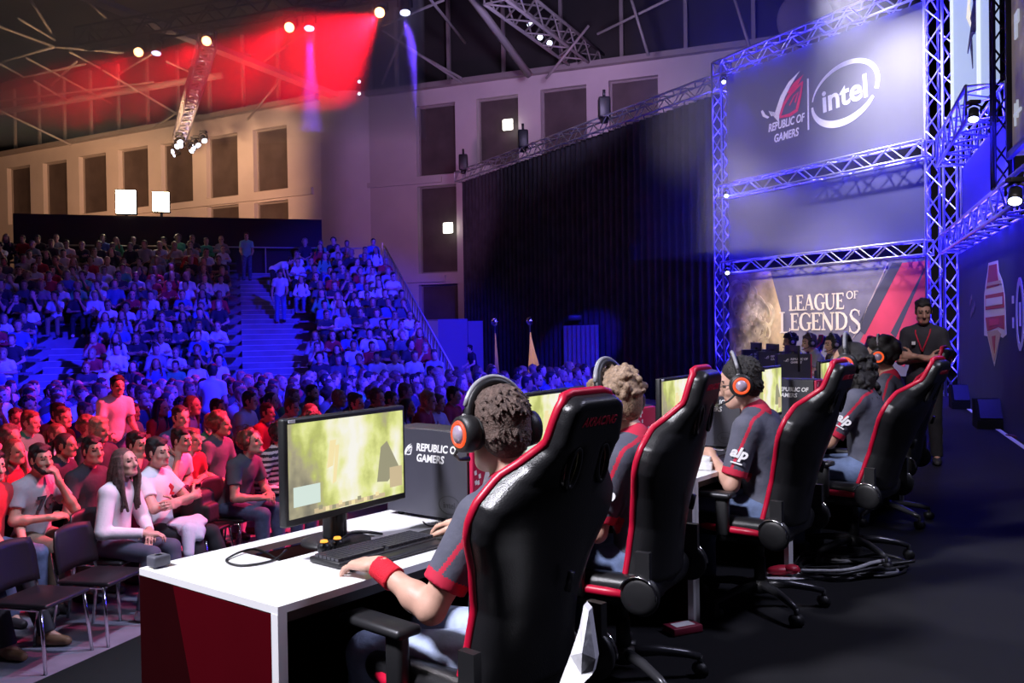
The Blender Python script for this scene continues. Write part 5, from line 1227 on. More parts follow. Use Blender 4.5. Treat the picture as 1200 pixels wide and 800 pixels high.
for i in range(5):
    x0 = PITCHX * i
    near = ('end desk with the dark red side panel facing out', 'second desk in the row, beside the curly-haired player', 'third desk in the row, before the glasses-wearing dark-haired player', 'fourth desk in the row, before the long-haired player', 'farthest desk of the row near the standing man')[i]
    M = rowM(FD, x0, 0); lab = 'white-topped gaming desk, ' + near
    desk0 = make_desk(M, lab, 'gaming desks of the row') if i == 0 else (copy_tree(desk0, M, lab) and desk0)
    M = rowM(FD, x0 + 0.61, 0.385, DT, 4.5); lab = ('large monitor showing a green and yellow game, at the end desk', 'monitor with yellow game view between the two nearer chair backs', 'thin-looking monitor beyond the curly-haired player', 'pale yellow monitor at the left of the dark-haired player in profile', 'yellow monitor behind the water bottle')[i]
    mon0 = make_monitor(M, lab, 'monitors of the desk row') if i == 0 else (copy_tree(mon0, M, lab) and mon0)
    M = rowM(FD, x0 + 1.08, 0.23, DT); lab = 'dark computer tower with eye logo and red front on the %s desk of the row' % ('end', 'second', 'third', 'fourth', 'farthest')[i]
    tow0 = make_tower(M, lab, 'computer towers of the desk row') if i == 0 else (copy_tree(tow0, M, lab) and tow0)
    M = rowM(FD, x0 + 0.58, 0.225, DT, -2); lab = 'black full-size keyboard on the %s desk of the row' % ('end', 'second', 'third', 'fourth', 'farthest')[i]
    kb0 = make_keyboard(M, lab, 'keyboards of the desk row') if i == 0 else (copy_tree(kb0, M, lab) and kb0)
    M = rowM(FD, x0 + 0.93, 0.19, DT); lab = 'black mouse pad on the %s desk of the row' % ('end', 'second', 'third', 'fourth', 'farthest')[i]
    p_ = make_pad(M, lab, 'mouse pads of the desk row') if i == 0 else copy_tree(pad0, M, lab)
    pad0 = pad0 or p_
    M = rowM(FD, x0 + 0.915, 0.21, DT + 0.004, -8); lab = "black mouse under the player's hand at the %s desk of the row" % ('end', 'second', 'third', 'fourth', 'farthest')[i]
    ms0 = make_mouse(M, lab, 'mice of the desk row') if i == 0 else (copy_tree(ms0, M, lab) and ms0)
    cx_, cy_, cr_ = CHAIRS[i]; rec = (14, 11, 16, 22, 15)[i]; M = rowM(FD, cx_, cy_, 0, cr_); lab = 'black racing chair with red piping, ' + ('closest of the row, its back filling the middle', 'second of the row, seat of the curly-haired player', 'third of the row, seat of the player in glasses', 'fourth of the row, seat of the long-haired player', 'farthest of the row, before the standing man')[i]
    c_ = make_chair(M, lab, 'racing chairs of the desk row') if i == 0 else copy_tree(ch0, M, lab)
    ch0 = ch0 or c_
    if i:
        for q in bpy.data.objects:
            if q.parent == c_ and q.name.startswith('backrest'): setm(q, Matrix.Translation((0, -0.20, 0.475)) @ Matrix.Rotation(R(rec), 4, 'X'))
for k in range(3):                                           # the opposing team's row, seen between the chairs
    w_ = ('closest', 'middle', 'farthest')[k]
    copy_tree(desk0, rowM(FD2, PITCHX * k, 0), "white-topped desk of the opposing team's row, %s of three" % w_, 'opposing desks')
    copy_tree(mon0, rowM(FD2, PITCHX * k + 0.45, 0.42, DT, 4), "monitor on the opposing team's row, %s of three" % w_, 'opposing monitors')
    copy_tree(tow0, rowM(FD2, PITCHX * k + 1.075 - 0.9, 0.25, DT), "dark computer tower with eye logo on the opposing team's row, %s of three" % w_, 'opposing computer towers')
# ---- small things on and around the desks
def cable(name, label, pts, r=0.004, m=None):
    P = [V(p) for p in pts]; out = []
    for i in range(len(P) - 1):
        a, b_, c_, d_ = P[max(0, i - 1)], P[i], P[i + 1], P[min(len(P) - 1, i + 2)]
        for s in range(8):
            t = s / 8; out.append(0.5 * ((2 * b_) + (c_ - a) * t + (2 * a - 5 * b_ + 4 * c_ - d_) * t * t + (3 * b_ - a - 3 * c_ + d_) * t ** 3))
    out.append(P[-1]); return tag(MB().tube(out, r, 6).build(name, m or black_m), label, 'cable')
D = lambda x, y, z=0.0: FD @ V((x, y, z))
T = DT + 0.005
cable('cable', 'looped black monitor cable on the white end desk left of the screen foot', [D(0.42, 0.5, T), D(0.30, 0.42, T), D(0.20, 0.45, T), D(0.22, 0.56, T), D(0.36, 0.60, T), D(0.44, 0.54, 0.69)])
cable('cable', 'thin black cable trailing under the large monitor on the end desk', [D(0.50, 0.36, T), D(0.66, 0.44, T + 0.02), D(0.78, 0.40, T), D(0.74, 0.52, T), D(0.62, 0.56, 0.70)])
cable('cable', 'curled black wire lying by the foot of the computer tower on the end desk', [D(1.02, 0.42, T), D(0.98, 0.34, T), D(1.04, 0.28, T + 0.01), D(1.06, 0.24, T), D(0.98, 0.22, T), D(0.94, 0.27, T + 0.03)], 0.003)
for x, lab in ((0.44, 'left'), (0.50, 'right')):
    b = MB(); b.lathe([(0.001, 0), (0.022, 0), (0.024, 0.02), (0.016, 0.032), (0.001, 0.034)], 16); root = thing('desk_puck', 'small round desk lamp puck glowing orange under the large monitor, the %s of two' % lab, 'puck', m=rowM(FD, x + 0.05, 0.385, DT)); b.build('base', dark_metal, root)
    b = MB(); b.lathe([(0.001, 0.0335), (0.014, 0.0335), (0.012, 0.04), (0.001, 0.041)], 12); b.build('glow_cap', emat('puck_glow', (1, 0.35, 0.04), 2.0), root)
b = MB(); b.rbox((0, 0, 0.022), (0.06, 0.05, 0.036), 0.006); b.cyl((0, 0, 0.034), (0, 0, 0.04), 0.012, 12); tag(b.build('webcam', mat('cam_grey', (0.09, 0.09, 0.12), 0.5), m=rowM(FD, 0.045, 0.68, DT)), 'small dark grey block on the far corner of the end desk', 'webcam')
def bottle(M, label):
    root = thing('water_bottle', label, 'bottle', m=M)
    MB().lathe([(0.001, 0), (0.032, 0), (0.034, 0.01), (0.034, 0.06), (0.031, 0.075), (0.034, 0.09), (0.034, 0.14), (0.030, 0.165), (0.014, 0.195), (0.014, 0.205), (0.001, 0.205)], 20).build('bottle_body', mat('clear_plastic', (0.75, 0.80, 0.92), 0.08, trans=0.85), root)
    MB().lathe([(0.001, 0.203), (0.0165, 0.203), (0.0165, 0.225), (0.001, 0.226)], 16).build('cap', mat('cap_white', (0.8, 0.82, 0.9), 0.4), root)
    MB().lathe([(0.0345, 0.085), (0.0352, 0.086), (0.0352, 0.135), (0.0345, 0.136)], 20).build('paper_label', mat('label_blue', (0.35, 0.45, 0.75), 0.5), root)
pb = on_plane(945, 492, D(0, 0.30), DN); pl = FD.inverted() @ pb
bottle(rowM(FD, pl.x, 0.30, DT), 'clear water bottle on the desk before the fourth computer tower')
b = MB()
for k in range(5): b.rbox((0.01 * k - 0.02, 0.012 * (k % 3), 0.004 + 0.006 * k), (0.21, 0.15, 0.006), 0.002, Matrix.Rotation(0.3 * k, 3, 'Z'))
pb = FD.inverted() @ on_z(868, 520, DT)
b = MB(); b.rbox((0, 0, 0.02), (0.16, 0.12, 0.04), 0.006); b.rbox((0.02, 0.0, 0.05), (0.12, 0.10, 0.03), 0.01); tag(b.build('paper_pack', mat('pack_white', (0.8, 0.78, 0.82), 0.6, var=0.3, scale=25), m=rowM(FD, 2.86, 0.12, DT, 20)), 'white crumpled packet on the third desk by the dark-haired player', 'packet')
cable('cable', 'white cable loops beside the dark-haired player on the third desk', [D(2.76, 0.3, T), D(2.80, 0.22, T + 0.05), D(2.88, 0.26, T + 0.09), D(2.92, 0.2, T + 0.03), D(2.86, 0.14, T), D(2.80, 0.2, T)], 0.005, white_print)
# floor litter by the chairs
def litter(px, py, name, label, cat, build, mats, rz=0):
    p = on_z(px, py, 0.0); b = MB(); build(b); return tag(b.build(name, mats, m=Matrix.Translation((p.x, p.y, 0.002)) @ Matrix.Rotation(R(rz), 4, 'Z')), label, cat)
litter(800, 740, 'snack_box', 'small dark red and white card box lying on the floor behind the second chair', 'box', lambda b: (b.rbox((0, 0, 0.018), (0.17, 0.10, 0.036), 0.004), b.box((0, 0, 0.0368), (0.11, 0.06, 0.0015), None, 1)), [mat('box_red', (0.25, 0.02, 0.05), 0.5), white_print], 25)
litter(918, 676, 'snack_packet', 'red snack packet on a white sheet on the floor by the third chair', 'packet', lambda b: (b.rbox((0, 0, 0.004), (0.24, 0.16, 0.006), 0.002, None, 1), b.ell((0, 0.02, 0.035), (0.10, 0.05, 0.03), 10), b.ell((0.05, -0.01, 0.045), (0.05, 0.045, 0.03), 10)), [mat('packet_red', (0.55, 0.02, 0.05), 0.4), white_print], 10)
litter(960, 598, 'paper_ball', 'crumpled pale paper on the floor under the fourth chair', 'paper', lambda b: [b.ell((0.06 * k - 0.08, 0.03 * (k % 2), 0.05 + 0.02 * (k % 3)), (0.06, 0.05, 0.045), 7) for k in range(4)], mat('paper_pale', (0.55, 0.55, 0.75), 0.7), 0)
litter(1010, 612, 'paper_cup', 'pale blue paper cup standing on the floor by the fourth chair', 'cup', lambda b: b.lathe([(0.001, 0), (0.05, 0), (0.07, 0.16), (0.066, 0.16), (0.048, 0.01), (0.001, 0.01)], 18), mat('cup_blue', (0.35, 0.5, 0.75), 0.6), 0)
rd = random.Random(12); c0 = on_z(985, 668, 0.0)
for k in range(5):
    pts = []; a = rd.uniform(0, 6)
    for j in range(9): a += rd.uniform(0.4, 1.1) * (1 if k % 2 else -1); q = rd.uniform(0.18, 0.42); pts.append(c0 + V((q * math.cos(a) * 1.1, q * math.sin(a) * 0.7, 0.012 + 0.02 * (j % 3) * (k % 2) + 0.004 * k)))
    tag(cable('floor_cable', None, pts, 0.010, (dark_metal, black_m, mat('cable_grey', (0.22, 0.22, 0.25), 0.5))[k % 3]), 'tangled dark cable in the heap on the floor between the third and fourth chairs', 'cable', 'cables of the floor heap')
cable('floor_cable', 'pale cable lying across the floor heap between the third and fourth chairs', [c0 + V((-0.30, -0.18, 0.05)), c0 + V((-0.05, -0.22, 0.06)), c0 + V((0.16, -0.10, 0.07)), c0 + V((0.34, 0.10, 0.03))], 0.012, mat('cable_pale', (0.5, 0.5, 0.52), 0.5))
# white cloth bag hanging off the near side of the first chair
def bag_at(px, py, Y): return at(px, py, Y)
b = MB(); FR_ = [bag_at(684, 709, 2.33), bag_at(690, 716, 2.31), bag_at(693, 742, 2.30), bag_at(698, 772, 2.30), bag_at(694, 790, 2.29), bag_at(672, 812, 2.30), bag_at(650, 815, 2.34), bag_at(668, 768, 2.36), bag_at(679, 735, 2.35)]
ctr = bag_at(682, 765, 2.27); c2 = bag_at(681, 790, 2.31)
bk_ = [p + V((0.012, 0.035, 0)) for p in FR_]
n_ = len(FR_); b.add(FR_ + [ctr, c2] + bk_, [(0, 8, n_), (8, 7, n_), (7, n_ + 1, n_), (7, 6, n_ + 1), (6, 5, n_ + 1), (5, 4, n_ + 1), (4, 3, n_ + 1), (3, n_, n_ + 1), (3, 2, n_), (2, 1, n_), (1, 0, n_)] + [(i, (i + 1) % n_, n_ + 2 + (i + 1) % n_, n_ + 2 + i) for i in range(n_)] + [tuple(n_ + 2 + i for i in range(n_))], 0, False)
tag(b.build('cloth_bag', mat('bag_white', (0.72, 0.72, 0.76), 0.8, bump=0.4, bscale=24)), 'white cloth bag hanging beside the closest racing chair', 'bag')
# ---------------------------------------------------------------- players, opponents and the standing man
jersey = mat('jersey_slate', (0.080, 0.083, 0.120), 0.75, var=0.12, scale=9, bump=0.3, bscale=30)
jersey_red = mat('jersey_red', (0.55, 0.012, 0.05), 0.7)
def jersey_paint(J, hem=0.86, stripe=True):
    def f(c, mi):
        out = np.zeros(len(c), np.int32)
        for n, s in (('L', -1), ('R', 1)):
            a, e = np.array(J['s' + n]), np.array(J['e' + n]); u = e - a; L = np.linalg.norm(u); u /= L
            t = (c - a) @ u; rad = np.linalg.norm((c - a) - t[:, None] * u, axis=1); arm = (rad < 0.105) & (t > -0.02)
            out[arm & (t > hem * L - 0.035) & (t < L) & (rad < 0.095)] = 1
            if stripe:
                fw = np.array(J['d2'].cross(V((1, 0, 0)))) ; side = np.array((s, 0.0, 0.0)); w = np.cross(u, side); w /= np.linalg.norm(w)
                q = (c - a) @ w; o = (c - a) @ side
                out[(np.abs(q - (0.035 - 0.05 * np.clip(t / L, 0, 1)) * s) < 0.0075) & (o > -0.12) & (t > -0.12) & (t < hem * L) & (((c - a) @ np.array((0, 0, 1.0)) > -0.5)) & ((o > 0.02) | (c[:, 2] > a[2] + 0.02))] = 1
        nk = np.array(J['neck']); d = c - nk; r = np.hypot(d[:, 0], d[:, 1] + 0.012)
        out[(r < 0.080) & (d[:, 2] > -0.008) & (d[:, 2] < 0.08)] = 1
        return out
    return f
def loc(M, p): return M.inverted() @ V(p)
def arms_to(J, M, n, wrist, elbow):
    J['w' + n] = loc(M, wrist); J['e' + n] = loc(M, elbow)
def sleeve_logo(root, J, n):
    """small white club mark printed on the outside of the sleeve"""
    a, e = J['s' + n], J['e' + n]; u = (e - a).normalized(); s = -1 if n == 'L' else 1
    o = V((s, -0.25, 0)); o = (o - u * o.dot(u)).normalized(); x = u.cross(o) * (1 if n == 'L' else -1)
    x = (-u).cross(o).normalized(); Q = frame(a.lerp(e, 0.45) + o * 0.076, x, -u, o)
    b = MB(); text_mesh(b, 'alp', Q @ Matrix.Translation((0, -0.02, -0.006)), 0.075, 0.008, 0.25, 'CENTER', 0.003); b.box(Q @ V((0, -0.05, 0)), (0.06, 0.008, 0.008), Q.to_3x3())
    b.build('sleeve_mark', white_print, [k for k in kids(root) if k.name.startswith('shirt')][0])
def player(i, px, py_, lean, curve, yaw, pitch, roll, look, style, label, hs_label, res=0.007, sleeve=(0.84, 0.0), rz=0.0, wr=None, el=None, hnds=None, grow=1.0, hs=1.04, nod=16, twist=0, seat=0.485, hk=1.0):
    M = rowM(FD, px, py_, 0, rz); J = rig(seat=seat, lean=lean, curve=curve, nod=nod, yaw=yaw, pitch=pitch, roll=roll, hs=hs, knees=0.03, twist=twist)
    x0 = PITCHX * i
    wr = wr or (D(x0 + 0.40, 0.12, DT + 0.075), D(x0 + 0.905, 0.085, DT + 0.05)); el = el or (None, None)
    for k, n in enumerate('LR'):
        w = loc(M, wr[k]); J['w' + n] = w; s = J['s' + n]
        if el[k] is not None: J['e' + n] = loc(M, el[k]); 
        else:                                                # two-bone reach, elbow hanging out and down
            L1, L2 = 0.30, 0.27; d = w - s; L = min(d.length, L1 + L2 - 0.004); dn = d.normalized(); q = (L1 * L1 - L2 * L2 + L * L) / (2 * L); h = math.sqrt(max(0, L1 * L1 - q * q))
            o = V(((-0.45 if n == 'L' else 0.45), -0.2, -1)); o = (o - dn * o.dot(dn)).normalized(); J['e' + n] = s + dn * q + o * h; J['w' + n] = s + dn * L
        fw = (J['w' + n] - J['e' + n]); fw.z *= 0.15
        J['hand' + n] = (hnds or {}).get(n) or ((fw + V((0, 0.10, -0.03))).normalized(), V((0, 0.12, 1)), (22, 30, 18) if n == 'L' else ((18, 26, 14), (16, 24, 14), (22, 34, 20), (28, 38, 22)))
    root = person(label, J, M, look, res, sleeve, style, None, 3 + i, jersey_paint(J, sleeve[0] if not sleeve[1] else 1.0), grow=grow, shirt_res=min(res, 0.0055))
    hsd = make_headset(J, M, hs_label, hk=hk)
    return root, J, M
LK = lambda sk, hr, tr: dict(skin=sk, hair=hr, shirt=[jersey, jersey_red], trousers=[tr], shoes=shoe_k)
# first: hands on keyboard and mouse, red wrist band
r1, J1, M1_ = player(0, 0.60, -0.34, -4, 6, -22, 10, 0, LK(skin_l, hair_b, jeans_pale), 'crop', 'person with short brown hair in dark red-trimmed jersey, at the end desk with red wristband', 'black headset with orange-lit cups on the short-haired player at the end desk', 0.006,
    sleeve=(0.74, 0.0), rz=5, wr=(D(0.345, -0.035, DT + 0.045), D(0.905, 0.075, DT + 0.06)), el=(D(0.33, -0.27, 0.70), None), nod=12, seat=0.42)
a, e = J1['wL'], J1['eL']; u = (e - a).normalized()
tag(link('wristband', sdf_mesh('wristband', [fcone(a + u * 0.105, a - u * 0.0, 0.040, 0.036, 0.01), half(a + u * 0.085, u)], 0.006, mat('band_red', (0.72, 0.008, 0.03), 0.85, bump=0.4, bscale=200)), r1))
r2, J2, M2_ = player(1, 1.76, -0.15, 2, 8, -2, 16, 0, LK(skin_l, hair_f, jeans), 'curly', 'person with fair curly hair in slate jersey, leaning in at the second desk', 'black headset with orange-lit cups on the curly-haired player', 0.007, rz=4, grow=1.10, seat=0.425, hk=1.17)
sleeve_logo(r2, J2, 'L')
r3, J3, M3_ = player(2, 3.04, -0.17, 4, 8, 24, 14, 0, LK(skin_l, hair_k, jeans), 'crop', 'person with dark hair and glasses seen in profile, slate jersey, at the third desk', 'black headset with orange-lit cups on the dark-haired player in profile', 0.008, rz=4, grow=1.06, seat=0.435, hk=1.07)
sleeve_logo(r3, J3, 'L')
# thin glasses
hm = M3_ @ Matrix.Translation(J3['head']) @ J3['M'].to_4x4(); gl = thing('glasses', 'thin dark glasses on the dark-haired player in profile', 'glasses', m=hm)
b = MB()
for s in (-1, 1): b.tube([(s * 0.033 + 0.022 * math.cos(t), 0.103, 0.006 + 0.017 * math.sin(t)) for t in [2 * math.pi * k / 18 for k in range(18)]], 0.0022, 6, closed=True)
b.tube([(-0.011, 0.103, 0.010), (0.011, 0.103, 0.010)], 0.002, 6); b.build('rim', dark_metal, gl)
for s in (-1, 1): MB().tube([(s * 0.055, 0.103, 0.010), (s * 0.076, 0.08, 0.010), (s * 0.083, -0.01, 0.006)], 0.0022, 6).build('temple', dark_metal, gl)
r4, J4, M4_ = player(3, 4.36, -0.30, 2, 6, 6, 8, 0, LK(skin_t, hair_k, jeans), 'mane', 'person with long curly black hair down the back, slate jersey, at the fourth desk', 'headset with orange-lit cup on the long-haired player', 0.009, rz=2, hk=1.2)
sleeve_logo(r4, J4, 'L')
r5, J5, M5_ = player(4, 5.58, -0.11, 0, 4, 8, 6, 0, LK(skin_l, hair_k, jeans), 'bushy', 'person with bushy dark hair in slate jersey at the farthest desk', 'black headset on the bushy-haired player at the farthest desk', 0.010, rz=2, grow=0.95)
# the opposing team, facing left behind their screens
for k, (st_, sk, hr, sh, lab) in enumerate((('short', skin_l, hair_k, white_shirt, 'closest'), ('short', skin_l, hair_b, grey_shirt, 'second'), ('curly', skin_t, hair_k, white_shirt, 'third'))):
    M = rowM(FD2, PITCHX * k + 0.5, -0.32); J = rig(seat=0.47, lean=9, curve=8, yaw=8, pitch=8, hs=1.06)
    for n in 'LR':
        s = -1 if n == 'L' else 1; J['e' + n] = J['s' + n] + V((s * 0.06, 0.10, -0.26)); J['w' + n] = V((s * 0.16, 0.38, DT + 0.06))
    person('opposing player in a headset and %s top, %s of three behind the screens' % ('white' if sh is white_shirt else 'grey', lab), J, M, dict(skin=sk, hair=hr, shirt=[sh], trousers=[jeans], shoes=shoe_k), 0.013, style=st_, group='opposing team', seed=k)
    make_headset(J, M, 'headset worn by the %s of the three opposing players' % lab, glow=False)
    copy_tree(ch0, rowM(FD2, PITCHX * k + 0.5, -0.26), 'racing chair of the %s of the three opposing players' % lab, 'opposing racing chairs')
# man standing by the tower, arms folded
p = at(1083, 400, 9.6); M = Matrix.Translation((p.x, p.y, 0)) @ Matrix.Rotation(R(148), 4, 'Z')
J = rig(stand=True, lean=0, curve=4, yaw=12, pitch=16, nod=10)
J['eL'] = J['sL'] + V((-0.07, 0.02, -0.29)); J['eR'] = J['sR'] + V((0.07, 0.02, -0.29)); J['wL'] = V((0.08, 0.24, J['eL'].z + 0.06)); J['wR'] = V((-0.07, 0.20, J['eR'].z + 0.03))
J['handL'] = ((1, 0.05, 0.15), (0, 1, 0.2), (25, 30, 20)); J['handR'] = ((-1, 0.0, 0.1), (0, 1, 0), (40, 45, 30))
sm = person('standing person in black polo and red lanyard, arms crossed, by the banner tower', J, M, dict(skin=skin_t, hair=hair_k, shirt=[dark_shirt], trousers=[pants_k], shoes=shoe_k), 0.010, (0.72, 0.0), 'short', seed=4)
nk = J['neck']; ch_ = J['chest']
lan = MB().tube([nk + V((-0.075, 0.02, 0.02)), nk + V((-0.07, 0.10, -0.06)), ch_ + V((0.0, 0.152, -0.02))], 0.008, 6, flat=(V((0, 1, 0)), 0.4)).tube([nk + V((0.075, 0.02, 0.02)), nk + V((0.07, 0.10, -0.06)), ch_ + V((0.0, 0.152, -0.02))], 0.008, 6, flat=(V((0, 1, 0)), 0.4)).build('lanyard', jersey_red, m=M)
tag(lan, 'red lanyard round the neck of the standing person in black', 'lanyard')
b = MB(); b.box(ch_ + V((0.085, 0.142, 0.07)), (0.035, 0.006, 0.035)); b.build('shirt_badge', white_print, [k for k in kids(sm) if k.name.startswith('shirt')][0])
# ---------------------------------------------------------------- spectators
ORDN = ['front', 'second', 'third', 'fourth', 'fifth', 'sixth', 'seventh', 'eighth', 'ninth', 'tenth', 'eleventh', 'twelfth', 'thirteenth', 'fourteenth', 'fifteenth', 'sixteenth', 'seventeenth', 'eighteenth', 'nineteenth', 'twentieth']
FACE = math.atan2(-0.337, 0.941) - math.pi / 2               # rows look along (0.94, -0.34), towards the stage
def seatM(s, d, turn=0.0, z=FZ): return Matrix.Translation(Epos(s, d, z)) @ Matrix.Rotation(FACE + R(turn), 4, 'Z')
def lap(): return dict(wL=(-0.10, 0.30, 0.60), wR=(0.10, 0.31, 0.60), eL=(-0.26, 0.08, 0.70), eR=(0.26, 0.08, 0.70))
def folded(): return dict(wL=(0.10, 0.24, 0.80), wR=(-0.10, 0.27, 0.83), eL=(-0.25, 0.13, 0.77), eR=(0.25, 0.13, 0.78), handL=((1, 0.1, 0.1), (0, 1, 0.3)), handR=((-1, 0.1, 0.1), (0, 1, 0.3)))
def chin(n='R'):
    s = 1 if n == 'R' else -1; o = 'L' if n == 'R' else 'R'
    return {'w' + n: (s * 0.07, 0.24, 1.03), 'e' + n: (s * 0.20, 0.27, 0.77), 'hand' + n: ((-s * 0.25, -0.1, 1), (s * 0.5, 0.8, 0), (40, 50, 30)), 'w' + o: (-s * 0.02, 0.27, 0.74), 'e' + o: (-s * 0.25, 0.10, 0.74), 'hand' + o: ((s * 1, 0.2, 0.05), (0, 0.6, 1))}
def phone(): return dict(wL=(-0.06, 0.36, 0.74), wR=(0.06, 0.36, 0.74), eL=(-0.25, 0.12, 0.70), eR=(0.25, 0.12, 0.70), handL=((0.3, 0.6, 0.7), (0, 0.8, -0.5), (30, 40, 25)), handR=((-0.3, 0.6, 0.7), (0, 0.8, -0.5), (30, 40, 25)))
# ---- stacking chairs of the hall floor
seat_black = mat('seat_black', (0.010, 0.010, 0.012), 0.42, bump=0.05)
def make_stack_chair(M, label, group=None):
    root = thing('stacking_chair', label, 'chair', m=M, group=group)
    b = MB(); n = 9; vs = []
    for i in range(7):
        t = i / 6; z = 0.50 + 0.33 * t
        for j in range(n):
            u = j / (n - 1) * 2 - 1; w = 0.225 - 0.03 * max(0, t - 0.7) / 0.3; vs.append((u * w, -0.235 - 0.05 * t + 0.035 * u * u, z - 0.02 * u * u * t))
    b.add(vs, [(i * n + j, i * n + j + 1, (i + 1) * n + j + 1, (i + 1) * n + j) for i in range(6) for j in range(n - 1)], 0, True)
    o = b.build('backrest', seat_black, root); k = o.modifiers.new('t', 'SOLIDIFY'); k.thickness = 0.014
    b = MB(); b.rbox((0, 0.0, 0.445), (0.45, 0.44, 0.035), 0.016); b.build('seat', seat_black, root)
    for s in (-1, 1):
        MB().tube([(s * 0.235, 0.215, 0.0), (s * 0.215, 0.17, 0.42), (s * 0.215, 0.10, 0.43)], 0.012, 8).build('leg', chrome, root)
        MB().tube([(s * 0.235, -0.26, 0.0), (s * 0.215, -0.20, 0.42), (s * 0.215, -0.225, 0.52), (s * 0.205, -0.255, 0.66)], 0.012, 8).build('leg', chrome, root)
    b = MB(); b.tube([(-0.215, -0.19, 0.425), (0.215, -0.19, 0.425)], 0.010, 6); b.tube([(-0.215, 0.16, 0.42), (0.215, 0.16, 0.42)], 0.010, 6)
    b.tube([(-0.215, -0.19, 0.425), (-0.215, 0.16, 0.42)], 0.010, 6); b.tube([(0.215, -0.19, 0.425), (0.215, 0.16, 0.42)], 0.010, 6); b.build('seat_frame', chrome, root)
    return root
CH = [(1.15, 1.92, 'empty black stacking chair cut by the frame edge'), (1.70, 1.92, 'empty black stacking chair with bright chrome legs before the person in the numbered tee'),
      (2.2, 2.28, 'black stacking chair under the long-haired spectator'), (2.75, 2.3, 'black stacking chair under the spectator with folded arms'), (3.3, 2.3, 'empty black stacking chair with a backpack, front row'),
      (3.62 + 0.2, 2.32, 'black stacking chair under the spectator in dark grey tee'), (4.4, 2.32, 'black stacking chair under the spectator in striped top')]
CH += [(s, 3.15, 'black stacking chair in the second row under ' + w) for s, w in ((2.2, 'the person in the numbered tee'), (2.75, 'the short-haired spectator in black'), (3.25, 'the spectator touching the mouth'), (3.8, 'the spectator resting chin on hand'))]
sc0 = None
for s, d, lab in CH:
    t = 8 if d < 2.5 else 0
    if sc0 is None: sc0 = make_stack_chair(seatM(s, d, t), lab)
    else: copy_tree(sc0, seatM(s, d, t), lab)
# ---- front spectators, each built for its place
def fan(label, s, d, J, look, style, turn=0, res=0.010, sleeve=(0.6, 0.0), seed=1, paint=None, **kw):
    return person(label, J, seatM(s, d, turn), look, res, sleeve, style, None, seed, paint, **kw)
def L_(sk, hr, sh, tr=jeans, so=shoe_k): return dict(skin=sk, hair=hr, shirt=sh if isinstance(sh, list) else [sh], trousers=[tr], shoes=so)
fan('spectator cut by the frame edge, brown sneakers stretched out in the front row', 1.2, 2.75, rig(lean=-2, yaw=-5, arms=lap(), legs=dict(aL=(-0.16, 0.62, 0.09), aR=(0.14, 0.56, 0.09))), L_(skin_t, hair_k, red_shirt, pants_k, mat('sneaker_brown', (0.22, 0.12, 0.06), 0.6)), 'short', 4)
fan('spectator with long dark hair, pale sleeves and crossed legs, front row', 2.2, 2.26, rig(lean=2, curve=10, yaw=-8, pitch=-8, bw=0.86, arms=dict(lap(), wL=(-0.02, 0.30, 0.66), wR=(0.06, 0.33, 0.66)), legs=dict(aL=(-0.10, 0.50, 0.085), aR=(0.20, 0.40, 0.085)), hs=0.97), L_(skin_l, hair_b, white_shirt, mat('trousers_slate', (0.07, 0.08, 0.12), 0.8), shoe_w), 'wavy', 6, 0.009, (1.0, 0.92))
def vest(J):
    pass
r = fan('spectator in white tee with folded arms leaning back, front row', 2.75, 2.3, rig(lean=-9, curve=10, nod=14, yaw=-8, pitch=2, arms=folded(), legs=dict(aL=(-0.16, 0.60, 0.09), aR=(0.16, 0.58, 0.09))), L_(skin_l, hair_k, white_shirt, pants_k), 'short', 6, 0.009, beard=False)
b = MB(); b.strip([(-0.03, 0.02), (0.02, -0.02), (0.0, -0.06), (0.05, -0.07)], [0.03, 0.05, 0.04, 0.02], frame((0, 0.128, 0.93), (-1, 0, 0), (0, 0.12, 1), (0, 1, 0)), 0.004); b.build('chest_print', red_shirt, [k for k in kids(r) if k.name.startswith('shirt')][0])
jk = [ell((0.0, 0.28, 0.62), (0.17, 0.17, 0.045), None, 0.03), ell((0.12, 0.40, 0.58), (0.10, 0.12, 0.07), None, 0.04), cone((-0.12, 0.30, 0.62), (0.16, 0.50, 0.54), 0.05, 0.04, 0.03), cone((0.2, 0.42, 0.6), (0.26, 0.46, 0.42), 0.06, 0.045, 0.03)]
tag(link('folded_jacket', sdf_mesh('folded_jacket', jk, 0.012, mat('jacket_pale', (0.60, 0.62, 0.72), 0.85, bump=0.8, bscale=18)), m=seatM(2.75, 2.3, 6)), 'pale jacket lying over the lap of the spectator with folded arms', 'jacket')
fan('spectator with bushy hair in dark grey tee and jeans, front row beside the large monitor', 3.82, 2.32, rig(lean=14, curve=10, yaw=-2, pitch=-12, arms=dict(lap(), wL=(-0.08, 0.36, 0.68), wR=(0.08, 0.36, 0.66), eL=(-0.27, 0.18, 0.68), eR=(0.25, 0.20, 0.68))), L_(skin_l, hair_r, slate_shirt, jeans), 'bushy', 0, 0.009)
def stripes(c, mi): return (np.floor(c[:, 2] / 0.028) % 2).astype(np.int32)
fan('spectator in navy and white striped top beyond the spectator in dark grey tee', 4.4, 2.32, rig(lean=10, curve=10, yaw=-5, pitch=-5, bw=0.9, arms=lap()), L_(skin_l, hair_k, [white_shirt, dark_shirt], jeans), 'bushy', 0, 0.009, (0.95, 0.7), paint=stripes)
r = fan('spectator in grey tee with printed number, one hand raised to the chin', 2.2, 3.15, rig(lean=4, curve=8, yaw=-6, pitch=0, arms=chin('L')), L_(skin_t, hair_k, grey_shirt, pants_khaki), 'short', -4, 0.009, beard=True)
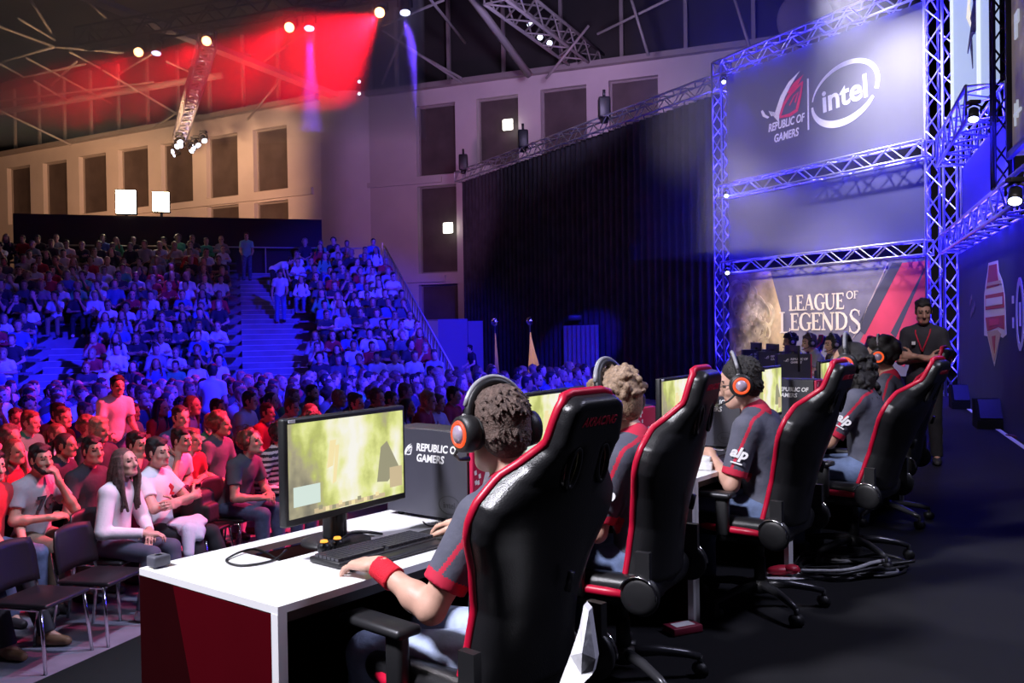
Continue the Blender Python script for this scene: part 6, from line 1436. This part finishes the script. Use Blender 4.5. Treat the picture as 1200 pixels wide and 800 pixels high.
b = MB(); Q = frame((0.0, 0.148, 0.80), (-1, 0, 0), (0, 0.16, 1), (0, 1, 0)); text_mesh(b, '76', Q, 0.16, 0.012, 0, 'CENTER', 0.006); b.build('number_print', dark_shirt, [k for k in kids(r) if k.name.startswith('shirt')][0])
fan('spectator with short hair in black top lit red, second floor row', 2.75, 3.15, rig(lean=5, yaw=-15, pitch=-2, arms=lap()), L_(skin_t, hair_k, dark_shirt, pants_k), 'short', 0, 0.009)
fan('spectator in dark tee touching the mouth, second floor row', 3.25, 3.15, rig(lean=9, yaw=-4, pitch=0, arms=chin('R')), L_(skin_l, hair_k, dark_shirt, jeans), 'short', 0, 0.009)
r = fan('spectator in white tee resting chin on hand, second floor row', 3.8, 3.15, rig(lean=12, curve=12, yaw=0, pitch=2, arms=chin('R')), L_(skin_l, hair_k, white_shirt, jeans), 'short', 0, 0.009)
fan('spectator in pink-lit red shirt at the frame edge, second floor row', 1.78, 3.2, rig(lean=3, yaw=-8, arms=lap()), L_(skin_l, hair_k, red_shirt, jeans), 'short', 0, 0.010)
# bags on the empty chair and beside it
cM = seatM(3.3, 2.3, 8)
bp = [rbx((0, -0.03, 0.64), (0.16, 0.11, 0.165), 0.07, None, 0.04), rbx((0, 0.09, 0.59), (0.11, 0.05, 0.09), 0.04, None, 0.03), cone((-0.05, -0.05, 0.80), (0.05, -0.05, 0.80), 0.02, 0.02, 0.02)]
tag(link('backpack', sdf_mesh('backpack', bp, 0.010, mat('bag_black', (0.02, 0.02, 0.022), 0.6, bump=0.3, bscale=40)), m=cM), 'black backpack standing on the empty front row chair', 'bag')
cM2 = seatM(3.42, 3.9, 0); bp2 = [rbx((0, 0.0, 0.62), (0.19, 0.13, 0.16), 0.06, None, 0.04)]
tag(link('shoulder_bag', sdf_mesh('shoulder_bag', [ell((0, 0, 0.86), (0.18, 0.10, 0.07), None, 0.03), rbx((0, 0, 0.74), (0.17, 0.09, 0.10), 0.05, None, 0.03)], 0.010, mat('bag_lilac', (0.45, 0.35, 0.60), 0.6, var=0.5, scale=12)), m=seatM(3.5, 2.75, 0) @ Matrix.Translation((0, 0, -0.3))), 'lilac patterned shoulder bag on the floor behind the empty chairs', 'bag') if False else None
# ---- the rest of the crowd: a few figures, copied one by one
TEMPL = []
def tpl(style, res, seed, lean, yaw, pitch, arms, fore=0.0, bw=1.0, hs=1.06):
    J = rig(lean=lean, yaw=yaw, pitch=pitch, arms=arms, bw=bw, hs=hs); return crowd_mesh('person', J, style, res, 0.62, fore, seed)
ST = [('short', 'short', 5, -8, 0, lap(), 0, 1.0), ('short', 'short', 8, 8, 4, folded(), 0, 1.05), ('short', 'short', 12, 0, -4, chin('R'), 0, 1.0), ('bushy', 'bushy', 4, 12, 0, lap(), 0, 1.0), ('long', 'long', 4, -5, 0, lap(), 0.9, 0.88),
      ('ponytail', 'tied-back', 7, 6, 2, folded(), 0.9, 0.88), ('curly', 'curly', 6, -14, -3, chin('L'), 0, 1.0), ('short', 'short', -3, 15, 6, phone(), 0.9, 1.0)]
near_t = [(tpl(st, 0.0145, 20 + i, le, ya, pi, ar, fo, bw), nm, fo) for i, (st, nm, le, ya, pi, ar, fo, bw) in enumerate(ST)]
far_t = [(tpl(st, 0.026, 20 + i, le, ya, pi, ar, fo, bw, 1.1), nm, fo) for i, (st, nm, le, ya, pi, ar, fo, bw) in enumerate(ST)]
SK = [skin_l, skin_l, skin_t, skin_t, skin_d]; HR = [(hair_k, 'black'), (hair_k, 'black'), (hair_b, 'brown'), (hair_b, 'brown'), (hair_r, 'reddish'), (hair_f, 'fair')]
SH = [(dark_shirt, 'black')] * 6 + [(slate_shirt, 'dark grey')] * 3 + [(grey_shirt, 'grey')] * 3 + [(white_shirt, 'white')] * 5 + [(red_shirt, 'red')] * 2 + [(blue_shirt, 'blue')] * 3 + [(green_shirt, 'green')] * 1
TR = [jeans, jeans, pants_k, pants_k, pants_khaki]
rc = random.Random(42)
def inframe(p, mx=40):
    c = _R3.transposed() @ (V(p) - V((0, 0, CAMZ)))
    if c.z > -1: return None
    x, y = 600 + FPX * c.x / -c.z, 400 - FPX * c.y / -c.z
    return (x, y) if -mx < x < 1200 + mx and -60 < y < 860 else None
STANDERS = [on_z(131, 441, FZ + 1.72), on_z(247, 428, FZ + 1.72)]
spots = []
for j in range(0, 22):                                        # floor rows parallel to the stage edge
    d = 2.35 + 0.93 * j
    for i in range(0, 42):
        s = 0.55 + 0.58 * i + (0.2 if j % 2 else 0) + rc.uniform(-0.05, 0.05)
        p = Epos(s, d + rc.uniform(-0.05, 0.05))
        q = FT.inverted() @ p
        f = inframe(p + V((0, 0, 1.2)), 190)
        if f is None or q.y > -0.9 or f[0] > 712: continue
        if (IB @ p).z < 0.7: continue
        if any((V((q2.x, q2.y, FZ)) - p).length < 0.62 for q2 in STANDERS): continue
        if j == 0 and s < 5.0: continue
        if j == 1 and s < 4.2: continue
        if 5.5 < d < 6.3 and False: continue
        if rc.random() < (0.35 if (j in (0, 1, 2) and 4.6 < s < 7.5) else 0.07): continue
        spots.append((p.y, 'floor', j, p, FACE + R(rc.uniform(-14, 14)), f[0] > -15))
BF = math.atan2(-0.956, 0.292) - math.pi / 2
for r_ in range(NR):
    for i in range(46):
        u = -0.45 - 0.50 * i + rc.uniform(-0.05, 0.05)
        if any(r0 <= r_ < r1 and u0 - 0.3 < u < u1 + 0.3 for u0, u1, r0, r1 in AIS): continue
        p = FT @ V((u, (r_ + 1) * TREAD - 0.42, (r_ + 1) * RISE + 0.004))
        f = inframe(p + V((0, 0, 1)), 190)
        if f is None or rc.random() < (0.10 if r_ < 10 else 0.16): continue
        spots.append((p.y, 'stand', r_, p, BF + R(rc.uniform(-16, 10)), f[0] > -10))
spots.sort(key=lambda t: (not t[5], t[1] != 'floor', t[0] if t[1] == 'floor' else t[2], t[0]))
BUDGET = 300 - sum(1 for o in bpy.data.objects if o.name.split('.')[0] == 'person' and o.parent is None) - 6
def zone(kind, k, p):
    if kind == 'floor': return ('%s floor row' % ORDN[min(k, 19)])
    return '%s grandstand tier' % ORDN[k]
stuff_v, stuff_f, stuff_m = [], [], []
PAL = []
def pal(m):
    if m not in PAL: PAL.append(m)
    return PAL.index(m)
cache = {}
def arrays(me):
    if me.name not in cache:
        v = np.zeros(len(me.vertices) * 3, np.float32); me.vertices.foreach_get('co', v); f = np.zeros(len(me.loops), np.int32); me.loops.foreach_get('vertex_index', f); mi = np.zeros(len(me.polygons), np.int32); me.polygons.foreach_get('material_index', mi)
        cache[me.name] = (v.reshape(-1, 3), f.reshape(-1, 4), mi)
    return cache[me.name]
nv = 0; n_ind = 0
for cnt, (yy, kind, k, p, a, vis) in enumerate(spots):
    t = rc.randrange(len(ST)); me, hn, fo = (near_t if kind == 'floor' and yy < 15 else far_t)[t]
    sk = rc.choice(SK); hr, hw = rc.choice(HR); sh, sw = rc.choice(SH); tr = rc.choice(TR); sz = rc.uniform(0.94, 1.05)
    M = Matrix.Translation(p) @ Matrix.Rotation(a, 4, 'Z') @ Matrix.Scale(sz, 4)
    looks = [sk, eye_m, hr, sh, tr, rc.choice((shoe_k, shoe_k, shoe_w))]
    if cnt < BUDGET and vis:
        o = link('person', me, m=M); n_ind += 1
        for sl, mm in zip(o.material_slots, looks): sl.link = 'OBJECT'; sl.material = mm
        pose_w = ('hands in lap', 'arms folded', 'hand on chin', 'hands in lap', 'hands in lap', 'arms folded', 'hand on chin', 'holding a phone')[t]
        lab = '%s %s hair, %s top, %s, %s' % (hn, hw, sw, pose_w, zone(kind, k, p))
        tag(o, 'spectator with ' + lab, 'person', lab)
    else:
        v, f, mi = arrays(me); Mn = np.array(M, dtype=np.float32)
        stuff_v.append(v @ Mn[:3, :3].T + Mn[:3, 3]); stuff_f.append(f + nv); nv += len(v); ids = np.array([pal(m) for m in looks], np.int32); stuff_m.append(ids[mi])
if stuff_v:
    vs, fs, mi = np.concatenate(stuff_v), np.concatenate(stuff_f), np.concatenate(stuff_m)
    me = bpy.data.meshes.new('crowd'); me.vertices.add(len(vs)); me.vertices.foreach_set('co', vs.ravel()); me.loops.add(fs.size); me.loops.foreach_set('vertex_index', fs.ravel().astype(np.int32))
    me.polygons.add(len(fs)); me.polygons.foreach_set('loop_start', np.arange(0, fs.size, 4, dtype=np.int32)); me.polygons.foreach_set('loop_total', np.full(len(fs), 4, np.int32))
    for m in PAL: me.materials.append(m)
    me.polygons.foreach_set('material_index', mi); me.polygons.foreach_set('use_smooth', np.ones(len(fs), bool)); me.update(calc_edges=True)
    tag(link('crowd', me), 'mass of seated spectators filling the rest of the grandstand tiers', 'crowd', None, 'stuff')
print('CROWD spots', len(spots), 'individual', n_ind)
# ---- people on their feet
def standing(label, p, rz, J, look, style='short', sleeve=(0.6, 0.0), res=0.018, seed=2):
    return person(label, J, Matrix.Translation(p) @ Matrix.Rotation(rz, 4, 'Z'), look, res, sleeve, style, None, seed)
def stair(u, r_, v): return FT @ V((u, r_ * TREAD + v, (r_ + 1) * RISE))
J = rig(stand=True, lean=62, curve=10, nod=-10, pitch=30); J['wL'] = J['sL'] + V((-0.05, 0.10, -0.5)); J['eL'] = J['sL'] + V((-0.06, 0.03, -0.26)); J['wR'] = J['sR'] + V((0.05, 0.10, -0.5)); J['eR'] = J['sR'] + V((0.06, 0.03, -0.26))
standing('spectator in white shirt bending over at the top of the stairway', stair(-4.25, 10, 0.4), BF + R(70), J, L_(skin_l, hair_k, white_shirt, pants_k))
J = rig(stand=True, lean=14, curve=6, pitch=24); J['kL'] = V((-0.10, 0.16, 0.55)); J['aL'] = V((-0.10, 0.10, 0.14)); J['wR'] = J['sR'] + V((0.10, 0.06, -0.52)); J['eR'] = J['sR'] + V((0.09, -0.03, -0.28))
standing('spectator in pale patterned shirt walking down the stairway', stair(-4.15, 7, 0.25), BF, J, L_(skin_l, hair_b, white_shirt, blue_shirt))
def floor_at(px, py, z=FZ): p = on_z(px, py, z); return p
p = on_z(131, 441, FZ + 1.72); standing('standing spectator in white top among the seated floor crowd', (p.x, p.y, FZ), BF + R(30), rig(stand=True), L_(skin_l, hair_k, white_shirt))
p = on_z(247, 428, FZ + 1.72); standing('standing spectator in pale blue shirt seen from behind before the stairway', (p.x, p.y, FZ), BF + R(170), rig(stand=True), L_(skin_l, hair_k, mat('cotton_sky', (0.5, 0.6, 0.75), 0.85)))
p = at(555, 398, 31.5); standing('dark-clad person standing by the pale partition panels', (p.x, p.y, FZ), R(120), rig(stand=True), L_(skin_l, hair_k, dark_shirt, pants_k))
p = FT @ V((-5.1, 10.2, 13 * RISE)); standing('spectator in pale green shirt standing near the top of the stairway', (p.x, p.y, p.z), BF, rig(stand=True), L_(skin_l, hair_k, mat('cotton_mint', (0.35, 0.75, 0.55), 0.85)))
# ---------------------------------------------------------------- lights
wd = bpy.data.worlds.new('world'); bpy.context.scene.world = wd; wd.use_nodes = True
wd.node_tree.nodes['Background'].inputs[0].default_value = (0.55, 0.45, 0.75, 1); wd.node_tree.nodes['Background'].inputs[1].default_value = 0.012
def spot(name, p, tgt, col, power, ang=40, blend=0.5, size=0.15):
    l = bpy.data.lights.new(name, 'SPOT'); l.energy = power; l.color = col; l.spot_size = R(ang); l.spot_blend = blend; l.shadow_soft_size = size
    o = bpy.data.objects.new(name, l); C.objects.link(o); p, tgt = V(p), V(tgt)
    o.matrix_world = Matrix.Translation(p) @ (tgt - p).to_track_quat('-Z', 'Y').to_matrix().to_4x4(); return o
def area(name, p, tgt, col, power, size=1.0, sy=None):
    l = bpy.data.lights.new(name, 'AREA'); l.energy = power; l.color = col; l.size = size
    if sy: l.shape = 'RECTANGLE'; l.size_y = sy
    o = bpy.data.objects.new(name, l); C.objects.link(o); p, tgt = V(p), V(tgt)
    o.matrix_world = Matrix.Translation(p) @ (tgt - p).to_track_quat('-Z', 'Y').to_matrix().to_4x4(); return o
def point(name, p, col, power, size=0.1):
    l = bpy.data.lights.new(name, 'POINT'); l.energy = power; l.color = col; l.shadow_soft_size = size
    o = bpy.data.objects.new(name, l); C.objects.link(o); o.location = p; return o
BLUE = (0.022, 0.014, 1.0)
# blue wash over the stand and the floor crowd
for tx, ty, tz, pw in ((-15, 21.5, 0.8, 60000), (-8.5, 24, 0.2, 52000), (-3.6, 30, 2.2, 62000), (-3, 19, -0.5, 46000), (-10, 17, 0, 42000), (1, 22, 0, 28000)):
    spot('blue_wash', (4.5, 9.5, 8.5), (tx, ty, tz), BLUE, pw, 26, 0.8, 0.3)
# hall walls: warm wash on the left one, dim violet on the other
for x0, y0, x1, y1 in ((-22, 38, -29, 56), (-13, 36, -17, 50)): spot('hall_warm', (x0, y0, 6.8), (x1, y1, 9.5), (1.0, 0.50, 0.27), 5000, 75, 0.8, 0.6)
spot('hall_violet', (-4, 33, 6), (-5, 45, 9.5), (0.68, 0.26, 0.68), 1050, 100, 0.9, 0.6)
spot('hall_violet', (3, 33, 10.5), (3, 41, 10), (0.68, 0.30, 0.72), 600, 100, 0.9, 0.6)
spot('roof_glow', (-16, 36, 8), (-18, 44, 17), (1.0, 0.58, 0.30), 9000, 110, 0.9, 0.6)
spot('roof_glow', (2, 24, 9), (2, 34, 17), (0.66, 0.52, 1.0), 5000, 110, 0.9, 0.6)
# stage key: cool white lamps over the players
spot('stage_key', (-3.6, 0.8, 6.2), (0.2, 3.6, 0.8), (0.92, 0.90, 1.0), 3900, 46, 0.6, 0.5)
spot('stage_key', (5.5, 4.0, 7.0), (1.2, 4.6, 0.8), (0.72, 0.72, 1.0), 1100, 50, 0.6, 0.5)
spot('stage_key', (-2.5, 9.0, 7.0), (1.5, 5.0, 0.8), (0.95, 0.88, 1.0), 1100, 42, 0.6, 0.5)
spot('stage_key', (2.2, 4.5, 6.0), (4.2, 9.8, 1.0), (0.98, 0.85, 0.95), 900, 40, 0.7, 0.4)
spot('crest_wash', (3.0, 9.5, 6.0), FS @ V((-3.2, 1.6, 0)), (0.85, 0.78, 1.0), 900, 34, 0.9, 0.3)
# red wash on the front of the crowd, from over the stage
spot('red_wash', (1.5, 12.5, 6.5), (-5.0, 9.6, 0.0), (1.0, 0.03, 0.10), 21000, 40, 0.8, 0.25)
spot('front_fill', (-0.8, 5.0, 6.0), (-3.6, 8.0, 0.0), (0.85, 0.80, 1.0), 700, 50, 0.8, 0.4)
# blue truss and backdrop lamps
def truss_lamp(p, tgt, col, power, ang, lens, label, s=0.4):
    p, tgt = V(p), V(tgt); d = (tgt - p).normalized(); moving_head(p, (d * 0.5 + (V((0, 0, 1.5)) - p).normalized() * 0.8 - V((0, 0, 0.2))).normalized(), lens, label, None, s)
    spot('truss_beam', p - V((0, 0, 0.42 * s)) + d * 0.25 * s, tgt, col, power, ang, 0.6, 0.12)
q = on_plane(1141, 152, SW0 + SN * 0.6, SN)
truss_lamp(q + V((0, 0, 0.35)), FS @ V((xf + 0.8, 2.6, 0)), BLUE, 1100, 60, lens_blue, 'bright blue-white lamp under the high rear truss beside the tall screen')
q = on_plane(1190, 252, SW0 + SN * 0.6, SN)
truss_lamp(q + V((0, 0, 0.35)), FS @ V((-2.0, 2.4, 0)), BLUE, 420, 60, lens_blue, 'blue-white lamp on the low rear truss cut by the frame edge')
q = FBp(XL + 0.5, ztop + 0.0, 0.35); truss_lamp(q, FBp(XL + 2.0, 2, 0.6), BLUE, 160, 70, lens_blue, 'blue lamp hanging at the far end of the top banner truss')
q = FBp(XL + 0.55, zm + 0.05, 0.35); truss_lamp(q, FBp(XL + 1.5, 0, 0.8), BLUE, 300, 70, lens_blue, 'blue lamp hanging at the far end of the middle banner truss')
q = FBp(XL + 0.55, zl_ + 0.05, 0.35); truss_lamp(q, FBp(XL + 2.2, 0.4, 1.2), (0.5, 0.45, 1.0), 300, 90, lens_white, 'white lamp hanging at the far end of the lowest banner truss')
# bare blue points added inside the truss towers and beams to brighten them
def inside(p, q, n, pw, c=BLUE):
    for j in range(n): point('truss_glow', V(p).lerp(V(q), (j + 0.5) / n), c, pw, 0.08)
inside(FBp(xr, 0.2), FBp(xr, ztop + 1), 10, 42); inside(FBp(xr + 0.75, 0.3, -0.1), FBp(xr + 0.75, ztop + 1, -0.1), 8, 42); inside(FBp(XL, 0.2), FBp(XL, ztop), 9, 26)
inside(FBp(XL, ztop + 0.25, 0.1), FBp(xr, ztop + 0.25, 0.1), 8, 24); inside(FBp(XL + 0.2, zm, 0.15), FBp(xr - 0.2, zm, 0.15), 7, 22); inside(FBp(XL + 0.2, zl_, 0.15), FBp(xr - 0.2, zl_, 0.15), 7, 16)
inside(FS @ V((xf, zlo + 0.12, 0.12)), FS @ V((0.6, zlo + 0.12, 0.12)), 7, 34); inside(FS @ V((xf, z2, 0.12)), FS @ V((x2, z2, 0.12)), 5, 60)
# white beam raking the sponsor banner, and the wash on the game banner
spot('banner_beam', FBp(xr - 0.3, ztop + 0.9, 3.0), FBp(-0.9, ztop - 2.3, 0.0), (0.82, 0.78, 1.0), 6500, 62, 1.0, 0.2)
spot('banner_wash', FBp(-2.5, 6.0, 5.0), FBp(-3.0, 1.6, 0), (1.0, 0.86, 0.80), 3000, 50, 0.7, 0.4)
spot('banner_front', FBp(-4.2, 6.0, 7.0), FBp(-4.9, zm + 1.5, 0), (1.0, 0.86, 0.96), 1500, 44, 0.9, 0.3)
# red and blue lamps of the lighting truss; the red ones pierce the haze
RED = (1.0, 0.004, 0.018)
for j, (px, tx, ty, pw, ang) in enumerate(((163, 40, 150, 2100, 30), (243, 90, 150, 2600, 32), (340, 190, 140, 3600, 32), (446, 250, 170, 9500, 50))):
    p = lt(px); tg = at(tx, ty, p.y - 5.5)
    lab = ('first', 'second', 'third', 'fourth')[j] + ' red lamp from the dark end of the lighting truss'
    d = (V((0, 0, CAMZ)) - p).normalized() * 0.75 + (tg - p).normalized() * 0.65
    moving_head(p, d, lens_red, lab, None, 1.0)
    spot('red_beam', p - V((0, 0, 0.45)) + (tg - p).normalized() * 0.35, tg, RED, pw, ang, 0.5, 0.15)
for j, (px, tx, ty, pw) in enumerate(((183, 186, 200, 5000), (362, 366, 190, 7000), (474, 500, 130, 9000))):
    p = lt(px); tg = at(tx, ty, p.y - 0.5)
    moving_head(p, (0.05, -0.35, -1), lens_blue, ('first', 'second', 'third')[j] + ' blue lamp pointing down from the lighting truss')
    spot('violet_beam', p - V((0, 0, 0.75)), tg, (0.14, 0.06, 1.0), pw, 14, 0.4, 0.1)
spot('flag_spot', (-1.5, 15, 4.5), at(612, 405, 25), (1.0, 0.66, 0.20), 2400, 9, 0.6, 0.1)
spot('curtain_blue', (3.0, 17, 5), FBp((xd0 + xd1) / 2, 0.8, 0.1), BLUE, 11000, 11, 0.5, 0.1)
spot('floor_lilac', (-0.5, 6.5, 5.5), on_z(70, 735, FZ), (0.66, 0.66, 1.0), 1100, 28, 0.7, 0.2)
spot('floor_pink', (0.5, 8.0, 5.0), on_z(60, 765, FZ), (1.0, 0.10, 0.30), 900, 20, 0.3, 0.1)
inside(hang0.lerp(hang1, 0.55), hang1, 4, 7, (0.6, 0.5, 1.0)); inside(hang0, hang0.lerp(hang1, 0.55), 4, 5, (1.0, 0.6, 0.6))  # points added along the hanging truss to brighten it
# haze: two bodies of thin smoke, under the roof lamps and before the banners
def haze(name, label, lo, hi, M, dens, col=(1, 1, 1)):
    m = bpy.data.materials.new(name); m.use_nodes = True; nt = m.node_tree; nt.nodes.clear()
    o_ = nt.nodes.new('ShaderNodeOutputMaterial'); v_ = nt.nodes.new('ShaderNodeVolumeScatter'); v_.inputs['Density'].default_value = dens; v_.inputs['Color'].default_value = (*col, 1); v_.inputs['Anisotropy'].default_value = 0.1
    nt.links.new(v_.outputs[0], o_.inputs['Volume'])
    b = MB(); lo, hi = V(lo), V(hi); b.box((lo + hi) / 2, hi - lo); o = b.build(name, m, m=M)
    return tag(o, label, 'haze', None, 'stuff')
haze('haze', 'thin smoke under the roof caught in the red beams', (-27, 22.4, 7.5), (-2.6, 28.6, 12.6), Matrix.Identity(4), 0.16)
haze('haze', 'thin smoke before the sponsor banner caught in the white beam', (XL + 0.4, 3.2, 0.35), (xr - 0.1, ztop + 2.4, 3.4), FB, 0.05)
sc = bpy.context.scene
sc.view_settings.view_transform = 'Standard'
sc.view_settings.look = 'None'
sc.view_settings.gamma = 1.0
sc.view_settings.use_curve_mapping = False
sc.view_settings.exposure = 0.0
sc.cycles.use_denoising = True
sc.cycles.max_bounces = 5
sc.cycles.diffuse_bounces = 2
sc.cycles.glossy_bounces = 2
sc.cycles.transmission_bounces = 4
sc.cycles.volume_bounces = 0
sc.cycles.sample_clamp_indirect = 4.0
